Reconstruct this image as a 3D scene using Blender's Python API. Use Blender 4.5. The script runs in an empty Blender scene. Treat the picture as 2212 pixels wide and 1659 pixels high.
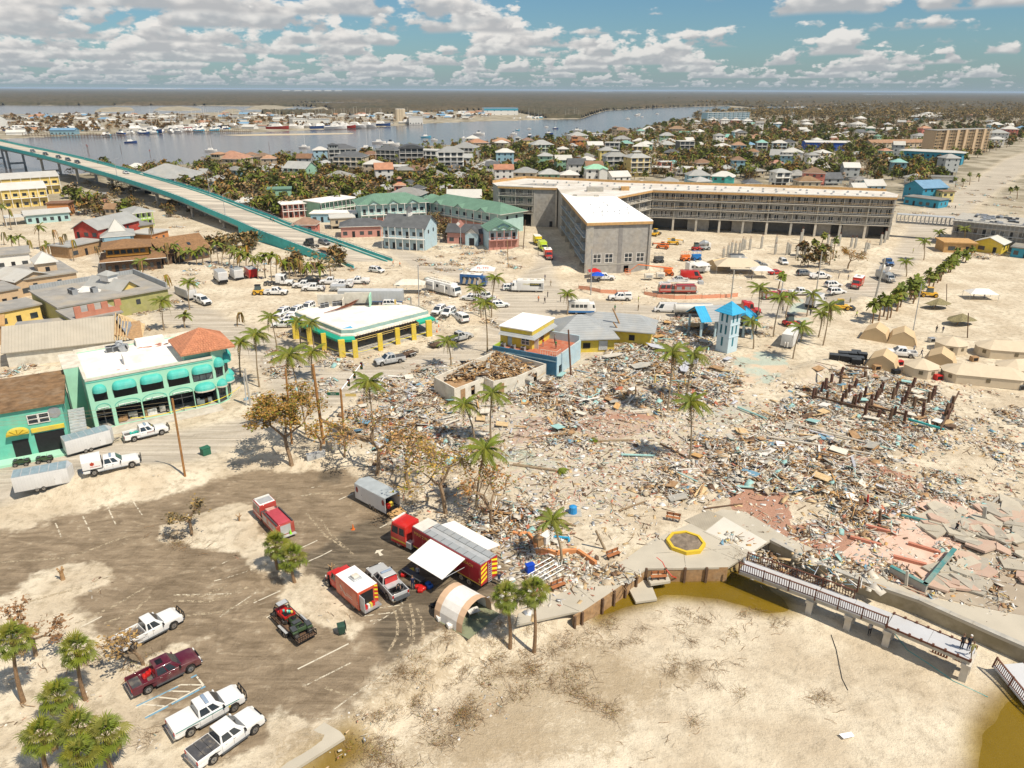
import bpy,bmesh,math,random
import numpy as np
from mathutils import Vector,Matrix,noise as mnoise
random.seed(7);np.random.seed(7)
SC=bpy.context.scene;COL=SC.collection
pi=math.pi;cos=math.cos;sin=math.sin;R=random.random;U=random.uniform
HAZE=4e-5
F=1570.;CU,CV=1106.,829.5;CAMZ=50.;PITCH=math.radians(22.05);ROLL=math.radians(.25)
_f=np.array([0,cos(PITCH),-sin(PITCH)]);_r0=np.array([1.,0,0]);_u0=np.cross(_r0,_f)
_r=_r0*cos(ROLL)+_u0*sin(ROLL);_u=-_r0*sin(ROLL)+_u0*cos(ROLL)
cd=bpy.data.cameras.new('camera');cam=bpy.data.objects.new('camera',cd);COL.objects.link(cam)
cd.sensor_width=36;cd.lens=36*F/2212;cd.clip_start=1;cd.clip_end=200000
mx=Matrix(((_r[0],_u[0],-_f[0],0),(_r[1],_u[1],-_f[1],0),(_r[2],_u[2],-_f[2],CAMZ),(0,0,0,1)))
cam.matrix_world=mx;SC.camera=cam
SUN_EL=math.radians(56);SUN_AZ=math.radians(-36)
sd=Vector((cos(SUN_EL)*cos(SUN_AZ),cos(SUN_EL)*sin(SUN_AZ),sin(SUN_EL)))
sl=bpy.data.lights.new('sun','SUN');sl.energy=5.0;sl.angle=math.radians(.5);sl.color=(1,.895,.74)
so=bpy.data.objects.new('sun',sl);COL.objects.link(so);so.rotation_euler=sd.to_track_quat('Z','Y').to_euler()
so.location=(60,-40,90)
SC.view_settings.view_transform='Standard';SC.view_settings.look='None';SC.view_settings.exposure=.14;SC.view_settings.gamma=1
SC.view_settings.use_curve_mapping=False
SC.render.engine='CYCLES'
SC.cycles.max_bounces=5;SC.cycles.diffuse_bounces=2;SC.cycles.glossy_bounces=2;SC.cycles.transparent_max_bounces=12;SC.cycles.volume_bounces=0
W=bpy.data.worlds.new('World');SC.world=W;W.use_nodes=True;wn=W.node_tree;wn.nodes.clear()
class NT:
 def __init__(s,t):s.t=t
 def n(s,ty,**k):
  x=s.t.nodes.new(ty)
  for a,b in k.items():
   if a=='i':
    for kk,v in b.items():
     if isinstance(v,bpy.types.NodeSocket):s.t.links.new(v,x.inputs[kk])
     else:x.inputs[kk].default_value=v
   else:setattr(x,a,b)
  return x
 def m(s,op,a,b=0.,c=0.,clamp=False):
  x=s.n('ShaderNodeMath',operation=op,use_clamp=clamp,i={0:a,1:b,2:c});return x.outputs[0]
 def v(s,op,a,b=(0,0,0),out=0,sc=None):
  x=s.n('ShaderNodeVectorMath',operation=op,i={0:a,1:b})
  if sc is not None:
   if isinstance(sc,bpy.types.NodeSocket):s.t.links.new(sc,x.inputs[3])
   else:x.inputs[3].default_value=sc
  return x.outputs[out]
 def ss(s,x,a,b):
  return s.n('ShaderNodeMapRange',interpolation_type='SMOOTHSTEP',i={0:x,1:a,2:b,3:0.,4:1.}).outputs[0]
 def mr(s,x,a,b,c,d):
  return s.n('ShaderNodeMapRange',i={0:x,1:a,2:b,3:c,4:d}).outputs[0]
 def mix(s,f,a,b,bt='MIX'):
  x=s.n('ShaderNodeMix',data_type='RGBA',blend_type=bt,i={0:f,6:a,7:b});return x.outputs[2]
 def noise(s,vec,scale,det=3.,rough=.55,dist=0.,out=0):
  return s.n('ShaderNodeTexNoise',i={'Vector':vec,'Scale':scale,'Detail':det,'Roughness':rough,'Distortion':dist}).outputs[out]
w=NT(wn)
sky=w.n('ShaderNodeTexSky',sky_type='NISHITA',sun_disc=False,sun_elevation=SUN_EL,sun_rotation=math.radians(90)-SUN_AZ,air_density=1.0,dust_density=.6,ozone_density=3.5,altitude=50)
tc=w.n('ShaderNodeTexCoord').outputs['Generated']
d=w.v('NORMALIZE',tc);sp=w.n('ShaderNodeSeparateXYZ',i={0:d});dz=w.m('MAXIMUM',sp.outputs[2],.004)
inv=w.m('DIVIDE',1.,dz)
skc=w.mix(1.,sky.outputs[0],(.72,.99,1.10,1),'MULTIPLY')
az=w.m('MULTIPLY',w.m('ARCTAN2',sp.outputs[0],sp.outputs[1]),57.3)
el=w.m('MULTIPLY',w.m('ARCSINE',sp.outputs[2]),57.3)
tot=skc
ROWS=[(.28,.6,.59),(.55,.85,.59),(.9,1.1,.585),(1.3,1.4,.58),(1.8,1.8,.575),(2.4,2.2,.565),(3.1,2.6,.56),(4.,3.1,.555),(5.,3.6,.555),(6.4,6.,.54),(10.5,11.,.52),(17.,17.,.5),(34.,30.,.5)]
for k,(e0,s0,cv)in enumerate(ROWS):
 x=w.m('ADD',w.m('DIVIDE',az,s0*2.),13.7*k);y=w.m('DIVIDE',w.m('SUBTRACT',el,e0),s0)
 vec=w.n('ShaderNodeCombineXYZ',i={0:x,1:w.m('MULTIPLY',y,1.0),2:k*3.1}).outputs[0]
 vb=w.n('ShaderNodeCombineXYZ',i={0:w.m('MULTIPLY',x,.7),1:k*5.3,2:0.}).outputs[0]
 n1=w.noise(vec,2.3,5.,.56);nb=w.noise(vb,1.1,2.,.5)
 jit=w.m('MULTIPLY',w.m('SUBTRACT',nb,.5),.45)
 yj=w.m('ADD',y,w.m('MULTIPLY',jit,-.5))
 dens=w.m('ADD',n1,w.m('MULTIPLY',w.m('SUBTRACT',nb,.5),1.5))
 dens=w.m('SUBTRACT',dens,w.m('MULTIPLY',w.m('MAXIMUM',yj,0.),.36))
 dens=w.m('ADD',dens,w.m('MULTIPLY',az,-.0032))
 a=w.m('MULTIPLY',w.ss(dens,1-cv,1-cv+.10),w.ss(yj,-.16,-.05))
 v2=w.v('ADD',vec,(-.09,.13,0));n2=w.noise(v2,2.3,2.,.56)
 rel=w.m('MULTIPLY',w.m('SUBTRACT',n1,n2),3.2)
 li=w.m('ADD',w.m('ADD',w.m('MULTIPLY',yj,2.2),.22),rel);li=w.m('SUBTRACT',li,w.m('MULTIPLY',w.ss(dens,1-cv+.1,1-cv+.5),.35))
 cc=w.mix(w.ss(li,-.05,1.),(5.9,6.0,6.15,1),(11.2,10.7,10.1,1))
 tot=w.mix(w.m('MULTIPLY',a,.93),tot,cc)
hz=w.m('POWER',2.718,w.m('MULTIPLY',w.m('MAXIMUM',sp.outputs[2],0.),-38.))
tot=w.mix(w.m('MULTIPLY',hz,.80),tot,(3.9,4.9,5.6,1))
bg=w.n('ShaderNodeBackground',i={0:tot,1:.072});wo=w.n('ShaderNodeOutputWorld',i={0:bg.outputs[0]})
W.cycles.sampling_method='MANUAL';W.cycles.sample_map_resolution=512
def G(u,v,z=0.):
 d=_f+_r*((u-CU)/F)-_u*((v-CV)/F);t=(z-CAMZ)/d[2]
 return Vector((d[0]*t,d[1]*t,z))
def PX(x,y,z=0.):
 q=np.array([x,y,z-CAMZ]);k=q@_f
 return CU+F*(q@_r)/k,CV-F*(q@_u)/k
MC={}
def mat(rgb,rough=.75,var=.12,sc=2.,metal=0.,bump=0.,dirt=0.,dcol=(.42,.36,.27),rnd=0.,spec=.3,stripe=None,emit=None,trans=0.,coat=0.,sssc=None):
 key=(tuple(rgb),rough,var,sc,metal,bump,dirt,dcol,rnd,spec,stripe,trans,coat)
 if key in MC:return MC[key]
 m=bpy.data.materials.new('mat%d'%len(MC));m.use_nodes=True;t=NT(m.node_tree);N=m.node_tree.nodes;N.clear()
 tc=t.n('ShaderNodeTexCoord').outputs['Object']
 c=tuple(rgb)+(1,)
 c=t.mix(t.mr(t.noise(tc,sc,4.),.3,.7,0,1),tuple(x*(1-var)for x in rgb)+(1,),tuple(min(1,x*(1+var))for x in rgb)+(1,))
 if stripe:
  sp=t.n('ShaderNodeSeparateXYZ',i={0:tc});s=t.m('FRACT',t.m('MULTIPLY',sp.outputs[stripe[0]],1/stripe[1]))
  s=t.m('LESS_THAN',s,.14);c=t.mix(t.m('MULTIPLY',s,stripe[2]),c,tuple(x*.35 for x in rgb)+(1,))
 if dirt:
  c=t.mix(t.m('MULTIPLY',t.ss(t.noise(tc,sc*.45,5.,.65),.46,.66),dirt),c,tuple(dcol)+(1,))
 if rnd:
  oi=t.n('ShaderNodeObjectInfo').outputs['Random']
  hv=t.n('ShaderNodeHueSaturation',i={'Hue':t.mr(t.m('FRACT',t.m('MULTIPLY',oi,7.3)),0,1,.5-.03*rnd,.5+.03*rnd),'Saturation':t.mr(t.m('FRACT',t.m('MULTIPLY',oi,17.1)),0,1,1-.3*rnd,1+.15*rnd),'Value':t.mr(oi,0,1,1-.4*rnd,1+.3*rnd),'Color':c});c=hv.outputs[0]
 b=t.n('ShaderNodeBsdfPrincipled',i={'Base Color':c,'Roughness':rough,'Metallic':metal,'Specular IOR Level':spec})
 if coat:b.inputs['Coat Weight'].default_value=coat;b.inputs['Coat Roughness'].default_value=.08
 if trans:b.inputs['Alpha'].default_value=1-trans
 if bump:
  bp=t.n('ShaderNodeBump',i={'Strength':bump,'Distance':.06,'Height':t.noise(tc,sc*3,4.)});m.node_tree.links.new(bp.outputs[0],b.inputs['Normal'])
 t.n('ShaderNodeOutputMaterial',i={0:b.outputs[0]})
 MC[key]=m;return m
CS={}
ORD='first second third fourth fifth sixth seventh eighth ninth tenth eleventh twelfth thirteenth fourteenth fifteenth sixteenth seventeenth eighteenth nineteenth twentieth'.split()
def nth(i):return ORD[i]if i<20 else 'twenty-'+ORD[i-20]if i<29 else 'thirtieth' if i==29 else 'thirty-'+ORD[i-30]
class MB:
 def __init__(s):s.V=[];s.F=[];s.M=[];s.mi=[];s.X=Matrix.Identity(4);s.I=True
 def at(s,x=0,y=0,z=0,rz=0,rx=0,ry=0):
  s.I=not(x or y or z or rz or rx or ry)
  s.X=Matrix.Translation((x,y,z))@Matrix.Rotation(rz,4,'Z')@Matrix.Rotation(ry,4,'Y')@Matrix.Rotation(rx,4,'X');return s
 def _m(s,m):
  if m not in s.M:s.M.append(m)
  return s.M.index(m)
 def add(s,vs,fs,m):
  k=len(s.V);i=s._m(m)
  if s.I:s.V+=vs if type(vs)is list else list(vs)
  else:
   (a,b,c,d_),(e,f,g,h),(p,q,r,t_)=s.X[0],s.X[1],s.X[2];s.V+=[(a*x+b*y+c*z+d_,e*x+f*y+g*z+h,p*x+q*y+r*z+t_)for x,y,z in vs]
  s.F+=[tuple(k+j for j in f)for f in fs];s.mi+=[i]*len(fs);return s
 def box(s,x0,x1,y0,y1,z0,z1,m,tx=0,ty=0):
  return s.add([(x0,y0,z0),(x1,y0,z0),(x1,y1,z0),(x0,y1,z0),(x0+tx,y0+ty,z1),(x1-tx,y0+ty,z1),(x1-tx,y1-ty,z1),(x0+tx,y1-ty,z1)],[(3,2,1,0),(4,5,6,7),(0,1,5,4),(1,2,6,5),(2,3,7,6),(3,0,4,7)],m)
 def cb(s,cx,cy,cz,dx,dy,dz,m):return s.box(cx-dx/2,cx+dx/2,cy-dy/2,cy+dy/2,cz-dz/2,cz+dz/2,m)
 def quad(s,a,b,c,d,m):return s.add([a,b,c,d],[(0,1,2,3)],m)
 def poly(s,pts,m):return s.add(pts,[tuple(range(len(pts)))],m)
 def prism(s,pts,z0,z1,m,top=None):
  n=len(pts);vs=[(p[0],p[1],z0)for p in pts]+[(p[0],p[1],z1)for p in pts]
  s.add(vs,[(i,(i+1)%n,n+(i+1)%n,n+i)for i in range(n)]+[tuple(range(n-1,-1,-1))],m)
  return s.add([v for v in vs[n:]],[tuple(range(n))],top or m)
 def ext(s,prof,x0,x1,m,axis='x',cap=None,inset=0):
  n=len(prof)
  if axis=='x':vs=[(x0,a,b)for a,b in prof]+[(x1,a,b)for a,b in prof]
  else:vs=[(a,x0,b)for a,b in prof]+[(a,x1,b)for a,b in prof]
  return s.add(vs,[(i,(i+1)%n,n+(i+1)%n,n+i)for i in range(n)]+[tuple(range(n-1,-1,-1)),tuple(range(n,2*n))],m)
 def tube(s,a,b,r0,r1,m,n=6,cap=True):
  a=Vector(a);b=Vector(b);d=(b-a)
  if d.length<1e-6:return s
  dx,dy,dz=d.normalized()
  if abs(dz)<.95:l=math.hypot(dx,dy);ax,ay,az_=-dy/l,dx/l,0.
  else:l=math.hypot(dy,dz);ax,ay,az_=0.,dz/l,-dy/l
  bx,by,bz=dy*az_-dz*ay,dz*ax-dx*az_,dx*ay-dy*ax;vs=[]
  if n not in CS:CS[n]=[(cos(2*pi*i/n),sin(2*pi*i/n))for i in range(n)]
  for p,r in((a,r0),(b,r1)):
   px,py,pz=p
   vs+=[(px+(c*ax+e*bx)*r,py+(c*ay+e*by)*r,pz+(c*az_+e*bz)*r)for c,e in CS[n]]
  f=[(i,(i+1)%n,n+(i+1)%n,n+i)for i in range(n)]
  if cap:f+=[tuple(range(n-1,-1,-1)),tuple(range(n,2*n))]
  return s.add(vs,f,m)
 def path(s,pts,r,m,n=5):
  for i in range(len(pts)-1):
   ra=r[i]if isinstance(r,(list,tuple))else r;rb=r[i+1]if isinstance(r,(list,tuple))else r
   s.tube(pts[i],pts[i+1],ra,rb,m,n)
  return s
 def wheel(s,x,y,z,r,w,mt,mr_):
  s.tube((x,y-w/2,z),(x,y+w/2,z),r,r,mt,14);s.tube((x,y-w/2-.012,z),(x,y+w/2+.012,z),r*.58,r*.58,mr_,10);return s
 def hip(s,x0,x1,y0,y1,z,h,m,ov=.4,rid=None,und=None):
  x0-=ov;x1+=ov;y0-=ov;y1+=ov;W_=x1-x0;D_=y1-y0
  if rid is None:rid=min(W_,D_)/2
  if W_>=D_:a=(x0+rid,(y0+y1)/2,z+h);b=(x1-rid,(y0+y1)/2,z+h)
  else:a=((x0+x1)/2,y0+rid,z+h);b=((x0+x1)/2,y1-rid,z+h)
  c=[(x0,y0,z),(x1,y0,z),(x1,y1,z),(x0,y1,z)];e=[(p[0],p[1],z-.18)for p in c]
  if W_>=D_:fs=[(0,1,5,4),(1,2,5),(2,3,4,5),(3,0,4)]
  else:fs=[(0,1,4),(1,2,5,4),(2,3,5),(3,0,4,5)]
  s.add(c+[a,b],fs,m)
  return s.add(c+e,[(4,5,1,0),(5,6,2,1),(6,7,3,2),(7,4,0,3),(7,6,5,4)],und or m)
 def gable(s,x0,x1,y0,y1,z,h,m,wall=None,ov=.4,axis='x',und=None):
  if axis=='x':
   yc=(y0+y1)/2;k=h/((y1-y0)/2);zo=z-ov*k
   vs=[(x0-ov,y0-ov,zo),(x1+ov,y0-ov,zo),(x1+ov,yc,z+h),(x0-ov,yc,z+h),(x0-ov,y1+ov,zo),(x1+ov,y1+ov,zo)]
   tri=[[(x0,y0,z-.05),(x0,y1,z-.05),(x0,yc,z+h-.12)],[(x1,y1,z-.05),(x1,y0,z-.05),(x1,yc,z+h-.12)]]
  else:
   xc=(x0+x1)/2;k=h/((x1-x0)/2);zo=z-ov*k
   vs=[(x0-ov,y1+ov,zo),(x0-ov,y0-ov,zo),(xc,y0-ov,z+h),(xc,y1+ov,z+h),(x1+ov,y1+ov,zo),(x1+ov,y0-ov,zo)]
   tri=[[(x0,y0,z-.05),(x1,y0,z-.05),(xc,y0,z+h-.12)],[(x1,y1,z-.05),(x0,y1,z-.05),(xc,y1,z+h-.12)]]
  lo=[(a,b,c-.16)for a,b,c in vs]
  s.add(vs+lo,[(0,1,2,3),(3,2,5,4),(9,8,7,6),(10,11,8,9),(0,6,7,1),(5,11,10,4),(1,7,8,2),(2,8,11,5),(4,10,9,3),(3,9,6,0)],m)
  if wall:
   for t in tri:s.poly(t,wall)
  return s
 def mesh(s,name,bev=0):
  me=bpy.data.meshes.new(name);me.from_pydata(s.V,[],s.F)
  for m in s.M:me.materials.append(m)
  me.polygons.foreach_set('material_index',s.mi);me.update()
  if bev:
   bm=bmesh.new();bm.from_mesh(me);es=[e for e in bm.edges if len(e.link_faces)==2 and e.calc_face_angle(0)>.3]
   bmesh.ops.bevel(bm,geom=es,offset=bev,segments=2,profile=.6,affect='EDGES',clamp_overlap=True)
   for f in bm.faces:f.smooth=True
   bm.to_mesh(me);bm.free();me.update()
  return me
 def ob(s,name,parent=None,bev=0,**k):
  return link(name,s.mesh(name,bev),parent,**k)
def link(name,me,parent=None,loc=None,rz=0,label=None,cat=None,group=None,kind=None,rot=None,scale=None):
 o=bpy.data.objects.new(name,me);COL.objects.link(o)
 if parent:o.parent=parent
 if loc is not None:o.location=loc
 if rz:o.rotation_euler=(0,0,rz)
 if rot:o.rotation_euler=rot
 if scale:o.scale=scale if not isinstance(scale,(int,float))else(scale,)*3
 tag(o,label,cat,group,kind);return o
def tag(o,label=None,cat=None,group=None,kind=None):
 if label:o['label']=label
 if cat:o['category']=cat
 if group:o['group']=group
 if kind:o['kind']=kind
 return o
def E(name,label,cat,loc=(0,0,0),rz=0,group=None):return link(name,None,None,loc,rz,label,cat,group)
def ctree(o,kd=None,parent=None,skip=()):
 c=o.copy();COL.objects.link(c);c.parent=parent
 for ch,sub in kd:
  ctree(ch,sub,c)
 return c
def proto(o):
 idx={}
 for x in bpy.data.objects:
  if x.parent:idx.setdefault(x.parent.name,[]).append(x)
 def rec(x):return[(c,rec(c))for c in idx.get(x.name,[])]
 return rec(o)
class Rep:
 "first placement uses the prototype itself, later ones copy it with its parts"
 def __init__(s,o):s.o=o;s.k=proto(o);s.used=False
 def put(s,loc,rz,label,group=None,scale=None,rot=None,cat=None):
  o=s.o if not s.used else ctree(s.o,s.k);s.used=True
  o.location=loc;o.rotation_euler=rot or(0,0,rz);o['label']=label
  if group:o['group']=group
  elif 'group' in o:del o['group']
  if scale:o.scale=scale if not isinstance(scale,(int,float))else(scale,)*3
  if cat:o['category']=cat
  return o
def ang(a,b):return math.atan2(b[1]-a[1],b[0]-a[0])
def inpoly(x,y,P):
 P=np.array(P);r=np.zeros(x.shape,bool);j=len(P)-1
 for i in range(len(P)):
  xi,yi=P[i];xj,yj=P[j]
  c=((yi>y)!=(yj>y));dy=(yj-yi)if yj!=yi else 1e-9
  r^=c&(x<(xj-xi)*(y-yi)/dy+xi);j=i
 return r
def pdist(x,y,P,closed=True):
 d=np.full(x.shape,1e9);n=len(P)
 for i in range(n if closed else n-1):
  ax,ay=P[i];bx,by=P[(i+1)%n];dx,dy=bx-ax,by-ay;L=dx*dx+dy*dy+1e-9
  t=np.clip(((x-ax)*dx+(y-ay)*dy)/L,0,1);d=np.minimum(d,np.hypot(x-ax-t*dx,y-ay-t*dy))
 return d
def sgn(x,y,P):
 return np.where(inpoly(x,y,P),1,-1)*pdist(x,y,P)
def gp(pts,z=0):return[tuple(G(u,v,z))[:2]for u,v in pts]
def sst(x,a,b):
 t=np.clip((x-a)/(b-a),0,1);return t*t*(3-2*t)
BAY=gp([(-500,302),(0,300),(150,292),(287,287),(400,282),(553,285),(653,281),(803,275),(903,267),(1053,261),(1106,260),(1256,256),(1281,247),(1313,238),(1431,232),(1573,228.5),(1581,233),(1640,233),(1659,230),(1984,225),(1984,227),(1760,232),(1755,238),(1659,241),(1600,243),(1526,252),(1481,255),(1443,260),(1406,270),(1368,282),(1231,290),(1193,307),(1106,312),(953,312),(790,325),(708,337),(553,345),(425,352),(275,357),(200,372),(130,373),(0,374),(-500,385)])
LAG=gp([(-500,226),(0,227),(400,227),(520,229.5),(640,229),(690,231),(655,237),(600,241),(470,242),(330,246),(0,247),(-500,250)])
LAG2=gp([(638,222),(700,220),(841,220.5),(835,223.5),(780,226),(650,226)])
LAG3=gp([(1400,214),(1440,213),(1470,213.5),(1440,214.6)])
LAG4=gp([(1860,204),(1990,203),(1990,204.6),(1870,205.5)])
LAG5=gp([(1690,211),(1750,210.5),(1760,211.8),(1700,212.6)])
LAG6=gp([(1860,211.5),(1930,211),(1930,212.2),(1870,213.2)])
LAG7=gp([(1300,197),(1330,198),(1310,199.4),(1250,198.8)])
WATERS=[BAY,LAG,LAG2,LAG3,LAG4,LAG5,LAG6,LAG7]
ISLES=[gp([(200,241),(215,233),(245,230),(285,232),(294,238),(260,241)]),gp([(328,238),(345,231),(390,229),(430,233),(440,238),(390,239.5)]),gp([(474,241),(490,235),(510,234),(525,239),(500,242)]),gp([(525,236),(545,230),(575,228),(640,231),(600,237)])]
LOWZ=-1.7
BEACH=gp([(640,1665),(740,1600),(860,1500),(1010,1385),(1075,1352),(1240,1330),(1256,1324),(1300,1295),(1350,1261),(1396,1229),(1480,1228),(1573,1226),(1612,1202),(1664,1171),(1732,1206),(1800,1243),(1900,1273),(1984,1301),(2050,1331),(2100,1353),(2212,1402),(2420,1483),(2600,1550),(2600,2400),(200,2400),(560,1720)])
POOLS=[gp([(1290,1318),(1330,1290),(1392,1262),(1385,1225),(1450,1225),(1560,1222),(1640,1240),(1668,1275),(1700,1290),(1706,1315),(1660,1322),(1560,1296),(1440,1288),(1400,1300),(1340,1315),(1290,1338)],LOWZ),gp([(2105,1660),(2110,1580),(2140,1535),(2180,1490),(2230,1440),(2400,1400),(2600,1700),(2300,2100),(2080,1800)],LOWZ),gp([(690,1665),(740,1625),(760,1612),(790,1625),(720,1680),(640,1760),(600,1740)],LOWZ)]
ASPH=gp([(-200,1175),(0,1128),(60,1128),(110,1108),(240,1078),(330,1062),(420,1040),(500,1018),(560,1000),(640,1012),(760,1005),(800,1050),(850,1098),(905,1150),(1000,1140),(1075,1170),(1130,1230),(1100,1250),(1060,1330),(960,1385),(850,1470),(755,1550),(640,1640),(580,1690),(480,1720),(430,1665),(330,1560),(275,1480),(225,1390),(120,1300),(0,1310),(-200,1360)])
ISL=[gp([(40,1268),(70,1238),(150,1218),(205,1216),(240,1232),(240,1258),(190,1282),(100,1300),(40,1300)]),gp([(350,1135),(400,1118),(470,1098),(520,1085),(555,1100),(575,1165),(600,1190),(640,1225),(700,1270),(760,1330),(800,1352),(760,1385),(690,1360),(620,1310),(600,1250),(560,1240),(480,1180),(420,1180),(345,1160)]),gp([(235,1455),(300,1440),(380,1395),(470,1370),(400,1400),(330,1440),(290,1478)]),gp([(300,1680),(330,1600),(420,1690),(560,1600),(600,1540),(650,1545),(700,1600),(640,1680),(500,1800)]),]
PATCH=[gp([(865,1100),(1000,1210),(1110,1240),(1060,1320),(950,1390),(850,1455),(800,1352),(880,1290),(700,1290),(640,1225),(740,1150),(800,1120)]),gp([(640,1200),(720,1180),(735,1215),(670,1260)]),gp([(690,1018),(740,1010),(735,1045),(690,1040)])]
ROAD=gp([(-200,1030),(0,985),(120,968),(270,950),(520,905),(600,880),(560,800),(480,745),(330,690),(250,620),(200,560),(140,470),(180,465),(260,540),(330,600),(480,680),(640,740),(720,800),(900,765),(1020,735),(1060,690),(1080,640),(980,600),(890,580),(830,540),(870,535),(960,570),(1080,600),(1100,620),(1150,580),(1160,520),(1200,520),(1200,600),(1230,640),(1330,655),(1420,660),(1640,640),(1750,640),(1850,610),(1930,545),(1960,490),(2000,455),(2090,400),(2170,345),(2300,300),(2340,310),(2230,360),(2130,430),(2040,500),(1990,560),(1900,650),(1760,680),(1660,690),(1440,690),(1250,672),(1160,690),(1090,740),(1040,790),(900,810),(780,850),(700,900),(560,950),(420,1000),(280,1025),(140,1060),(0,1100),(-200,1140)])
BRICK=[gp([(1560,1040),(1620,1028),(1700,1060),(1720,1110),(1690,1175),(1640,1150),(1590,1105)]),gp([(1800,985),(1880,990),(2000,1050),(2090,1090),(2050,1110),(1920,1050),(1800,1010)]),gp([(1650,1150),(1800,1120),(1950,1190),(2090,1220),(2000,1290),(1900,1240),(1750,1180)]),gp([(1230,895),(1330,880),(1430,900),(1400,930),(1300,960),(1240,930)]),gp([(1130,905),(1180,900),(1220,920),(1180,960),(1100,960)]),gp([(1440,970),(1540,960),(1640,980),(1600,1010),(1500,1020)]),gp([(1690,1170),(1760,1150),(1890,1200),(1860,1240)])]
AQUA=[gp([(1090,965),(1150,970),(1240,1000),(1200,1020),(1130,1010),(1060,990)]),gp([(1580,770),(1640,755),(1710,770),(1715,800),(1670,835),(1600,830),(1570,800)]),gp([(1530,880),(1580,870),(1640,880),(1600,920),(1540,920)]),gp([(1700,650),(1740,640),(1760,700),(1700,720)])]
DEB=[gp([(800,830),(900,790),(1000,785),(1170,800),(1260,770),(1300,700),(1500,690),(1590,770),(1600,830),(1560,870),(1440,900),(1300,900),(1180,960),(1000,1000),(860,1000),(760,930),(760,870)]),gp([(1400,1060),(1440,1010),(1500,960),(1580,940),(1700,870),(1760,800),(1860,790),(2020,840),(2070,920),(1960,960),(1870,1000),(2000,1060),(2130,1130),(2200,1200),(2000,1250),(1930,1180),(1800,1090),(1700,1060),(1560,1060),(1470,1090)]),gp([(1160,960),(1300,900),(1440,900),(1560,870),(1700,860),(1560,950),(1440,1020),(1400,1080),(1300,1120),(1150,1090),(1060,1030)]),gp([(1070,1100),(1160,1110),(1230,1190),(1260,1260),(1130,1300),(1100,1230),(1040,1150)])]
VEGG=[gp([(1060,1390),(1180,1330),(1320,1320),(1400,1380),(1520,1390),(1580,1320),(1600,1400),(1500,1480),(1400,1530),(1360,1650),(1000,1659),(760,1659),(800,1600),(900,1500)])]
ys=[16.];
while ys[-1]<330:ys.append(ys[-1]*1.0092)
while ys[-1]<75000:ys.append(ys[-1]*(1.022 if ys[-1]<4000 else 1.05))
ys=np.array(ys);ss=np.linspace(-1,1,520);ss=np.sign(ss)*(.55*np.abs(ss)+.45*np.abs(ss)**2.2)
GY,SS=np.meshgrid(ys,ss,indexing='ij');GX=SS*(GY*1.15+55)*1.0
NY,NX=GX.shape
def fbm(x,y,s,seed=0,o=4):
 r=np.zeros(x.shape);a=1.;t=0
 for k in range(o):
  rs=np.random.RandomState(seed*31+k);ph=rs.rand(6)*6.28;an=rs.rand(6)*6.28
  f=2**k/s
  for q in range(6):r+=a*np.sin((x*cos(an[q])+y*sin(an[q]))*f*(1+.3*q)+ph[q]+1.7*np.sin((y*cos(an[q])-x*sin(an[q]))*f*.7+ph[q]*2))/6
  t+=a;a*=.55
 return r/t*1.6
MOUNDS=[(250,1035,13,4.2,1.9,.18),(190,1060,6,3,1.1,.1),(600,925,6,4,.9,0),(700,985,9,3.5,1.1,.1),(1395,560+25,5,3,1.6,0),(1185,590,6,3,1.7,0),(1235,585,9,4,1.8,0),(1295,600,7,3,1.2,0),(1870,560+25,8,5,2.4,0),(1880,660,9,5,2.2,0),(1830,640,5,4,1.1,0),(905,680,9,3,1.6,0),(1010,690,8,4,1.4,0),(1030,720,5,4,1.5,0),(1760,800,10,3,1.4,.6),(1240,635,6,3,.9,0),(1890,545,10,5,2.0,0),(1120,545,5,4,1.6,0),(1145,560,5,4,1.5,0),(460,680,10,3,.9,0),(560,590+20,10,3,1.1,0),(700,570,18,3,1.2,0),(380,640,5,4,1.,0),(1610,795,6,3,.5,0),(2060,440,14,6,1.5,0),(1160,930,4,4,.4,0),(1250,640,5,3,.8,0),(560,1205+30,4,2.5,.5,0),(640,1225,4,2.5,.5,0),(620,1320,5,3,.4,0)]
def height(x,y):
 z=np.zeros(x.shape)+.10*fbm(x,y,7,1)*np.exp(-y/500)+.05*fbm(x,y,1.9,2,2)*np.exp(-y/150)
 asp=sst(sgn(x,y,ASPH),-.5,1.5)
 for P in ISL:asp=asp*(1-sst(sgn(x,y,P),-1.2,.3));z=z+.16*sst(sgn(x,y,P),-.6,1.2)*(1+fbm(x,y,2.4,5,2)*.6)
 z=z*(1-.85*asp)
 z=z*(1-.9*sst(sgn(x,y,PROM),-1.2,0))-.02*sst(sgn(x,y,PROM),-1.,0)
 for u,v,rx,ry,h,a in MOUNDS:
  c=G(u,v);dx=x-c[0];dy=y-c[1];q=((dx*cos(a)+dy*sin(a))/rx)**2+((-dx*sin(a)+dy*cos(a))/ry)**2
  z=z+h*np.exp(-q*1.4)*(1+.25*fbm(x,y,3,8))
 sb=sgn(x,y,BEACH);kw=sst(x,3,9);b=sst(sb,-1.5,2.2)*(1-kw)+sst(sb,-1.6,-.7)*kw;z=z*(1-b)+b*(LOWZ+.16*fbm(x,y,9,3)+.05*fbm(x,y,2.2,4,3))
 for P in POOLS:z=z-.42*sst(sgn(x,y,P),-1.6,2.5)*b
 for P in WATERS:z=z-2.2*sst(sgn(x,y,P),-3,6)
 for P in ISLES:z=z+2.6*sst(sgn(x,y,P),-10,10)
 return z
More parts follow.
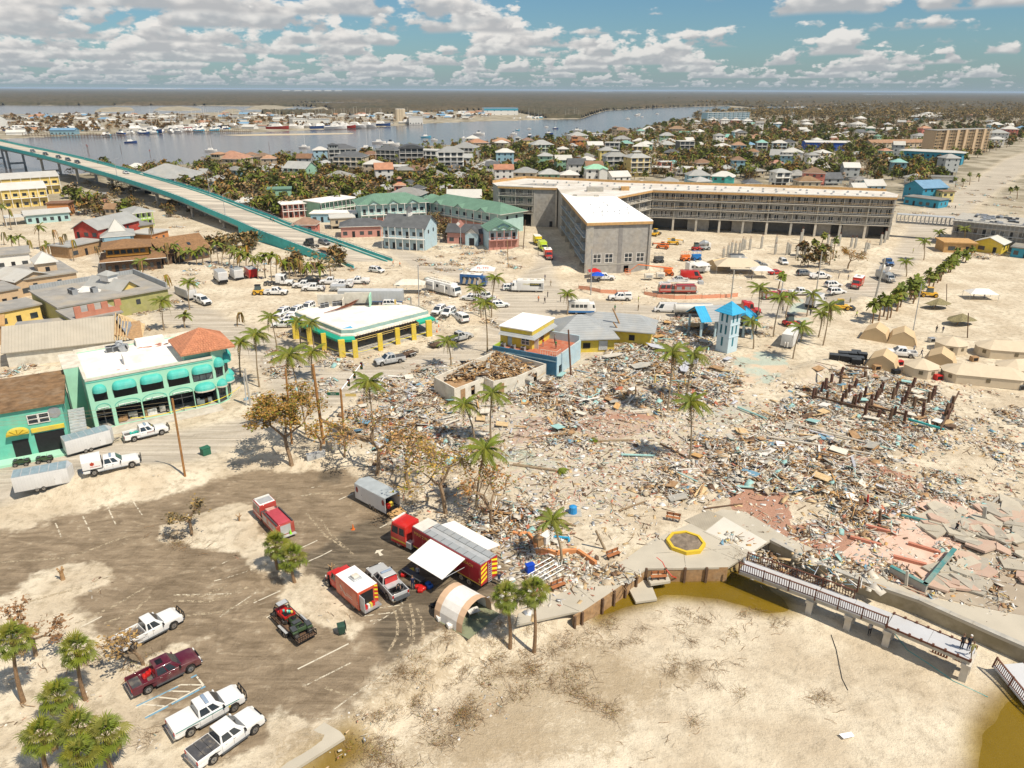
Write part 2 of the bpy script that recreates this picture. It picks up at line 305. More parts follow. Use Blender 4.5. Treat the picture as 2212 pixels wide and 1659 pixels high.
PROM=gp([(1105,1352),(1235,1323),(1330,1275),(1395,1238),(1480,1235),(1585,1222),(1630,1172),(1700,1200),(1760,1215),(1900,1270),(2010,1308),(2140,1368),(2300,1440),(2500,1500),(2400,1330),(2212,1260),(1900,1240),(1700,1170),(1600,1110),(1560,1105),(1470,1140),(1420,1160),(1340,1215),(1250,1265),(1200,1285),(1130,1310)])
GZ=height(GX,GY)
import bisect
_ys=ys.tolist();_ss=ss.tolist()
def hz(x,y):
 if y<=_ys[0]or y>=_ys[-2]:return 0.
 j=bisect.bisect_right(_ys,y)-1;fy=(y-_ys[j])/(_ys[j+1]-_ys[j]);r=0.
 for jj,w_ in((j,1-fy),(j+1,fy)):
  q=x/(_ys[jj]*1.15+55);i=bisect.bisect_right(_ss,q)-1
  if i<0 or i>=NX-1:continue
  f=(q-_ss[i])/(_ss[i+1]-_ss[i]);r+=w_*(GZ[jj,i]*(1-f)+GZ[jj,i+1]*f)
 return float(r)
def P3(u,v,z=None):
 "point of the ground surface seen at a photograph pixel"
 g=G(u,v,0.)
 if z is not None:return G(u,v,z)
 for _ in range(4):g=G(u,v,hz(g.x,g.y))
 return g
near=np.exp(-GY/9000)
A=sst(sgn(GX,GY,ASPH)+2.2*fbm(GX,GY,6,9)-1.2*sst(-GX,25,60),-2.2,3.6)
for P in ISL:A=A*(1-sst(sgn(GX,GY,P)+1.3*fbm(GX,GY,3.,10),-1.4,1.3))
FR=np.zeros(GX.shape)
for P in PATCH:FR=np.maximum(FR,sst(sgn(GX,GY,P),-.5,.5))
RD=sst(sgn(GX,GY,ROAD)+1.*fbm(GX,GY,8,11),-1.5,2.5)
BR=np.zeros(GX.shape)
for P in BRICK:BR=np.maximum(BR,sst(sgn(GX,GY,P)+1.*fbm(GX,GY,3.5,12),-.6,.8))
AQ=np.zeros(GX.shape)
for P in AQUA:AQ=np.maximum(AQ,sst(sgn(GX,GY,P)+.8*fbm(GX,GY,4,13),-.6,1.5))
DB=np.zeros(GX.shape)
for P in DEB:DB=np.maximum(DB,sst(sgn(GX,GY,P)+2*fbm(GX,GY,7,14),-2,3))
VG=np.zeros(GX.shape)
for P in VEGG:VG=np.maximum(VG,sst(sgn(GX,GY,P)+3*fbm(GX,GY,5,15),-3,4))
ARC=gp([(640,1655),(770,1590),(880,1500),(990,1410),(1060,1385)],LOWZ)
VG=np.maximum(VG,.9*sst(2.6-pdist(GX,GY,ARC,False)+1.2*fbm(GX,GY,3,16),-1,1.5))
PW=np.zeros(GX.shape)
for P in POOLS:PW=np.maximum(PW,sst(sgn(GX,GY,P),-2.2,.6))
FAR=sst(GY,230,420)*1.;
FAR=FAR*(1-.8*sst(sgn(GX,GY,ROAD),-4,1)*(GY<900))
gmat=bpy.data.materials.new('ground');gmat.use_nodes=True;t=NT(gmat.node_tree);gmat.node_tree.nodes.clear()
pos=t.n('ShaderNodeNewGeometry').outputs['Position']
a1=t.n('ShaderNodeAttribute',attribute_name='za');s1=t.n('ShaderNodeSeparateColor',i={0:a1.outputs['Color']});a1a=a1.outputs['Alpha']
a2=t.n('ShaderNodeAttribute',attribute_name='zb');s2=t.n('ShaderNodeSeparateColor',i={0:a2.outputs['Color']});a2a=a2.outputs['Alpha']
nb=t.noise(pos,.12,5.,.6);nm=t.noise(pos,.9,6.,.62);nf=t.noise(pos,6.,5.,.65);nff=t.noise(pos,28.,3.,.6)
c=t.mix(t.ss(nb,.35,.65),(.53,.445,.325,1),(.70,.62,.48,1))
lowm=t.ss(t.n('ShaderNodeSeparateXYZ',i={0:pos}).outputs[2],-1.3,-.6)
c=t.mix(t.m('MULTIPLY',t.ss(nm,.45,.68),t.m('ADD',.2,t.m('MULTIPLY',lowm,.4))),c,(.40,.33,.23,1))
c=t.mix(t.m('MULTIPLY',t.ss(nf,.5,.72),.35),c,(.36,.30,.21,1))
c=t.mix(t.m('MULTIPLY',t.ss(nf,.42,.3),.35),c,(.74,.70,.60,1))
c=t.mix(t.m('MULTIPLY',t.ss(t.m('MULTIPLY',nff,t.m('ADD',nm,.5)),.60,.68),.8),c,(.20,.16,.11,1))
mp=t.n('ShaderNodeMapping',i={'Vector':pos,'Rotation':(0,0,math.radians(-33)),'Scale':(.05,.9,.1)});mp2=t.n('ShaderNodeMapping',i={'Vector':pos,'Rotation':(0,0,math.radians(-28)),'Scale':(.035,2.6,.1)});rut=t.ss(t.noise(mp2.outputs[0],1.,3.,.5,.9),.53,.66)
st=t.noise(mp.outputs[0],1.,5.,.6,.6)
c=t.mix(t.m('MULTIPLY',s2.outputs[2],.85),c,t.mix(t.ss(st,.38,.64),(.38,.335,.27,1),(.56,.51,.43,1)))
c=t.mix(t.m('MULTIPLY',t.m('MULTIPLY',rut,s2.outputs[2]),.45),c,(.27,.23,.18,1))
bk=t.n('ShaderNodeTexBrick',i={'Vector':pos,'Color1':(.30,.105,.06,1),'Color2':(.40,.16,.10,1),'Mortar':(.42,.30,.22,1),'Scale':2.4,'Mortar Size':.03})
bn=t.ss(t.m('ADD',t.m('MULTIPLY',s1.outputs[1],1.25),t.m('MULTIPLY',t.m('SUBTRACT',nm,.5),1.9)),.62,.78)
c=t.mix(bn,c,t.mix(.35,bk.outputs[0],(.50,.34,.25,1)))
an=t.ss(t.m('ADD',s1.outputs[2],t.m('MULTIPLY',t.m('SUBTRACT',nm,.5),1.6)),.55,.85)
c=t.mix(t.m('MULTIPLY',an,.8),c,t.mix(t.ss(nb,.45,.55),(.42,.50,.43,1),(.60,.47,.34,1)))
wv=t.n('ShaderNodeMapping',i={'Vector':pos,'Rotation':(0,0,math.radians(-24)),'Scale':(.16,.55,.2)})
sw=t.noise(wv.outputs[0],1.2,7.,.66,1.6);sw2=t.noise(pos,.32,6.,.6,.8)
asv=t.m('ADD',t.m('MULTIPLY',sw,.65),t.m('MULTIPLY',sw2,.45))
ac=t.mix(t.ss(asv,.36,.74),(.160,.120,.078,1),(.345,.27,.185,1))
ac=t.mix(t.m('MULTIPLY',t.ss(nff,.45,.7),.35),ac,(.17,.135,.09,1))
ac=t.mix(t.m('MULTIPLY',t.ss(t.m('ADD',t.m('MULTIPLY',asv,.5),t.m('MULTIPLY',nm,.5)),.56,.68),.8),ac,(.45,.38,.28,1))
ac=t.mix(t.m('MULTIPLY',a1a,.8),ac,t.mix(t.ss(sw,.4,.66),(.075,.062,.046,1),(.17,.14,.10,1)))
ac=t.mix(t.m('MULTIPLY',rut,.15),ac,(.42,.34,.24,1))
af=t.ss(t.m('ADD',s1.outputs[0],t.m('MULTIPLY',t.m('SUBTRACT',nm,.5),.9)),.35,.75)
c=t.mix(af,c,ac)
rub=t.n('ShaderNodeTexVoronoi',i={'Vector':pos,'Scale':2.2});rc=t.mix(.55,rub.outputs['Color'],(.50,.45,.38,1))
c=t.mix(t.m('MULTIPLY',t.ss(t.m('ADD',s2.outputs[0],t.m('MULTIPLY',nm,.6)),.55,1.1),.6),c,t.mix(t.ss(nf,.4,.6),(.42,.36,.28,1),t.mix(.7,rc,(.56,.49,.38,1))))
vn=t.noise(pos,1.6,7.,.7,1.2)
c=t.mix(t.m('MULTIPLY',t.ss(t.m('ADD',t.m('MULTIPLY',s2.outputs[1],.55),vn),.84,1.05),.5),c,t.mix(nf,(.22,.15,.08,1),(.42,.33,.20,1)))
c=t.mix(t.m('MULTIPLY',a2a,.97),c,t.mix(t.ss(nb,.3,.7),(.16,.10,.012,1),(.30,.21,.05,1)))
fn=t.noise(pos,.045,5.,.6);fc=t.mix(t.ss(fn,.42,.6),(.17,.15,.10,1),(.38,.34,.26,1))
a3=t.n('ShaderNodeAttribute',attribute_name='zc').outputs['Fac']
c=t.mix(t.m('MULTIPLY',a3,.85),c,fc)
rg=t.m('SUBTRACT',.93,t.m('MULTIPLY',a2a,.3))
hb=t.m('ADD',t.m('MULTIPLY',nf,.4),t.m('ADD',t.m('MULTIPLY',nm,1.2),t.m('MULTIPLY',nff,.1)))
bpn=t.n('ShaderNodeBump',i={'Strength':.8,'Distance':.3,'Height':hb})
bs=t.n('ShaderNodeBsdfPrincipled',i={'Base Color':c,'Roughness':rg,'Specular IOR Level':.15,'Normal':bpn.outputs[0]})
t.n('ShaderNodeOutputMaterial',i={0:bs.outputs[0]})
fi=np.arange(NY*NX).reshape(NY,NX);q=np.stack([fi[:-1,:-1],fi[:-1,1:],fi[1:,1:],fi[1:,:-1]],-1).reshape(-1,4)
VV=np.stack([GX,GY,GZ],-1).reshape(-1,3)
ZA=np.stack([A,BR,AQ,FR*A],-1).reshape(-1,4);ZB=np.stack([DB,VG,RD,PW],-1).reshape(-1,4);ZC=FAR.reshape(-1)
def npmesh(name,V,Q,m):
 me=bpy.data.meshes.new(name);me.vertices.add(len(V));me.vertices.foreach_set('co',np.asarray(V,np.float32).ravel())
 k=Q.shape[1];me.loops.add(Q.size);me.loops.foreach_set('vertex_index',Q.ravel().astype(np.int32))
 me.polygons.add(len(Q));me.polygons.foreach_set('loop_start',np.arange(0,Q.size,k,dtype=np.int32))
 me.materials.append(m);me.update(calc_edges=True);return me
def sM(me):me.polygons.foreach_set('use_smooth',[True]*len(me.polygons))
cx=GX[:-1,:-1].ravel();cy=GY[:-1,:-1].ravel()
isA=inpoly(cx,cy,ASPH);isR=inpoly(cx,cy,ROAD)&~isA
for nm_,sel in(('parking_lot',isA),('road',isR),('ground',~isA&~isR)):
 Q=q[sel];used,invx=np.unique(Q,return_inverse=True);me=npmesh(nm_,VV[used],invx.reshape(-1,4),gmat);sM(me)
 for an_,dat in(('za',ZA),('zb',ZB)):
  at=me.attributes.new(an_,'FLOAT_COLOR','POINT');at.data.foreach_set('color',dat[used].astype(np.float32).ravel())
 at=me.attributes.new('zc','FLOAT','POINT');at.data.foreach_set('value',ZC[used].astype(np.float32))
 link(nm_,me,kind='structure')
def wM(name,col,rough,bumpd,alpha=1.,sc=.25):
 m=bpy.data.materials.new(name);m.use_nodes=True;t=NT(m.node_tree);m.node_tree.nodes.clear()
 pos=t.n('ShaderNodeNewGeometry').outputs['Position']
 mp=t.n('ShaderNodeMapping',i={'Vector':pos,'Scale':(.6,1,1)}).outputs[0]
 n=t.noise(mp,sc,4.,.6);bp=t.n('ShaderNodeBump',i={'Strength':.5,'Distance':bumpd,'Height':n})
 b=t.n('ShaderNodeBsdfPrincipled',i={'Base Color':t.mix(t.noise(pos,sc*.05,3.),tuple(x*.75 for x in col)+(1,),tuple(x*1.25 for x in col)+(1,)),'Roughness':rough,'IOR':1.33,'Alpha':alpha,'Normal':bp.outputs[0]})
 t.n('ShaderNodeOutputMaterial',i={0:b.outputs[0]});return m
wm=wM('bay_water',(.085,.075,.075),.12,.35)
wp=wM('pool_water',(.24,.155,.01),.08,.05,.6,1.5)
def sheet(name,P,z,m,grow=0,**k):
 b=MB();b.poly([(x,y,z)for x,y in P],m);o=b.ob(name,kind='structure',**k);return o
def cc(P):
 a=sum(P[i][0]*P[(i+1)%len(P)][1]-P[(i+1)%len(P)][0]*P[i][1]for i in range(len(P)));return P if a>0 else P[::-1]
for i,P in enumerate(WATERS):
 Pg=[];P=cc(P);n=len(P)
 for j in range(n):
  a=Vector(P[j-1]);b_=Vector(P[j]);c_=Vector(P[(j+1)%n]);nn=Vector(((c_-a).y,-(c_-a).x));nn.normalize();Pg.append(tuple(b_+nn*8))
 sheet('bay' if i==0 else 'lagoon',Pg,-.55,wm)
for P in POOLS:
 P=cc(P);n=len(P);Pg=[]
 for j in range(n):
  a=Vector(P[j-1]);b_=Vector(P[j]);c_=Vector(P[(j+1)%n]);nn=Vector(((c_-a).y,-(c_-a).x));nn.normalize();Pg.append(tuple(b_+nn*1.))
 sheet('tidal_pool',Pg,LOWZ-.16,wp)
hb_=MB();hm=bpy.data.materials.new('haze');hm.use_nodes=True;ht=NT(hm.node_tree);hm.node_tree.nodes.clear()
pv=ht.n('ShaderNodeVolumePrincipled',i={'Color':(.62,.80,1,1),'Density':HAZE,'Anisotropy':.0});ht.n('ShaderNodeOutputMaterial',i={1:pv.outputs[0]})
if HAZE>0:
 hb_.box(-85000,85000,-300,76000,-4.5,57,hm);hb_.ob('haze',kind='stuff')
SANDY=(.45,.385,.285)
wH=mat((.74,.72,.68),.6,.06,1.5,dirt=.25);offw=mat((.66,.62,.53),.75,.1,1.2,dirt=.5);conc=mat((.40,.385,.345),.85,.18,1.1,dirt=.45,bump=.3)
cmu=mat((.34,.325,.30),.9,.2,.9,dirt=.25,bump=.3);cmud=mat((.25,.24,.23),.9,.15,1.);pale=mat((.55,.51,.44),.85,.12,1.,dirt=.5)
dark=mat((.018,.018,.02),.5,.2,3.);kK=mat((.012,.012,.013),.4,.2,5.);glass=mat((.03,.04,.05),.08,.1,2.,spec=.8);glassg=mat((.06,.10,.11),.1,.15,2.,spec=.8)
osb=mat((.50,.30,.12),.8,.18,1.6,dirt=.15);wood=mat((.36,.22,.11),.8,.25,2.5,dirt=.2);wD=mat((.13,.08,.05),.85,.3,2.5);woodl=mat((.55,.40,.22),.8,.2,2.)
sL=mat((.42,.44,.46),.45,.1,2.,metal=.5,dirt=.2);sD=mat((.10,.105,.11),.5,.2,2.,metal=.4);galv=mat((.52,.54,.55),.5,.12,1.5,metal=.3,dirt=.2)
turq=mat((.07,.46,.40),.6,.1,1.,dirt=.15);turqd=mat((.05,.42,.42),.65,.15,.6,dirt=.2,dcol=(.1,.25,.25));mint=mat((.36,.66,.49),.8,.07,.8,dirt=.2,dcol=(.35,.58,.42));mintd=mat((.10,.44,.36),.8,.1,.8)
yel=mat((.66,.50,.06),.7,.1,1.2,dirt=.3);yelp=mat((.70,.52,.16),.8,.08,1.,dirt=.2);rT=mat((.47,.20,.11),.75,.2,1.6,dirt=.15,dcol=(.6,.3,.15))
roofw=mat((.80,.77,.72),.75,.07,.5,dirt=.45,dcol=(.60,.52,.42));roofg=mat((.40,.39,.36),.7,.12,.5,stripe=(0,.6,.5),dirt=.2);roofgy=mat((.33,.35,.36),.7,.1,.5,stripe=(1,.6,.5),dirt=.2)
rF=mat((.30,.29,.27),.85,.15,.4,dirt=.55);bR=mat((.24,.135,.065),.85,.25,1.5);redw=mat((.42,.05,.035),.75,.12,1.,dirt=.1);coral=mat((.50,.20,.13),.8,.1,1.,dirt=.15)
blu=mat((.05,.16,.26),.7,.15,1.,dirt=.15);bluel=mat((.42,.56,.62),.75,.08,1.,dirt=.2);blubr=mat((.04,.36,.62),.6,.1,1.,stripe=(0,.5,.4));tan=mat((.52,.38,.24),.8,.08,1.,dirt=.2)
rust=mat((.17,.06,.03),.85,.3,3.);orange=mat((.72,.17,.02),.45,.1,2.);reds=mat((.50,.018,.015),.28,.1,2.,spec=.5);brick_=mat((.42,.13,.07),.85,.15,2.,dirt=.3);olive=mat((.34,.33,.13),.8,.12,1.,dirt=.2)
def FR(a,b,z=0.):
 A=G(a[0],a[1],z);B=G(b[0],b[1],z);return Vector((A.x,A.y,0)),ang(A,B),(B-A).length
def loc2(loc,rz,p):
 dx=p[0]-loc[0];dy=p[1]-loc[1];return(dx*cos(rz)+dy*sin(rz),-dx*sin(rz)+dy*cos(rz))
def wO(b,L,z0,z1,ops,m,th=.25,y0=0.):
 "wall along +x at y0..y0+th with real openings (x0,x1,za,zb)"
 xs=sorted({0,L,*[o[0]for o in ops],*[o[1]for o in ops]});
 for i in range(len(xs)-1):
  xa,xb=xs[i],xs[i+1];xm=(xa+xb)/2;cuts=sorted([(o[2],o[3])for o in ops if o[0]<=xm<=o[1]]);z=z0
  for a,c in cuts:
   if a>z+1e-3:b.box(xa,xb,y0,y0+th,z,a,m)
   z=max(z,c)
  if z<z1-1e-3:b.box(xa,xb,y0,y0+th,z,z1,m)
def gZ(name,parent,x,z,w,h,y=.1,fm=None,pm=None,nx=2,nz=1,rz=0,loc=None,t=.11,_c={}):
 key=(round(w,2),round(h,2),fm,pm,nx,nz)
 if key not in _c:
  b=MB();
  b.box(-w/2,w/2,0,.05,-h/2,h/2,pm or glass)
  for i in range(nx+1):
   xx=-w/2+t/2+(w-t)*i/nx;b.box(xx-t/2,xx+t/2,-.05,-.003,-h/2,h/2,fm or wH)
  for i in range(nz+1):
   zz=-h/2+t/2+(h-t)*i/nz;b.box(-w/2,w/2,-.052,-.004,zz-t/2,zz+t/2,fm or wH)
  _c[key]=b.mesh(name)
 return link(name,_c[key],parent,(x,y,z)if loc is None else loc,rz)
def hotel():
 Z=15.;base=G(1340,600);base.z=0
 t=E('unfinished_hotel','huge unfinished grey concrete hotel with white flat roofs behind the square','hotel',base)
 def L(p,z=Z):g=G(p[0],p[1],z);return(g.x-base.x,g.y-base.y)
 A,B,C,D,Ee,Fp,Gp,H,I,J,K,Lp,M_,N_,O=[L(p)for p in((1063,395),(1136,385),(1340,394),(1659,404),(1914,413),(1941,420),(1938,427),(1410,411),(1331,426),(1411,478),(1268,482),(1213,419),(1204,406),(1152,405),(1075,402))]
 out=[O,N_,M_,Lp,K,J,I,H,Gp,Fp,Ee,D,C,B,A]
 b=MB();b.prism(out,Z-.35,Z,rF,mat((.62,.59,.54),.8,.12,.25,dirt=.5));b.ob('roof_slab',t)
 def edge(b,p,q,z0,z1,th,m,inn=0.):
  rz=ang(p,q);l=math.hypot(q[0]-p[0],q[1]-p[1]);b.at(p[0],p[1],0,rz);b.box(0,l,inn,inn+th,z0,z1,m);b.at()
 b=MB()
 for p,q in((O,N_),(N_,M_),(Lp,K),(K,J),(I,H),(H,Gp),(Gp,Fp)):b=MB();edge(b,p,q,Z-.75,Z+.02,.08,osb,-.08);b.ob('fascia',t)
 for p,q in((Ee,D),(D,C),(C,B),(B,A)):b=MB();edge(b,p,q,Z-.2,Z+.9,.3,osb,0.05);b.ob('parapet',t)
 for p,q in((O,N_),(H,Gp),(I,H)):b=MB();edge(b,p,q,Z+.02,Z+.35,1.1,wH,-.1);b.ob('parapet_cap',t)
 b=MB();b.prism([K,J,I,(I[0]-14,I[1]-1.5),Lp],Z+.004,Z+.25,mat((.93,.92,.90),.7,.02,.3));b.ob('roof_membrane',t)
 def facade(p,q,name,floors,bays,open_g=False,blank=False,slab=True,zoff=5.0,fh=3.25,ww=1.7,seed=0):
  rnd=random.Random(seed);l=math.hypot(q[0]-p[0],q[1]-p[1]);rz=ang(p,q);px,py=p
  r=link(name,None,t);
  b=MB();b.at(px,py,0,rz);inset=1.7 if slab else .5
  ops=[];bw=l/bays;wins=[]
  if not blank:
   for f in range(floors):
    for i in range(bays):
     cx=(i+.5)*bw;z0=zoff+f*fh+.15;
     if i%3==1:
      for dx in(-.75,.75):ops.append((cx+dx-.4,cx+dx+.4,z0+.1,z0+2.3));wins.append((cx+dx,z0+1.2,.8,2.2,1))
     else:ops.append((cx-ww/2,cx+ww/2,z0,z0+2.2));wins.append((cx,z0+1.1,ww,2.2,2))
  b.at(px-sin(rz)*inset,py+cos(rz)*inset,0,rz);wO(b,l,zoff-.4 if open_g else 0,Z-.36,ops,cmu,.3);b.at()
  r.name=name;o=b.mesh(name);r_=link('wall',o,t);bpy.data.objects.remove(r)
  for x,z,w_,h_,n in wins:
   if rnd.random()<.86:
    gZ('window',t,0,0,w_,h_,nx=n,loc=(px-sin(rz)*(inset+.16)+cos(rz)*x,py+cos(rz)*(inset+.16)+sin(rz)*x,z),rz=rz)
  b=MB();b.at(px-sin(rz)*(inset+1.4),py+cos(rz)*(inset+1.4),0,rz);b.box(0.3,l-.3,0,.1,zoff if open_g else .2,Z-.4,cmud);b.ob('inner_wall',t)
  if slab:
   for f in range(floors):
    z0=zoff+f*fh;b=MB();b.at(px,py,0,rz);b.box(0,l,.05,inset+.6,z0-.28,z0,conc);b.box(0,l,-.0,.05,z0-.1,z0+.12,pale);b.ob('balcony_slab',t)
    b=MB();b.at(px,py,0,rz)
    for zz in(.55,1.05):b.box(0,l,.1,.16,z0+zz,z0+zz+.09,woodl if rnd.random()<.5 else pale)
    n=int(l/2.4)
    for i in range(n+1):b.box(i*l/n-.05,i*l/n+.05,.09,.18,z0+.0,z0+1.15,sD)
    b.ob('railing',t)
   n=max(1,round(l/8.2))
   for i in range(n+1):
    b=MB();b.at(px,py,0,rz);x=min(max(i*l/n,.35),l-.35);
    b.box(x-.12,x+.12,.25,inset,zoff,Z-.36,conc);b.box(x-.38,x+.38,.2,.95,0,zoff-.28,pale if i%2 else conc);b.ob('column',t)
  return
 facade(H,Gp,'main_facade',3,27,True,seed=1)
 facade(I,H,'inner_facade',3,9,True,seed=2)
 facade(O,N_,'west_facade',3,4,True,seed=3)
 rz=ang(H,Gp);l=math.hypot(Gp[0]-H[0],Gp[1]-H[1]);b=MB();b.at(H[0]-sin(rz)*9,H[1]+cos(rz)*9,0,rz);b.box(0,l,0,.3,0,4.6,cmud);b.ob('rear_wall',t)
 for x0,x1 in((14,22),(30.5,38),(61,66),(70,79)):b=MB();b.at(H[0]-sin(rz)*4,H[1]+cos(rz)*4,0,rz);b.box(x0,x1,0,.3,0,4.6,cmu);b.ob('infill_wall',t)
 def block(p,q,name,th=.5,ops=(),m=cmu,inn=.45):
  rz=ang(p,q);l=math.hypot(q[0]-p[0],q[1]-p[1]);b=MB();b.at(p[0]-sin(rz)*inn,p[1]+cos(rz)*inn,0,rz);wO(b,l,0,Z-.36,list(ops),m,th)
  return b,l,rz
 l=math.hypot(J[0]-K[0],J[1]-K[1]);ox=[l*.12,l*.30,l*.60,l*.785];ops=[(x,x+l*.125,3.3,6.0)for x in ox]+[(l*.60,l*.60+1.5,0,2.3)]
 b,l,rz=block(K,J,'end',.4,ops);b.box(l*.495,l*.555,-.06,0,0,Z-.4,cmud);b.box(-.1,l+.1,-.08,-.003,2.7,3.0,conc)
 for k in range(1,36):
  if k%7==0:b.box(0.05,l-.05,-.02,-.001,k*.4,k*.4+.05,conc)
 b.ob('end_wall',t)
 for x in ox:c=x+l*.0625;gZ('window',t,0,0,l*.125,2.7,nx=2,nz=2,loc=(K[0]-sin(rz)*.5+cos(rz)*c,K[1]+cos(rz)*.5+sin(rz)*c,4.65),rz=rz,t=.14)
 b=MB();b.at(K[0]-sin(rz)*2.6,K[1]+cos(rz)*2.6,0,rz);b.box(1.0,l-1.0,0,.1,0,Z-.5,dark);b.ob('inner_wall',t)  # near-black colour stands in for the unlit interior behind the end openings
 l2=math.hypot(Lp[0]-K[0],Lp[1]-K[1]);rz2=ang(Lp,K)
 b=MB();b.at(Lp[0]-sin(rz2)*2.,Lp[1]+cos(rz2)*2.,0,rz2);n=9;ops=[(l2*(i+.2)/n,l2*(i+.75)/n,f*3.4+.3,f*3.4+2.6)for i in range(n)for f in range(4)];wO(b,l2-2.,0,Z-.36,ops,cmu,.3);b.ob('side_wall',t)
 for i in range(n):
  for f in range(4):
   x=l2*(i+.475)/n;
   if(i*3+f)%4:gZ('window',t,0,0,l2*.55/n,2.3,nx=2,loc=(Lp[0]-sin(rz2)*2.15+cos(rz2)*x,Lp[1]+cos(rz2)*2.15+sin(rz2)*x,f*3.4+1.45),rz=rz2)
 b=MB();b.at(Lp[0]-sin(rz2)*4,Lp[1]+cos(rz2)*4,0,rz2);b.box(1,l2-3,0,.1,.2,Z-.5,dark);b.ob('inner_wall',t)  # wall coloured near black for the shade inside the side rooms
 for f in range(1,4):
  b=MB();b.at(Lp[0],Lp[1],0,rz2)
  for i in range(3):
   x0=l2*i/3;b.box(x0+.2,x0+l2/3-1.2,-.2-.5*(i==2),2.2,f*3.6-.25,f*3.6,mat((.33,.40,.44),.7,.1,1.,dirt=.3));b.box(x0+.2,x0+l2/3-1.2,-.2-.5*(i==2),-.12-.5*(i==2),f*3.6+.9,f*3.6+1.0,pale)
   for k in range(8):xx=x0+.3+k*(l2/3-1.6)/7;b.box(xx,xx+.06,-.18-.5*(i==2),-.12-.5*(i==2),f*3.6,f*3.6+.95,sD)
  b.ob('balcony_slab',t)
 for i in range(6):
  b=MB();b.at(Lp[0],Lp[1],0,rz2);x=.4+i*(l2-1)/5;b.box(x-.15,x+.15,.2,2.1,0,Z-.4,conc);b.ob('pier',t)
 for p,q,nm in((N_,M_,'stair_wall'),(M_,Lp,'link_wall'),(Gp,Fp,'flank_wall'),(Fp,Ee,'flank_wall'),(J,I,'flank_wall'),(A,O,'flank_wall')):
  b,l,rz=block(p,q,nm,.4);
  if nm=='stair_wall':b.box(l*.02,l*.06,-.1,-.004,0,Z-.4,conc);b.box(l*.93,l*1.0,-.1,-.004,0,Z-.4,pale);b.box(l*.7,l*.7+1.2,-.03,-.002,0,2.2,dark)
  b.ob(nm,t)
 for p,q in((Ee,D),(D,C),(C,B),(B,A)):b,l,rz=block(p,q,'back_wall',.4);b.ob('back_wall',t)
 b=MB();rnd=random.Random(5)
 def onroof(u,v):g=L((u,v));return g
 for u,v,w_,d_,h_ in((1285,413,6,3,1.6),(1350,411,3,2,1.4),(1335,410,4,1.2,.7),(1288,426,1.6,1.2,.8),(1242,423,1.4,1,.5)):
  x,y=onroof(u,v);b=MB();b.box(x-w_/2,x+w_/2,y-d_/2,y+d_/2,Z+.003,Z+h_,conc if w_!=3 else osb);b.ob('roof_box',t)
 vm=MB();vm.box(-.3,.3,-.3,.3,0,.6,sL);vm=vm.mesh('roof_vent')
 for u in range(1150,1930,26):
  for k in range(2):
   v=393+(u-1150)*.034+k*6+rnd.uniform(-1,1);x,y=onroof(u+rnd.uniform(-8,8),v);link('roof_vent',vm,t,(x,y,Z))
 for k in range(16):
  x,y=onroof(1268+rnd.uniform(0,90),436+rnd.uniform(0,32));link('roof_vent',vm,t,(x,y,Z+.25),scale=.6)
 x,y=onroof(1150,404)
 b=MB();b.add([(*L((1118,399)),Z+.01),(*L((1200,403)),Z+.01),(*L((1205,397)),Z+.01),(*L((1150,396)),Z+.01)],[(0,1,2,3)],rF);b.ob('bare_roof_patch',t)
 return t
hotel()
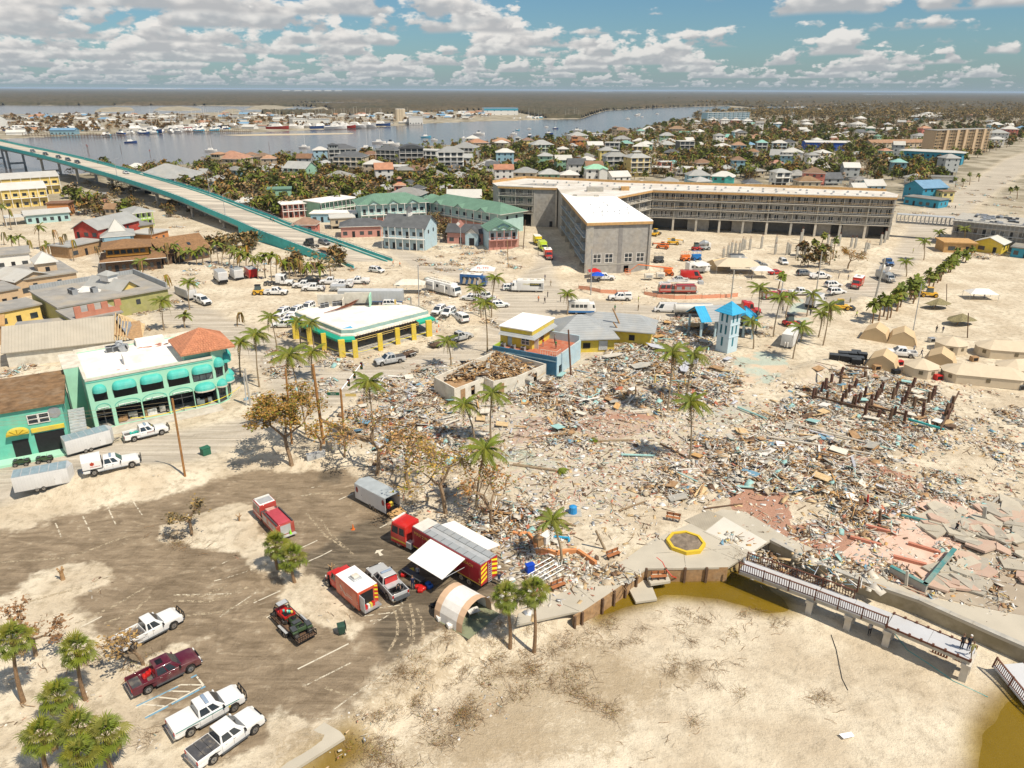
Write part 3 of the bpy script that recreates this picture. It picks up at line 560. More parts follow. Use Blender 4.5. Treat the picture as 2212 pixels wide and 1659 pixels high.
def bridge():
 t1=lambda x,y:(x*.25,164.6+.25*y);t2=lambda x,y:(553+x*.25,164.6+.25*y)
 pts=[(t2(840,1640),.75),(t2(720,1592),1.3),(t2(400,1470),2.9),(t2(0,1320),4.2),(t1(2050,1250),5.2),(t1(1810,1150),6.3),(t1(1525,1030),8.),(t1(1200,920),9.5),(t1(800,800),11.),(t1(400,690),12.4),(t1(0,600),13.6)]
 P=[G(u,v,z)for(u,v),z in pts];d=(P[-1]-P[-3]);d.z=0;d.normalize();P.append(P[-1]+d*120+Vector((0,0,1)));P.append(P[-1]+d*200)
 base=Vector((P[4].x,P[4].y,0));t=E('road_bridge','long turquoise-sided concrete road bridge curving up over the bay','bridge',base)
 Q=[]
 for i in range(len(P)-1):
  for k in range(4):
   a=P[max(i-1,0)];b_=P[i];c_=P[i+1];d_=P[min(i+2,len(P)-1)];s=k/4
   Q.append(.5*((2*b_)+(-a+c_)*s+(2*a-5*b_+4*c_-d_)*s*s+(-a+3*b_-3*c_+d_)*s**3))
 Q.append(P[-1]);n=len(Q);NR=[]
 for i in range(n):
  dd=Q[min(i+1,n-1)]-Q[max(i-1,0)];NR.append(Vector((-dd.y,dd.x,0)).normalized()*-1)
 Wd=14.5
 def sT(name,o0,o1,z0,z1,m,parent=t,top=None,i0=0,i1=n,zg=None):
  V=[];Fs=[]
  for i in range(i0,i1):
   q=Q[i]-base;nn=NR[i];b0=z0 if zg is None else zg-q.z
   for o,zz in((o0,b0),(o1,b0),(o1,z1),(o0,z1)):V.append((q.x+nn.x*o,q.y+nn.y*o,q.z+zz))
  k=0
  for i in range(i1-i0-1):
   a=4*i;
   for j in range(4):Fs.append((a+j,a+(j+1)%4,a+4+(j+1)%4,a+4+j))
  Fs+=[(3,2,1,0),(len(V)-4,len(V)-3,len(V)-2,len(V)-1)]
  b=MB();b.add(V,Fs,m);return b.ob(name,parent)
 deckm=bpy.data.materials.new('deck');deckm.use_nodes=True;tt=NT(deckm.node_tree);deckm.node_tree.nodes.clear()
 ps=tt.n('ShaderNodeNewGeometry').outputs['Position'];mp=tt.n('ShaderNodeMapping',i={'Vector':ps,'Rotation':(0,0,math.radians(45)),'Scale':(.02,.45,.1)}).outputs[0]
 c=tt.mix(tt.ss(tt.noise(mp,1.,5.,.6,.3),.4,.6),(.36,.32,.26,1),(.58,.52,.42,1));c=tt.mix(tt.m('MULTIPLY',tt.ss(tt.noise(ps,.3,5.,.6),.5,.7),.5),c,(.50,.46,.39,1))
 bs=tt.n('ShaderNodeBsdfPrincipled',i={0:c,'Roughness':.9});tt.n('ShaderNodeOutputMaterial',i={0:bs.outputs[0]})
 sT('deck',.3,Wd-.3,-1.2,-.85,deckm)
 sT('parapet',0,.3,-1.9,0,turqd);sT('parapet',Wd-.3,Wd,-1.9,0,turqd);sT('kerb',Wd-2.2,Wd-1.9,-.848,-.3,mat((.10,.40,.38),.7,.1,1.))
 sT('handrail',.1,.2,.35,.43,sL);sT('handrail',Wd-.2,Wd-.1,.4,.5,sL)
 sT('girder',.9,1.5,-2.9,-1.92,mat((.28,.34,.33),.8,.1,1.),i0=16);sT('girder',Wd-1.5,Wd-.9,-2.9,-1.92,conc,i0=16);sT('girder',6.2,6.8,-2.9,-1.22,conc,i0=16)
 sT('retaining_wall',.02,.5,0,-1.92,turqd,i1=17,zg=-.3);sT('retaining_wall',Wd-.5,Wd-.02,0,-1.92,turqd,i1=17,zg=-.3)
 q=Q[16]-base;nn=NR[16];b=MB();b.at(q.x,q.y,0,math.atan2(nn.y,nn.x));b.box(.05,Wd-.05,-.6,.0,-.3,q.z-1.93,conc);b.ob('abutment',t)
 pm=MB();
 for i in range(8,n*1):
  pass
 po=MB();po.box(-.04,.04,-.04,.04,0,.45,sL);po=po.mesh('rail_post')
 rb=MB()
 for i in range(n-1):
  for s in(0,.33,.66):
   q=Q[i].lerp(Q[i+1],s)-base;nn=NR[i]
   for o in(.15,Wd-.15):rb.box(q.x+nn.x*o-.05,q.x+nn.x*o+.05,q.y+nn.y*o-.05,q.y+nn.y*o+.05,q.z,q.z+.4,sL)
 rb.ob('rail_posts',t,kind='stuff')
 for i in[19,23,27,31,34,37,40,42,44,46,48]:
  if i>=n:break
  q=Q[i]-base;nn=NR[i];r=math.atan2(nn.y,nn.x);zc=q.z-2.9
  b=MB();b.at(q.x,q.y,0,r);b.box(.6,Wd-.6,-.7,.7,zc-1.,zc-.01,conc);b.ob('pier_cap',t)
  for o in((2.6,Wd-2.6)if zc>6 else(2.,Wd/2,Wd-2.)):
   b=MB();b.at(q.x,q.y,0,r)
   if zc>6:b.box(o-.6,o+.6,-.6,.6,-2.5,zc-1.01,conc)
   else:b.tube((o,0,-.4),(o,0,zc-1.01),.55,.55,conc,10)
   b.ob('pier_column',t)
  if zc>6:b=MB();b.at(q.x,q.y,0,r);b.box(2,Wd-2,-.8,.8,1.2,2.4,conc);b.ob('cross_beam',t)
 return t,Q,NR,Wd
br_,BQ,BN,BWD=bridge()
def oB(i,o,dz=-.85):q=BQ[int(i)].lerp(BQ[int(i)+1],i-int(i));n=BN[int(i)];return Vector((q.x+n.x*o,q.y+n.y*o,q.z+dz))
def aW(w,hg,dp,m,rim=None,_c={}):
 k=(round(w,2),hg,dp,m)
 if k in _c:return _c[k]
 b=MB();na=6;nt=5;pl=[]
 for i in range(na+1):a=pi-pi/2*i/na;pl.append((-w/2+dp+cos(a)*dp,-sin(a)*dp,a))
 nf=max(2,int((w-2*dp)/.35))
 for i in range(1,nf):pl.append((-w/2+dp+(w-2*dp)*i/nf,-dp,0))
 for i in range(na+1):a=pi/2-pi/2*i/na;pl.append((w/2-dp+cos(a)*dp,-sin(a)*dp,a))
 n=len(pl);V=[]
 for j in range(nt+1):
  ph=pi/2*j/nt;s=cos(ph)
  for i,(x,y,a)in enumerate(pl):
   xo=x-max(-w/2+dp,min(w/2-dp,x));bul=1+.03*(i%2)
   V.append((max(-w/2+dp,min(w/2-dp,x))+xo*s*1.0,y*s*bul,hg*sin(ph)))
 Fs=[(j*n+i,j*n+i+1,(j+1)*n+i+1,(j+1)*n+i)for j in range(nt)for i in range(n-1)]
 b.add(V,Fs,m);b.add([(v[0],v[1],v[2]-.25)for v in V[:n]]+V[:n],[(i,i+1,n+i+1,n+i)for i in range(n-1)],rim or m)
 _c[k]=b.mesh('awning');return _c[k]
acm=MB();acm.box(-.45,.45,-.45,.45,0,.9,sL);acm.box(-.40,.40,-.455,-.45,.1,.8,sD);acm.tube((0,0,.9),(0,0,.94),.36,.36,kK,12);acm=acm.mesh('air_conditioner')
def ac(parent,x,y,z,rz=0,s=1.,rot=None):return link('air_conditioner',acm,parent,(x,y,z),rz,scale=s,rot=rot)
def mint_building():
 loc,rz,Wt=FR((208,931),(474,873));g=G(474,873);Wt=(Vector((g.x,g.y,0))-loc).length
 t=E('mint_building','two-storey mint green shop building with rounded turquoise awnings and a red tiled corner roof','building',loc,rz);H=8.7
 D=loc2(loc,rz,G(118,770,H))[1]-loc2(loc,rz,G(184,821,H))[1];D=max(14,min(D,24));f=Wt/23.6
 ux=[.088,.275,.485,.70,.90];uw=[1.9,3.4,3.3,3.3,3.2];lw=[2.2,3.7,3.8,3.7,3.6]
 ops=[]
 for i in range(5):
  c=ux[i]*Wt;
  ops.append((c-lw[i]/2,c+lw[i]/2,.15,3.3))
  ops.append((c-uw[i]/2,c+uw[i]/2,4.75,6.9))
 b=MB();wO(b,Wt,0,H,ops,mint,.35);b.box(-.01,Wt,-.12,-.002,H-.35,H+.05,offw);b.box(0,Wt,-.05,-.002,H-.75,H-.6,mintd);b.ob('front_wall',t)
 b=MB();b.box(0,.35,.35,D,0,H,mint);b.box(-.1,.36,0,D,H,H+.12,offw);b.box(-2.2,0,D*.45,D,0,H,mint);b.box(-2.3,.0,D*.45,D,H,H+.1,offw);b.tube((-.1,D*.3,0),(-.1,D*.3,H),.07,.07,offw,6);b.ob('side_wall',t)
 b=MB();b.box(.35,Wt,D-.3,D,0,H,mint);b.box(0,Wt+1,D-.3,D,H,H+.5,offw);b.ob('back_wall',t)
 b=MB();b.box(.35,Wt+.5,.35,D-.3,H-.5,H-.2,roofw);b.ob('roof',t)
 b=MB();b.box(.35,Wt,.4,D-.3,3.9,4.2,conc);b.box(.35,Wt,.4,D-.3,.02,.1,conc);b.ob('floor_slab',t)
 b=MB();b.box(.4,Wt,3.6,3.7,.12,3.9,dark);b.box(.4,Wt,2.6,2.7,4.21,H-.5,dark);b.ob('inner_wall',t)  # room darkness is put into the near-black colour of these back walls
 for i in range(5):
  c=ux[i]*Wt
  link('awning',aW(uw[i]+.1,1.0,.85,turq),t,(c,0,6.55))
  if i<4:
   b=MB();b.box(c-uw[i]/2,c+uw[i]/2,.12,.18,4.75,6.9,kK);b.ob('window',t)
  else:gZ('window',t,c,5.8,uw[i],2.1,.15,sD,mat((.25,.27,.26),.2,.3,1.5),3,2)
 link('awning',aW(3.3,1.1,1.2,turq,offw),t,(ux[4]*Wt,0,3.35))
 for i in range(4):
  c=ux[i]*Wt;b=MB();w_=uw[i]*.38
  for k in range(3):b.tube((c-w_,-.15-.2*k,3.55+.12*k),(c+w_,-.1-.25*k,3.6+.1*k),.045,.045,galv,4)
  for k in range(4):x=c-w_+2*w_*k/3;b.tube((x,-.05,3.75),(x,-.6,3.5),.035,.035,galv,4)
  pts=[(c+cos(a)*uw[i]*.55,-.02,3.45+sin(a)*.85)for a in[pi*j/8 for j in range(9)]];b.path(pts,.05,mintd,4);b.ob('awning_frame',t)
 b=MB()
 for k in range(6):b.add([(ux[2]*Wt-2+k*.6+R(),-.3-R()*.8,3.4+R()*.7)for _ in range(3)],[(0,1,2)],turq)
 b.ob('torn_awning',t)
 for i in(0,3):
  c=ux[i]*Wt;w_=lw[i];b=MB();
  for xx in(-w_/2+.05,0,w_/2-.05):b.box(c+xx-.05,c+xx+.05,.1,.2,.15,3.3,sD)
  b.box(c-w_/2,c+w_/2,.1,.2,2.4,2.5,sD);b.ob('shopfront_frame',t)
 for i in(1,2,4):
  b=MB();c=ux[i]*Wt
  for k in range(4):b.cb(c+U(-1.3,1.3),1.2+R(),.3+R()*.6,.5+R(),.5,.4+R(),random.choice((wH,conc,wood)));
  b.ob('rubbish_heap',t)
 pts=[(Wt,0),(Wt+1.8,1.0),(Wt+3.0,3.2),(Wt+3.0,6.4),(Wt+1.8,8.4),(Wt,9.)]
 b=MB();
 for k in range(5):
  a,c=pts[k],pts[k+1];l=math.hypot(c[0]-a[0],c[1]-a[1]);r=ang(a,c);b.at(a[0],a[1],0,r)
  o=[(l*.12,l*.88,.2,3.1),(l*.12,l*.88,4.7,7.0)]if k<3 else[]
  wO(b,l,0,9.7,o,mint,.3)
 b.at();b.ob('corner_wall',t)
 b=MB();b.prism([(Wt-.01+.3,.6)]+[(x-.4,y)for x,y in pts[1:5]]+[(Wt+.3,8.6)],4.,4.2,conc);b.ob('floor_slab',t)
 for k in range(3):
  a,c=pts[k],pts[k+1];l=math.hypot(c[0]-a[0],c[1]-a[1]);r=ang(a,c);mx_,my=(a[0]+c[0])/2,(a[1]+c[1])/2
  for z0,nx in((5.85,2),):gZ('window',t,0,0,l*.76,2.3,fm=sD,nx=nx,loc=(mx_-sin(r)*.12,my+cos(r)*.12,z0),rz=r)
  if k<2:gZ('shop_door',t,0,0,l*.76,2.9,fm=sD,nx=2,loc=(mx_-sin(r)*.12,my+cos(r)*.12,1.65),rz=r)
  link('awning',aW(l*.95,1.2,.95,turq),t,(mx_,my,7.0),r)
  if k<3:link('awning',aW(l*.95,1.0,1.1,turq,offw),t,(mx_,my,3.3),r)
 b=MB();b.box(Wt-4.2,Wt+.2,.7,8.4,H-.2,9.65,mint);b.ob('tower_wall',t)
 x0,x1,y0,y1=Wt-4.8,Wt+3.8,-.5,9.2
 hb=MB();hb.box(x0,x1,y0,y1,9.7,9.9,rT);roof=hb.ob('tile_roof',t);N=13;cxx,cyy=(x0+x1)/2,(y0+y1)/2;hh_=2.7
 for k in range(N):
  s=1-k/N;s2=1-(k+1.25)/N;s2=max(s2,0);z0=9.9+hh_*k/N;z1=z0+hh_*1.25/N
  b=MB();hx,hy=(x1-x0)/2,(y1-y0)/2
  A=[(cxx-hx*s,cyy-hy*s,z0+.06),(cxx+hx*s,cyy-hy*s,z0+.06),(cxx+hx*s,cyy+hy*s,z0+.06),(cxx-hx*s,cyy+hy*s,z0+.06)];B=[(cxx-hx*s2,cyy-hy*s2,z1),(cxx+hx*s2,cyy-hy*s2,z1),(cxx+hx*s2,cyy+hy*s2,z1),(cxx-hx*s2,cyy+hy*s2,z1)]
  C=[(p[0],p[1],p[2]-.07)for p in A];b.add(A+B+C,[(0,1,5,4),(1,2,6,5),(2,3,7,6),(3,0,4,7),(8,9,1,0),(9,10,2,1),(10,11,3,2),(11,8,0,3)],rT);
  if s>.12:
   nn=int(2*hx*s/.42)
   for q in range(nn):
    x=cxx-hx*s+(q+.5)*2*hx*s/nn;f_=s2/s;b.tube((x,A[0][1]+.01,z0+.07),(cxx+(x-cxx)*f_,B[0][1],z1+.02),.07,.07,rT,4,False)
   nn=int(2*hy*s/.42)
   for q in range(nn):
    y=cyy-hy*s+(q+.5)*2*hy*s/nn;f_=s2/s;b.tube((A[1][0]-.01,y,z0+.07),(B[1][0],cyy+(y-cyy)*f_,z1+.02),.07,.07,rT,4,False)
  b.ob('tile_course',roof)
 b=MB();b.box(Wt*.33,Wt*.33+3.6,4.,6.6,H-.2,H+1.2,roofw);b.ob('roof_hatch',t)
 b=MB();b.box(Wt*.50,Wt*.50+4.5,D-2.,D-.5,H-.2,H+.9,roofw);b.ob('roof_kerb',t)
 for k,(x,y,rx)in enumerate(((.27,D-2.3,0),(.31,D-2.4,0),(.36,D-3.,1.2),(.34,D-1.9,.6),(.38,D-2.3,1.5),(.37,D-1.2,.9))):ac(t,Wt*x,y,H-.2+(.3 if rx else 0),k*.5,1.1,(rx,0,k*.6)if rx else None)
 b=MB()
 for k in range(16):
  cx_,cy_=(Wt*.66,D-3.)if k<11 else((Wt*.43,5.4),(Wt*.27,2.2),(Wt*.33,1.7),(Wt*.9,D-2),(Wt*.45,D-5))[k-11];s=.7 if k<11 else .35;x=cx_+random.gauss(0,1.1 if k<11 else .1);y=cy_+random.gauss(0,.5 if k<11 else .1)
  b.prism([(x+s*cos(a)*U(.5,1),y+s*.6*sin(a)*U(.5,1))for a in[j*pi/3 for j in range(6)]],H-.197,H-.185,mat((.40,.13,.08),.8,.2,3.))
 b.ob('roof_scabs',t)
 b=MB();b.box(-.3,Wt,-3.2,-.02,-.3,.14,pale);b.ob('pavement',t)
 return t,loc,rz,Wt,D
mb_=mint_building()
def tape(pts,label,w=.09):
 b=MB();y=mat((.85,.70,.02),.5,.1,4.)
 P=[]
 for i in range(len(pts)-1):
  a=Vector(pts[i]);c=Vector(pts[i+1])
  for k in range(8):s=k/8;p=a.lerp(c,s);p.z-=.5*4*s*(1-s)*min(1,(c-a).length/12);P.append(p)
 P.append(Vector(pts[-1]))
 for i in range(len(P)-1):b.quad(P[i],P[i+1],P[i+1]+Vector((0,.02,w)),P[i]+Vector((0,.02,w)),y)
 return b.ob('hazard_tape',label=label,cat='barrier tape')
def m2(loc,rz,x,y,z):return(loc.x+x*cos(rz)-y*sin(rz),loc.y+x*sin(rz)+y*cos(rz),z)
_,ml,mr,mW,mD=mb_
tape([m2(ml,mr,5,-.6,1.1),m2(ml,mr,13,-1.4,1.2),m2(ml,mr,mW-.5,-1.2,1.3),m2(ml,mr,mW+4.2,2,1.5),m2(ml,mr,mW+5,4,1.6)],'yellow hazard tape strung along the front of the mint green building')
def yellow_store():
 Z=4.9;px=[(637,674),(737,713),(763,712),(925,671),(908,662),(880,657),(775,660),(713,660),(664,664)]
 base=G(737,765);t=E('corner_store','single-storey corner store with white roof, green awning band and bare yellow columns','shop',base)
 P=[(lambda g:(g.x-base.x,g.y-base.y))(G(u,v,Z))for u,v in px];P=cc(P)if sum(P[i][0]*P[(i+1)%9][1]-P[(i+1)%9][0]*P[i][1]for i in range(9))>0 else P
 def off(P,d):
  n=len(P);r=[]
  for j in range(n):
   a=Vector((*P[j-1],0));b_=Vector((*P[j],0));c_=Vector((*P[(j+1)%n],0));n1=Vector(((b_-a).y,-(b_-a).x,0)).normalized();n2=Vector(((c_-b_).y,-(c_-b_).x,0)).normalized();m=(n1+n2);m=m/max(.4,m.length_squared/2);r.append((b_.x+m.x*d,b_.y+m.y*d))
  return r
 b=MB();b.prism(P,Z-.25,Z-.1,roofw);b.ob('roof',t)
 def ring(d0,d1,z0,z1,m,name,zb=None,segs=None):
  A=off(P,d0);B=off(P,d1);n=len(P);b=MB()
  for i in range(n):
   if segs and i not in segs:continue
   j=(i+1)%n;b.add([(*A[i],z1),(*A[j],z1),(*B[j],z0),(*B[i],z0),(*A[i],z0),(*A[j],z0)],[(3,2,1,0),(4,5,2,3),(0,1,5,4)],m)
  return b.ob(name,t)
 ring(-.35,.0,Z-.1,Z+.1,offw,'parapet_cap');ring(.0,.02,Z-.75,Z,mat((.30,.45,.42),.75,.1,1.),'parapet_band');ring(.02,.35,Z-1.05,Z-.75,offw,'cornice');ring(.3,.45,Z-1.35,Z-1.05,offw,'cornice')
 b=MB();n=9
 green=mat((.02,.36,.24),.55,.1,1.5);L=[]
 O=off(P,.45);O2=off(P,1.2)
 def skin(i,s0,s1,nm='awning'):
  j=(i+1)%n;b=MB();a0=Vector((*O[i],0)).lerp(Vector((*O[j],0)),s0);a1=Vector((*O[i],0)).lerp(Vector((*O[j],0)),s1);c0=Vector((*O2[i],0)).lerp(Vector((*O2[j],0)),s0);c1=Vector((*O2[i],0)).lerp(Vector((*O2[j],0)),s1)
  b.add([(a0.x,a0.y,Z-1.2),(a1.x,a1.y,Z-1.2),(c1.x,c1.y,Z-1.75),(c0.x,c0.y,Z-1.75),(c1.x,c1.y,Z-2.2),(c0.x,c0.y,Z-2.2)],[(0,1,2,3),(3,2,4,5)],green);b.ob(nm,t)
 def frame(i,s0,s1):
  j=(i+1)%n;b=MB();A0=Vector((*O[i],0));A1=Vector((*O[j],0));C0=Vector((*O2[i],0));C1=Vector((*O2[j],0))
  l=(A1-A0).length*(s1-s0);k=int(l/.7)
  for q in range(k+1):
   s=s0+(s1-s0)*q/k;a=A0.lerp(A1,s);c=C0.lerp(C1,s);b.tube((a.x,a.y,Z-1.2),(c.x,c.y,Z-1.75),.04,.04,wD,4);b.tube((c.x,c.y,Z-1.75),(c.x,c.y,Z-2.15),.04,.04,wD,4);b.tube((c.x,c.y,Z-2.15),(a.x,a.y,Z-2.0),.03,.03,wD,4)
  for zz in(Z-1.75,Z-2.15):a=C0.lerp(C1,s0);c=C0.lerp(C1,s1);b.tube((a.x,a.y,zz),(c.x,c.y,zz),.05,.05,yelp,4)
  b.ob('awning_frame',t)
 def eB(a,c):
  ga=G(*px[a],Z);gc=G(*px[c],Z)
  for i in range(9):
   p=P[i];q=P[(i+1)%9]
   if math.hypot(p[0]+base.x-ga.x,p[1]+base.y-ga.y)<.1 and math.hypot(q[0]+base.x-gc.x,q[1]+base.y-gc.y)<.1:return i
 e1,e2,e3,e4=eB(0,1),eB(1,2),eB(2,3),eB(3,4)
 skin(e1,0,1);skin(e2,0,1);frame(e3,0,.78);skin(e3,.78,1);skin(e4,0,1)
 b=MB();In=off(P,-.5)
 for i in range(9):
  j=(i+1)%9;a=In[i];c=In[j];l=math.hypot(c[0]-a[0],c[1]-a[1]);b.at(a[0],a[1],0,ang(a,c));b.box(0,l,0,.4,Z-1.6,Z-.26,yelp)
 b.at();b.ob('lintel',t)
 colp=[(345,735),(465,785),(590,835),(745,895),(860,900),(1075,838),(1225,785),(1365,750),(1495,715)]
 for x,y in colp:
  g=G(553+.25*x,548.6+.25*y);b=MB();x_,y_=g.x-base.x,g.y-base.y+.35;w_=.62 if x in(345,745,1495)else .48;b.at(x_,y_,0,.4);b.box(-w_,w_,-w_*.6,w_*.6,0,Z-1.3,yel);b.ob('column',t)
 for k in range(7):
  u=690+k*33;v=700-abs(k-1.5)*7;g=G(u,v);b=MB();b.cb(g.x-base.x,g.y-base.y,1.5,.4,.4,3.4,yelp if k%2 else conc);b.ob('column',t)
 for i in range(9):
  if i in(e1,e2,e3,e4):continue
  j=(i+1)%9;a=In[i];c=In[j];l=math.hypot(c[0]-a[0],c[1]-a[1]);b=MB();b.at(a[0],a[1],0,ang(a,c));wO(b,l,0,Z-.3,[(l*.2,l*.45,.3,2.8),(l*.6,l*.8,.3,2.8)]if l>8 else[],pale,.3);b.ob('rear_wall',t)
 b=MB();Fl=off(P,1.3);b.prism(Fl,-.2,.12,conc);b.ob('floor_slab',t)
 for u,v in((697,664),(706,662),(723,660),(731,659),(738,658)):g=G(u,v,Z);ac(t,g.x-base.x,g.y-base.y,Z-.1,.3,1.1)
 b=MB()
 for k in range(9):a=G(700+k*4,677-k,Z);c=G(760+k*3,664-k*2,Z);b.tube((a.x-base.x,a.y-base.y,Z+.1+.1*R()),(c.x-base.x,c.y-base.y,Z+.4+R()*.4),.07,.07,rust,4)
 b.ob('roof_pipes',t)
 g=G(745,656,Z);b=MB();b.at(g.x-base.x,g.y-base.y,0,.1);b.box(-6,0,0,.3,Z-.1,Z+2.2,offw);b.box(0,6,.5,.8,Z-.1,Z+2.4,offw);b.box(5.7,6,-3,.5,Z-.1,Z+2.4,mint);b.box(-.3,0,-2.2,0,Z-.1,Z+1.5,offw);b.ob('roof_screen',t)
 g=G(737,710,Z)
 b=MB();b.poly([(*((lambda q:(q.x-base.x,q.y-base.y))(G(*p,Z))),Z-.09)for p in((738,709),(763,708),(757,703))],mat((.12,.42,.65),.6,.1,2.));b.ob('blue_board',t)
 c=[(g_.x,g_.y,1.2)for g_ in[G(*(553+.25*x,548.6+.25*y))for x,y in colp]]
 tape(c,'yellow hazard tape strung round the columns of the corner store')
yellow_store()
def blue_building():
 Z=4.0;loc,rz,W_=FR((1064,747),(1202,772),Z);t=E('blue_building','blue walled building with red roof terrace and yellow upper room','building',loc,rz)
 D=loc2(loc,rz,G(1266,736,Z))[1]
 b=MB();b.box(0,W_,0,.3,0,Z,blu);b.box(W_*.0,W_,-.03,-.002,Z-1.0,Z-.8,mat((.35,.5,.55),.7,.1,1.));b.ob('front_wall',t)
 b=MB();b.at(W_,.3,0,pi/2);wO(b,D-.3,0,Z,[(1.0,2.3,0,1.9)],bluel,.3,-.0);b.at();b.box(W_-.02,W_+.0,.3,D,Z,Z+.1,offw);b.ob('east_wall',t)
 b=MB();b.box(0,.3,.3,D,0,Z,mat((.30,.42,.04),.8,.1,1.));b.box(.3,W_-.3,D-.3,D,0,Z+.9,bluel);b.ob('rear_wall',t)
 b=MB();b.box(.3,W_-.3,.3,D-.3,Z-1.0,Z-.7,brick_);b.ob('terrace_floor',t)
 x0,x1,y0,y1=-.2,W_*.50,D*.30,D+1.5;
 b=MB();b.at(x0,y0,0,0);wO(b,x1-x0,Z-.7,Z+2.9,[(1.6,2.6,Z-.7,Z+1.4),(5.2-.6,7.0-.6,Z+.0,Z+1.5)],yel,.25);b.at(x1,y0+.25,0,pi/2);wO(b,y1-y0-.25,Z-.7,Z+2.9,[(.8,2.0,Z-.7,Z+1.4),(3.2,5.0,Z,Z+1.5)],yel,.25);b.at();b.box(x0,x0+.25,y0+.25,y1,Z-.7,Z+2.9,yel);b.box(x0,x1,y1,y1+.25,Z-.7,Z+2.9,yel);b.ob('upper_wall',t)
 b=MB();b.box(x0-.3,x1+.1,y0-.2,y1+.5,Z+2.95,Z+3.15,mat((.9,.89,.86),.7,.03,.5));b.ob('flat_roof',t)
 b=MB();b.add([(x0,y0,Z+2.1),(x1,y0,Z+2.1),(x1+1.,y0-1.,Z+1.6),(x0,y0-1.,Z+1.6),(x1,y1,Z+2.1),(x1+1.,y1,Z+1.6)],[(3,2,1,0),(2,5,4,1)],roofgy);b.ob('eave_roof',t)
 b=MB();b.box(x0+1.6,x0+2.6,y0+.1,y0+.15,Z-.7,Z+1.4,bluel);b.ob('door',t)
 gZ('window',t,x0+5.5,Z+.75,1.8,1.5,y0+.1,wH,glassg,2,2);b=MB();b.box(x1-.02,x1+.9,y0+.9,y0+.98,Z-.7,Z+1.35,wH);b.ob('door',t)
 gZ('window',t,0,0,1.8,1.5,fm=wD,nx=2,loc=(x1-.1,y0+4.3,Z+.75),rz=pi/2)
 for k in range(3):ac(t,1.2+k*2.2,y0-1.4,Z-.7,0,.9)
 b=MB();
 for k in range(7):b.tube((W_-3.4+k*.5,.15,Z),(W_-3.4+k*.5,.15,Z+1.),.03,.03,offw,4)
 b.tube((W_-3.4,.15,Z+1.),(W_,.15,Z+1.),.04,.04,offw,4);b.tube((W_-.1,.15,Z+1.),(W_-.1,2.4,Z+1.),.04,.04,offw,4)
 for k in range(5):b.tube((W_-.1,.15+k*.55,Z),(W_-.1,.15+k*.55,Z+1.),.03,.03,offw,4)
 b.ob('railing',t)
 return loc,rz,W_,D
bb=blue_building()
def hip_bldg(name,label,c,zr,w,d,rz,hr,roofm,wallm,ov=.9,cat='building'):
 g=G(*c,zr+hr);t=E(name,label,cat,(g.x,g.y,0),rz);b=MB();b.box(-w/2,w/2,-d/2,d/2,-.2,zr,wallm);b.ob('wall',t);b=MB();b.hip(-w/2,w/2,-d/2,d/2,zr,hr,roofm,ov,rid=min(w,d)/2*.98 if w>d*1.15 else None);b.ob('roof',t);return t
h1=hip_bldg('hipped_building','yellow-walled building under a large pyramid-shaped grey metal roof beside the blue building',(1252,679),3.0,12.5,11.5,.12,3.4,roofgy,yel)
b=MB();b.box(3.0,4.8,-5.9,-5.78,.4,2.4,galv);b.ob('shutter',h1);b=MB();b.box(-.3,1.2,-5.85,-5.76,.9,2.0,kK);b.ob('window',h1)
h2=hip_bldg('hipped_building','smaller yellow building with a grey metal hipped roof, nearer the rubble',(1335,676),3.2,15,8,-.25,2.4,roofgy,yel)
b=MB();b.box(3,4.2,-4.1,-4.01,1.,2.2,dark);b.ob('window',h2)
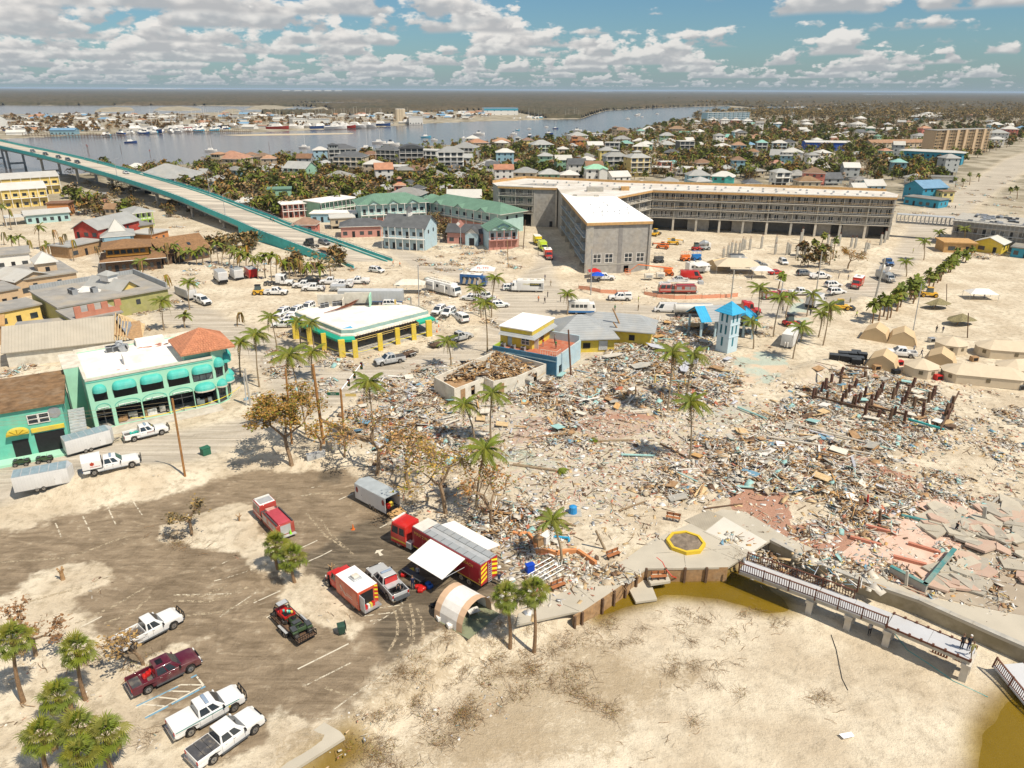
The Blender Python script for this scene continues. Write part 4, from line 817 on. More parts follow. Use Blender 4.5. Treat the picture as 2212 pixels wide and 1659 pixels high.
def tower():
 g=G(1568,757);t=E('square_tower','slim pale blue three-tier tower with louvred openings and a blue pyramid roof','tower',g,.62)
 m=mat((.50,.62,.68),.75,.06,1.);w_=1.5
 for k in range(4):
  b=MB();b.at(0,0,0,k*pi/2);b.at(-w_*(1 if k in(0,3)else-1),-w_*(1 if k in(0,1)else-1),0,k*pi/2)
  wO(b,2*w_-.2,0,8.6,[(x,x+.5,z,z+1.9)for z in(1.3,3.9,6.4)for x in((.55,1.75)if z>2 else(1.1,))],m,.2);b.ob('wall',t)
  for z in(1.3,3.9,6.4):
   for x in((.55,1.75)if z>2 else(1.1,)):
    b=MB();b.at(-w_*(1 if k in(0,3)else-1),-w_*(1 if k in(0,1)else-1),0,k*pi/2)
    b.box(x,x+.5,.1,.14,z,z+1.9,dark)
    for q in range(8):b.box(x,x+.5,.04,.1,z+.1+q*.22,z+.2+q*.22,mat((.05,.28,.36),.6,.1,1.))
    b.ob('louvre',t)
 b=MB();
 for z in(3.3,5.8,8.3):b.box(-w_-.08,w_+.08,-w_-.08,w_+.08,z,z+.18,m)
 b.ob('string_course',t)
 for k in range(4):
  b=MB();b.at(0,0,0,k*pi/2);a=w_+.75;b.add([(-a,-a,8.45),(a,-a,8.45),(0,0,10.6),(-a,-a,8.35),(a,-a,8.35)],[(0,1,2),(3,4,1,0)],(osb if k==1 else blubr));b.ob('roof_slope',t)
 b=MB();b.box(-w_,w_,-w_,w_,8.4,8.5,wD);b.ob('soffit',t)
 g=G(1545,722);t=E('open_pavilion','battered open timber pavilion with partly stripped blue gable roofs beside the pale blue tower','pavilion',g,.2)
 for x in(-5,-1.7,1.7,5):
  for y in(-3,3):b=MB();b.box(x-.2,x+.2,y-.2,y+.2,-.2,4.2,bluel);b.ob('post',t)
 b=MB();
 for y in(-3,3):b.box(-5.4,5.4,y-.12,y+.12,4.2,4.6,wD)
 for x in(-5,-3.3,-1.7,0,1.7,3.3,5):b.tube((x,-3.9,4.2),(x,0,6.5),.09,.09,woodl,4);b.tube((x,3.9,4.2),(x,0,6.5),.09,.09,woodl,4)
 b.tube((-5.4,0,6.5),(5.4,0,6.5),.1,.1,woodl,4);b.ob('roof_frame',t)
 for s,(x0,x1),m_ in((-1,(-5.6,-3.2),blubr),(-1,(-3.18,1.2),roofgy),(-1,(1.22,5.6),wD),(1,(-5.6,5.6),blubr)):
  b=MB();z0,z1=4.3,6.7;b.add([(x0,s*4.1,z0),(x1,s*4.1,z0),(x1,0,z1),(x0,0,z1),(x0,s*4.1,z0-.1),(x1,s*4.1,z0-.1),(x1,0,z1-.1),(x0,0,z1-.1)],[(0,1,2,3),(7,6,5,4),(0,4,5,1),(1,5,6,2),(3,7,4,0)],m_);b.ob('roof_panel',t)
 g=G(1604,722);t=E('gabled_frame','small pale blue gabled frame building right behind the tower','building',g,-.3)
 b=MB();b.gable(-2.2,2.2,-3,3,4.,1.7,blubr,bluel,.5,'y');b.ob('roof',t)
 for x in(-2,2):
  for y in(-2.8,0,2.8):b=MB();b.box(x-.2,x+.2,y-.2,y+.2,-.2,4.,bluel);b.ob('post',t)
 b=MB();b.box(-2.1,2.1,-2.9,-2.7,2.6,3.95,bluel);b.box(-.9,-.2,-2.96,-2.91,2.8,3.6,dark);b.box(.2,.9,-2.96,-2.91,2.8,3.6,dark);b.ob('gable_wall',t)
tower()
def shell():
 Z=3.0;px=[(937,814),(981,838),(1046,813),(1066,822),(1119,812),(1180,786),(1072,757)];base=G(1050,800,0);t=E('roofless_shell','roofless white-walled building shell filled with splintered timber','ruin',base)
 P=[(lambda g:(g.x-base.x,g.y-base.y))(G(u,v,Z))for u,v in px];n=len(P)
 for i in range(n):
  a,c=P[i],P[(i+1)%n];l=math.hypot(c[0]-a[0],c[1]-a[1]);b=MB();b.at(a[0],a[1],0,ang(a,c));wO(b,l,-.1,Z-(0 if i>4 else .3*R()),[(l*.55,l*.55+1.,0,2.1)]if i in(1,4)else[],offw,.25);
  if i in(1,3):b.box(l*.2,l*.2+1.1,-.05,-.003,.2,2.2,wood)
  b.ob('wall',t)
 b=MB();b.prism([(P[i][0]*.97,P[i][1]*.97)for i in range(n)],1.2,1.5,wood);b.ob('rubble_bed',t)
 return t,P,base
sh_=shell()
def pN(rgb,c=.25):return mat(rgb,.30,.03,1.,spec=.5,coat=c,dirt=.12,dcol=(.5,.44,.34))
PW_=pN((.76,.76,.75));PM=pN((.10,.010,.022),.6);PS=pN((.45,.46,.46),.3);PR=pN((.52,.02,.015));PK=pN((.02,.022,.025));PB=pN((.02,.10,.28));PG_=pN((.16,.17,.18));PT=pN((.45,.38,.28));PY=pN((.75,.42,.02));PO=pN((.72,.16,.02));PL=pN((.50,.65,.04));PBG=pN((.33,.35,.36))
tyre=mat((.022,.021,.020),.9,.2,4.,dirt=.3,dcol=(.25,.2,.15));rim=mat((.42,.42,.42),.35,.1,4.,metal=.8);chrome=mat((.5,.5,.5),.25,.1,3.,metal=.9);redl=mat((.4,.01,.01),.3,.1,3.);lamp=mat((.7,.7,.66),.15,.1,3.)
_wh={}
def wheel(parent,x,y,r=.40,w=.26,rm=None):
 k=(r,w,rm)
 if k not in _wh:
  b=MB();b.tube((0,-w/2,0),(0,w/2,0),r,r,tyre,16);m=b.mesh('wheel',.03)
  c=MB();c.tube((0,-w/2-.015,0),(0,w/2+.015,0),r*.60,r*.60,rm or rim,12);c.tube((0,-w/2-.05,0),(0,w/2+.05,0),r*.18,r*.18,sD,8)
  for q in range(5):a=q*2*pi/5;c.at(0,0,0).box(-.02,.02,-w/2-.02,w/2+.02,-.02,.02,sD);c.tube((cos(a)*r*.38,-w/2-.02,sin(a)*r*.38),(cos(a)*r*.38,w/2+.02,sin(a)*r*.38),r*.09,r*.09,tyre,5)
  _wh[k]=(m,c.mesh('rim'))
 o=link('wheel',_wh[k][0],parent,(x,y,r));link('rim',_wh[k][1],o);return o
def arch(x,r=.47,z=.42):return[(x+r,z),(x+r*.86,z+r*.55),(x+r*.45,z+r*.92),(x-r*.45,z+r*.92),(x-r*.86,z+r*.55),(x-r,z)]
def hL(b,x0,x1,w0,z0,a0,a1,w1,z1,m):return b.add([(x0,-w0,z0),(x1,-w0,z0),(x1,w0,z0),(x0,w0,z0),(a0,-w1,z1),(a1,-w1,z1),(a1,w1,z1),(a0,w1,z1)],[(3,2,1,0),(4,5,6,7),(0,1,5,4),(1,2,6,5),(2,3,7,6),(3,0,4,7)],m)
def sG(t,segs,x0,x1,w0,z0,a0,a1,w1,z1,zb=.12,zt=.88,front=True,rear=True,m=None):
 m=m or glass
 def P(fx,fz,s):
  xb=x0+(x1-x0)*fx;xt=a0+(a1-a0)*fx;return(xb+(xt-xb)*fz,s*(w0+(w1-w0)*fz+.008),z0+(z1-z0)*fz)
 for s in(-1,1):
  for f0,f1 in segs:
   b=MB();q=[P(f0,zb,s),P(f1,zb,s),P(f1,zt,s),P(f0,zt,s)];b.quad(*(q if s<0 else q[::-1]),m);b.ob('window',t)
 def Q(xa,xb,e,nm,k):
  fz0,fz1=.08,.92;b=MB();X=lambda f:xa+(xb-xa)*f+e;Wd=lambda f:(w0+(w1-w0)*f)*.9;Z=lambda f:z0+(z1-z0)*f
  q=[(X(fz0),-Wd(fz0),Z(fz0)),(X(fz0),Wd(fz0),Z(fz0)),(X(fz1),Wd(fz1),Z(fz1)),(X(fz1),-Wd(fz1),Z(fz1))];b.quad(*(q if k>0 else q[::-1]),m);b.ob(nm,t)
 if front:Q(x1,a1,.012,'windscreen',1)
 if rear:Q(x0,a0,-.012,'rear_window',-1)
def pU(col,cab='crew',bed='open',label='',L=5.9,extra=None,near=False,stripe=None,bar=False,roofc=None,guard=False):
 t=E('pickup_truck',label,'pickup truck');h=L/2;w_=.98;c0=-.95 if cab=='crew' else-.45;ws=1.15
 fx,rx=h-1.02,-h+1.25
 b=MB();prof=[(-h,.52),(-h,.80),(c0-.05,.80),(c0-.05,1.14),(ws+.05,1.17),(h-.35,1.08),(h-.08,.95),(h,.62),(h-.1,.42)]+arch(fx)+arch(rx)+[(-h+.2,.42)]
 b.ext(prof[::-1],-w_,w_,col,'y');b.ob('body',t,.045)
 b=MB();hL(b,c0,ws+.25,w_-.04,1.12,c0+.12,ws-.55,.74,1.84,col);b.ob('cab',t,.05)
 if roofc:b=MB();hL(b,c0+.15,ws-.6,.72,1.84,c0+.2,ws-.65,.70,1.86,roofc);b.ob('roof_panel',t)
 sG(t,([(.07,.44),(.5,.80)]if cab=='crew' else[(.10,.30),(.36,.78)]),c0,ws+.25,w_-.04,1.12,c0+.12,ws-.55,.74,1.84)
 bm_=mat((.07,.07,.075),.7,.2,3.,dirt=.35)
 if bed in('open','tonneau','cover'):
  for s in(-1,1):b=MB();b.box(-h+.02,c0-.04,s*(w_-.05)-.05,s*(w_-.05)+.05,.79,1.16,col);b.ob('bed_side',t,.02)
  b=MB();b.box(-h,-h+.09,-w_+.1,w_-.1,.6,1.15,col);b.ob('tailgate',t,.02);b=MB();b.box(-h+.09,c0-.06,-w_+.1,w_-.1,.80,.815,bm_);b.ob('bed_floor',t)
 if bed=='tonneau':
  for k in range(3):q=(c0-.1+h)/3;b=MB();b.box(-h+.05+k*q,-h+.02+(k+1)*q,-w_+.08,w_-.08,1.14,1.18,bm_);b.ob('tonneau_panel',t)
 if bed=='cover':b=MB();b.box(-h,c0-.05,-w_+.01,w_-.01,1.13,1.22,col);b.ob('bed_cover',t,.04)
 if bed=='cap':
  b=MB();b.box(-h,c0-.05,-w_,w_,.8,1.14,col);hL(b,-h+.02,c0-.06,w_-.02,1.14,-h+.12,c0-.06,.8,1.86,col);b.ob('bed_cap',t,.03);sG(t,[(.1,.9)],-h+.02,c0-.06,w_-.02,1.14,-h+.12,c0-.06,.8,1.86,.3,.75,False)
 if bed=='utility':
  for s in(-1,1):b=MB();b.box(-h,c0-.06,s*w_-.22*(s>0)-.0*(s<0),s*w_+.22*(s<0),.6,1.45,col);b.ob('tool_locker',t,.02)
 if bed=='flat':
  b=MB();b.box(-h,c0-.06,-1.02,1.02,.86,.98,sD);b.box(c0-.15,c0-.07,-1.,1.,.98,1.75,sD);b.ob('flatbed',t)
 for s in(-1,1):
  wheel(t,fx,s*(w_-.12));wheel(t,rx,s*(w_-.12))
  b=MB();b.cb(h-.04,s*.72,.86,.1,.34,.18,lamp);b.ob('headlight',t);b=MB();b.cb(-h-.005,s*.86,.95,.06,.16,.28,redl);b.ob('tail_light',t)
  b=MB();b.cb(ws-.02,s*(w_+.12),1.22,.12,.24,.2,kK if s<0 else col);b.ob('mirror',t)
  if near:[(lambda b:(b.box(x,x+.02,s*(w_+.003)-.003,s*(w_+.003)+.003,.5,1.1,sD),b.ob('door_seam',t)))(MB())for x in(c0+.02,.1,ws-.05)]
  if near:b=MB();b.box(rx+.7,fx-.6,s*w_-.02*(s<0)if s>0 else-w_-.14,w_+.14 if s>0 else-w_,.40,.46,sD);b.ob('side_step',t);
  if near:b=MB();b.cb(.2,s*(w_+.012),1.0,.16,.03,.04,chrome);b.cb(-.55,s*(w_+.012),1.0,.16,.03,.04,chrome);b.ob('door_handle',t)
  if stripe:b=MB();b.box(-h+.1,h-.5,s*(w_+.004)-.003,s*(w_+.004)+.003,.98,1.05,stripe);b.ob('stripe',t)
 b=MB();b.box(h-.02,h+.06,-.62,.62,.55,.92,kK);b.ob('grille',t);b=MB();b.box(h-.08,h+.14,-.95,.95,.42,.60,sD if col is not PM else chrome);b.ob('front_bumper',t,.03);b=MB();b.box(-h-.14,-h,-.95,.95,.46,.60,sD if not near else chrome);b.ob('rear_bumper',t)
 if guard:b=MB();b.path([(h+.16,-.9,.6),(h+.22,-.7,1.1),(h+.22,.7,1.1),(h+.16,.9,.6)],.05,kK,6);b.tube((h+.2,-.3,.5),(h+.22,-.3,1.1),.05,.05,kK);b.tube((h+.2,.3,.5),(h+.22,.3,1.1),.05,.05,kK);b.ob('push_bar',t)
 if bar:b=MB();b.box(-.12,.18,-.6,.6,1.86,1.95,mat((.25,.32,.42),.2,.1,3.));b.ob('light_bar',t,.03)
 if extra:extra(t,h,c0,w_)
 t.scale=(1,1.03,1.12);return t
def suv(col,label='',L=4.9,hgt=1.75,kind='suv',bar=False,stripe=None,cat=None):
 t=E({'suv':'parked_suv','car':'parked_car','van':'parked_van'}[kind],label,cat or{'suv':'suv','car':'car','van':'van'}[kind]);h=L/2;w_=.95;fx,rx=h-.95,-h+.95
 zs=.98 if kind!='car' else .86;b=MB();prof=[(-h,.5),(-h+.05,zs),(1.2 if kind!='van' else h-.55,zs+.03),(h-.2,zs-.12),(h,.6),(h-.1,.32)]+arch(fx,.43,.32)+arch(rx,.43,.32)+[(-h+.15,.34)]
 b.ext(prof[::-1],-w_,w_,col,'y');b.ob('body',t,.05)
 x0,x1,a0,a1=(-h+.05,1.45,-h+.35,.5)if kind=='suv' else((-h+.6,1.1,-h+1.3,.25)if kind=='car' else(-h+.03,h-.5,-h+.08,h-1.3))
 b=MB();hL(b,x0,x1,w_-.03,zs-.02,a0,a1,.72,hgt,col);b.ob('cabin',t,.06)
 sG(t,[(.05,.25),(.29,.52),(.56,.82)]if kind!='van' else[(.72,.92)],x0,x1,w_-.03,zs-.02,a0,a1,.72,hgt,rear=kind!='van' or True)
 for s in(-1,1):
  wheel(t,fx,s*(w_-.1),.37,.24);wheel(t,rx,s*(w_-.1),.37,.24)
  b=MB();b.cb(h-.1,s*.7,.75,.12,.36,.14,lamp);b.ob('headlight',t);b=MB();b.cb(-h+.0,s*.82,.88,.08,.2,.2,redl);b.ob('tail_light',t)
  if stripe:b=MB();b.box(-h+.3,h-.7,s*(w_+.004)-.003,s*(w_+.004)+.003,.72,.80,stripe);b.ob('stripe',t)
 b=MB();b.box(h-.05,h+.02,-.5,.5,.45,.72,kK);b.ob('grille',t)
 if bar:b=MB();b.box(-.2,.1,-.55,.55,hgt,hgt+.1,mat((.06,.08,.2),.2,.2,3.));b.ob('light_bar',t)
 else:
  for s in(-1,1):b=MB();b.box(a0+.3,a1-.3,s*.62-.02,s*.62+.02,hgt+.005,hgt+.05,sD);b.ob('roof_rail',t)
 return t
def text(parent,s,size,loc,rot,m,name='lettering'):
 c=bpy.data.curves.new(name,'FONT');c.body=s;c.size=size;c.extrude=.004;c.align_x='CENTER';c.align_y='CENTER'
 c.resolution_u=2;o=bpy.data.objects.new(name,c);o.data.materials.append(m);
 dg=bpy.context.evaluated_depsgraph_get();COL.objects.link(o);dg.update();me=bpy.data.meshes.new_from_object(o.evaluated_get(dg));bpy.data.objects.remove(o);
 return link(name,me,parent,loc,rot=rot)
def bB(t,x0,x1,w_,z0,z1,m,name='box_body',roof=None,bev=.03):
 b=MB();b.box(x0,x1,-w_,w_,z0,z1,m);o=b.ob(name,t,bev)
 if roof:b=MB();b.box(x0+.04,x1-.04,-w_+.04,w_-.04,z1+.002,z1+.03,roof);b.ob('roof',t)
 return o
def wS(t,xs,w_,r=.48,wd=.3,rm=None):
 for x in xs:
  for s in(-1,1):wheel(t,x,s*w_,r,wd,rm)
def cO(t,x0,x1,w_,z0,z1,m,zg=.5,slope=.25,nose=0,win=None):
 b=MB();hL(b,x0,x1,w_,z0,x0,x1-.05,w_,z0+(z1-z0)*zg,m);b.ob('cab',t,.05);zz=z0+(z1-z0)*zg
 b=MB();hL(b,x0,x1-.05,w_-.01,zz-.01,x0+.03,x1-slope,w_-.08,z1,m);b.ob('cab_roof',t,.06)
 sG(t,win or[(.55,.9)],x0,x1-.05,w_-.01,zz-.01,x0+.03,x1-slope,w_-.08,z1,.05,.75,rear=False)
 for s in(-1,1):b=MB();b.cb(x1,s*w_*.75,z0+.25,.08,.3,.2,lamp);b.ob('headlight',t)
 b=MB();b.box(x1-.03,x1+.05,-w_*.5,w_*.5,z0+.1,z0+.6,chrome);b.ob('grille',t)
def cT(t,x0,col,w_=1.05,top=2.3,hood=1.2):
 x1=x0+1.5;b=MB();hL(b,x0,x1,w_,.6,x0,x1,w_,1.45,col);b.ob('cab',t,.05);b=MB();hL(b,x0,x1,w_-.01,1.44,x0+.05,x1-.3,w_-.12,top,col);b.ob('cab_roof',t,.05)
 sG(t,[(.3,.85)],x0,x1,w_-.01,1.44,x0+.05,x1-.3,w_-.12,top,.08,.85,rear=False)
 b=MB();hL(b,x1,x1+hood,w_-.1,.55,x1,x1+hood-.1,w_-.3,1.4,col);b.ob('hood',t,.08);b=MB();b.box(x1+hood-.03,x1+hood+.06,-.5,.5,.65,1.25,chrome);b.ob('grille',t);b=MB();b.box(x1+hood-.05,x1+hood+.2,-w_,w_,.4,.6,sD);b.ob('bumper',t)
 for s in(-1,1):b=MB();b.cb(x1+hood-.05,s*(w_-.22),.95,.14,.2,.2,lamp);b.ob('headlight',t);b=MB();b.cb(x1-.1,s*(w_+.18),1.7,.08,.2,.4,kK);b.ob('mirror',t)
 return x1+hood
def put(o,c,rz,z=None,flip=0):
 p=c if isinstance(c,Vector)else P3(*c);o.location=(p.x,p.y,p.z if z is None else z);o.rotation_euler=(0,0,rz);return o
def T0(x,y):return(x*.25,1244.2+y*.25)
def T1(x,y):return(553+x*.25,932.6+y*.25)
def T1b(x,y):return(553+x*.25,1244.2+y*.25)
def TL(x,y):return(x*.25,932.6+y*.25)
def M1(x,y):return(x*.25,548.6+y*.25)
def M2(x,y):return(553+x*.25,548.6+y*.25)
def M3(x,y):return(1106+x*.25,548.6+y*.25)
def M4(x,y):return(1659+x*.25,548.6+y*.25)
def B3(x,y):return(1106+x*.25,932.6+y*.25)
def B4(x,y):return(1659+x*.25,932.6+y*.25)
def C3(x,y):return(1106+x*.25,1244.2+y*.25)
def C4(x,y):return(1659+x*.25,1244.2+y*.25)
def K1(x,y):return(x*.25,164.6+y*.25)
def K2(x,y):return(553+x*.25,164.6+y*.25)
def K3(x,y):return(1106+x*.25,164.6+y*.25)
def K4(x,y):return(1659+x*.25,164.6+y*.25)
def bW(o,r,f,side=1,wx=0.,hw=.9):
 "place by the ground points of the two wheels on the side facing the camera; side=1: right side"
 a=P3(*r);c=P3(*f);rz=ang(a,c);m=(a+c)/2;n=Vector((-sin(rz),cos(rz),0))*side*hw;o.location=m+n-Vector((cos(rz),sin(rz),0))*wx;o.location.z=hz(o.location.x,o.location.y);o.rotation_euler=(0,0,rz);return o
def dead_load(t,h,c0,w_):
 b=MB()
 for k in range(90):
  a=Vector((U(-h+.2,c0-.3),U(-.8,.8),U(.85,1.25)));b.tube(a,a+Vector((U(-.5,.5),U(-.5,.5),U(-.1,.3))),.02,.01,wood if k%3 else wD,3)
 b.ob('brush_load',t)
o=pU(PW_,'ext','open','white extended-cab pickup with a rusty load of brush behind the bare tree',6.2,dead_load,True,guard=True);bW(o,T0(1160,640),T0(1505,458),wx=.12)
def redbags(t,h,c0,w_):
 for k in range(4):b=MB();b.tube((-1.6+.32*k,-.05+.13*k,.95),(-1.6+.32*k,.35+.13*k,1.0),.2,.2,reds,8);b.ob('fuel_can',t,.04)
o=pU(PM,'crew','open','dark maroon crew-cab pickup with red cans in its bed',6.0,redbags,True);bW(o,T0(1285,1015),T0(1655,830),wx=.12)
b=MB();b.box(-.55,.0,-.35,.35,1.845,1.86,kK);b.ob('sunroof',o)
grn=mat((.0,.22,.2),.4,.1,2.)
o=pU(PW_,'crew','cover','white crew-cab pickup with green side stripe, light bar and hard bed cover',6.0,None,True,grn,True,guard=True);bW(o,T0(1665,1375),T0(2020,1175),wx=.12)
for s in(-1,1):
 b=MB();pts=[(1.6+cos(pi/2+k*pi/5)*(.17 if k%2==0 else .07),sin(pi/2+k*pi/5)*(.17 if k%2==0 else .07)+.82)for k in range(10)];b.poly([(x,s*.99,z)for x,z in pts],mat((.55,.42,.08),.4,.1,2.));b.ob('star_badge',o)
o=pU(PW_,'crew','tonneau','white crew-cab pickup with black folding bed cover, nearest the camera',6.0,None,True);bW(o,T0(1860,1612),T0(2195,1368),wx=.12)
def gear(t,h,c0,w_):
 b=MB();b.box(c0-.9,c0-.15,-.85,.85,1.1,1.22,galv);b.ob('tool_chest',t)
 b=MB();b.box(c0-.13,c0-.06,-.7,.7,1.2,1.8,reds);b.ob('cab_guard',t)
 for k in range(5):b=MB();b.cb(c0-1.1-.25*R(),-.6+k*.28,.98,.3,.25,.35,random.choice((kK,sD,olive)));b.ob('gear_bag',t)
 b=MB();b.box(-h-.6,-h-.01,-.8,.8,.78,.84,sD);b.ob('lowered_tailgate',t)
o=pU(PS,'crew','open','silver pickup with red cab guard and lowered tailgate beside the rescue truck',6.2,gear,True,None,True);put(o,T1(1135,1345),ang(G(*T1(1225,1440)),G(*T1(1040,1240))))
def rX(label):
 t=E('rescue_truck',label,'rescue truck');x1=cT(t,.9,PR,1.05,2.35);bB(t,-3.4,.85,1.2,.55,2.75,pN((.50,.07,.03)),roof=mat((.82,.82,.82),.5,.05,1.))
 wS(t,(-2.2,2.9),1.0,.48,.3);
 for s in(-1,1):
  b=MB();b.box(-3.3,.8,s*1.205-.004,s*1.205+.004,1.25,1.32,offw);b.box(-3.3,.8,s*1.205-.004,s*1.205+.004,1.5,1.55,offw);b.add([(-1.2,s*1.212,1.1),(.2,s*1.212,2.2),(.2,s*1.212,1.9),(-.9,s*1.212,1.1)],[(0,1,2,3)],wH);b.ob('stripe',t)
  for x in(-3.1,-1.1,0):b=MB();b.box(x,x+.85,s*1.2-.003,s*1.2+.012,.7,2.5,pN((.52,.075,.03)));b.ob('locker_door',t)
 b=MB();b.box(-1.7,-.6,-.5,.5,2.78,2.95,galv);b.box(-1.5,-.8,-.35,.35,2.951,3.15,offw);b.ob('roof_unit',t,.03)
 for k in range(8):
  b=MB();m_=mat((.75,.62,.03),.5,.1,2.)if k%2 else reds;z=.7+k*.24;b.add([(-3.412,-1.15,z),(-3.412,-.75,z+.2),(-3.412,-.75,z+.42),(-3.412,-1.15,z+.22)],[(0,1,2,3)],m_);b.ob('chevron',t)
 b=MB();b.box(-3.42,-3.405,-.6,.95,.75,2.45,dark);b.ob('doorway_shade',t);b=MB();b.box(-4.3,-3.4,.98,1.06,.75,2.45,galv);b.ob('open_door',t);b=MB();b.box(-4.1,-3.41,-1.1,.95,.45,.58,sL);b.ob('rear_step',t)  # near-black panel on the solid rear paints the shade inside the doorway
 for k in range(4):b=MB();b.cb(-3.6,-.4+k*.3,.78,.35,.25,.4,(reds,yel,wH,reds)[k]);b.ob('gear_bag',t)
 return t
o=rX('red box-bodied rescue truck with white roof and open rear door');bW(o,T1(835,1515),T1(645,1350),-1,.35,1.0)
def fire_engine(label):
 t=E('fire_engine',label,'fire engine');cO(t,1.6,4.2,1.22,.5,2.75,pN((.42,.05,.04)),.42,.35,win=[(.06,.4),(.5,.9)])
 b=MB();hL(b,1.65,4.1,1.2,2.45,1.7,3.8,1.05,2.8,mat((.75,.74,.72),.5,.06,1.));b.ob('cab_top',t,.06)
 b=MB();b.box(1.9,3.2,-.9,.9,2.81,2.86,mat((.35,.36,.37),.6,.1,1.));b.ob('roof_mat',t)
 bB(t,-3.7,.9,1.22,.55,2.1,pN((.36,.055,.04)));b=MB();b.box(.9,1.6,-1.1,1.1,.6,1.9,sD);b.ob('pump_panel',t)
 b=MB();hL(b,-3.5,.5,.85,2.1,-3.4,.4,.8,2.35,mat((.42,.06,.08),.7,.12,1.));b.ob('hose_bed_cover',t,.04)
 for s in(-1,1):
  b=MB();b.box(-3.6,.6,s*1.05-.08,s*1.05+.08,2.105,2.3,sD);b.ob('ladder_rack',t);b=MB();b.box(-3.6,3.9,s*1.226-.004,s*1.226+.004,1.05,1.2,offw);b.ob('stripe',t)
  for x in(-3.5,-2.3,-.6):b=MB();b.box(x,x+1.05,s*1.222-.003,s*1.222+.014,1.25,2.0,sL);b.ob('locker_shutter',t)
 b=MB();b.box(-3.72,-3.705,-.7,.7,.7,2.0,galv);b.ob('rear_panel',t);b=MB();b.box(-4.2,-3.7,-1.2,1.2,.45,.55,galv);b.ob('rear_step',t)
 b=MB();b.tube((-3.95,-.5,.56),(-3.95,-.5,1.2),.18,.03,mat((.3,.75,.05),.5,.1,2.),10);b.ob('green_cone',t)
 for k in range(3):b=MB();b.tube((.2+k*.45,-.6,2.11),(.2+k*.45,.6,2.2),.18,.18,mat((.5,.3,.25),.8,.1,3.),8);b.ob('hose_roll',t)
 wS(t,(-2.2,3.1),1.0,.52,.32);b=MB();b.box(3.3,3.6,-1.,1.,2.83,2.95,lamp);b.ob('light_bar',t);return t
FE=Rep(fire_engine('x'));o=FE.put((0,0,0),0,'dusty red and white fire engine seen from behind on the car park','fire engines',scale=.92);bW(o,T1(160,905),T1(10,745),-1,.45,1.0)
def heavy():
 t=E('rescue_trailer','long red articulated rescue trailer with two white awnings out and chevron rear','rescue trailer');dr=pN((.28,.01,.02),.4)
 bB(t,-8.2,2.8,1.27,.9,3.5,dr);z=3.5
 b=MB();b.box(-8.1,2.7,-1.2,-.35,z+.005,z+.12,PBG);b.box(-8.1,2.7,.35,1.2,z+.005,z+.12,PBG);b.ob('roof_lockers',t)
 b=MB();b.box(-8.1,1.,-.34,.34,z+.002,z+.02,galv);b.ob('roof_walkway',t);b=MB();b.box(1.,2.7,-1.18,1.18,z+.121,z+.13,mat((.62,.60,.54),.6,.1,1.));b.ob('roof_hatch',t)
 for k in range(8):
  for s in(-1,1):b=MB();x=-7.9+k*1.2;b.box(x,x+.04,s*.78-.4,s*.78+.4,z+.121,z+.14,sD);b.ob('locker_seam',t)
 for k in range(9):
  for s in(-1,1):
   b=MB();m_=mat((.80,.70,.03),.5,.1,2.)if k%2 else reds;zz=.9+k*.29;b.add([(-8.214,s*1.25,zz),(-8.214,s*.35,zz+.38),(-8.214,s*.35,min(3.5,zz+.67)),(-8.214,s*1.25,min(3.5,zz+.29))],[(0,1,2,3)if s<0 else(3,2,1,0)],m_);b.ob('chevron',t)
 b=MB()
 for k in range(9):b.tube((-8.35,-.25,1.+.27*k),(-8.35,.25,1.+.27*k),.03,.03,sL,4)
 for s in(-.25,.25):b.tube((-8.35,s,.9),(-8.35,s,3.5),.03,.03,sL,4)
 b.ob('rear_ladder',t)
 for s in(-1,1):
  for k in range(7):b=MB();x=-7.9+k*1.5;b.box(x,x+1.35,s*1.272-.003,s*1.272+.01,1.1,2.9,mat((.30,.012,.022),.35,.05,1.));b.ob('locker_door',t)
  b=MB();b.box(-8.1,2.7,s*1.275-.004,s*1.275+.004,.95,1.05,yel);b.ob('stripe',t)
 text(t,'MAX 2 MAX',.55,(.9,1.30,2.9),(pi/2,0,pi),mat((.65,.42,.1),.5,.05,1.));text(t,'BEACH',.5,(-6.3,1.30,2.9),(pi/2,0,pi),mat((.65,.42,.1),.5,.05,1.));text(t,'2',.7,(-8.0,1.30,1.5),(pi/2,0,pi),mat((.65,.42,.1),.5,.05,1.))
 aw=mat((.80,.79,.76),.7,.04,.8,stripe=(0,1.6,.12))
 b=MB();b.add([(-5.9,1.3,3.35),(-.4,1.3,3.35),(-.4,4.7,2.55),(-5.9,4.7,2.55)]+[(-5.9,1.3,3.3),(-.4,1.3,3.3),(-.4,4.7,2.5),(-5.9,4.7,2.5)],[(0,1,2,3),(7,6,5,4),(3,2,6,7),(0,3,7,4),(2,1,5,6)],aw);b.ob('awning',t)
 b=MB();b.add([(-6.5,-1.3,3.35),(.9,-1.3,3.35),(.9,-3.6,2.85),(-6.5,-3.6,2.85)]+[(-6.5,-1.3,3.3),(.9,-1.3,3.3),(.9,-3.6,2.8),(-6.5,-3.6,2.8)],[(3,2,1,0),(4,5,6,7),(7,6,2,3),(4,7,3,0),(6,5,1,2)],aw);b.ob('awning',t)
 for x in(-5.8,-.5):b=MB();b.tube((x,1.3,2.2),(x,4.6,2.5),.04,.04,sL,4);b.ob('awning_arm',t)
 wS(t,(-6.3,-5.1),1.05,.5,.3);b=MB();b.box(-3.5,2.5,-.5,.5,.6,.9,sD);b.ob('chassis',t)
 c=E('tractor_cab','bright red tractor cab coupled to the long rescue trailer','fire truck cab');cO(c,3.8,6.2,1.25,.5,3.1,PR,.5,.22,win=[(.08,.42),(.52,.92)])
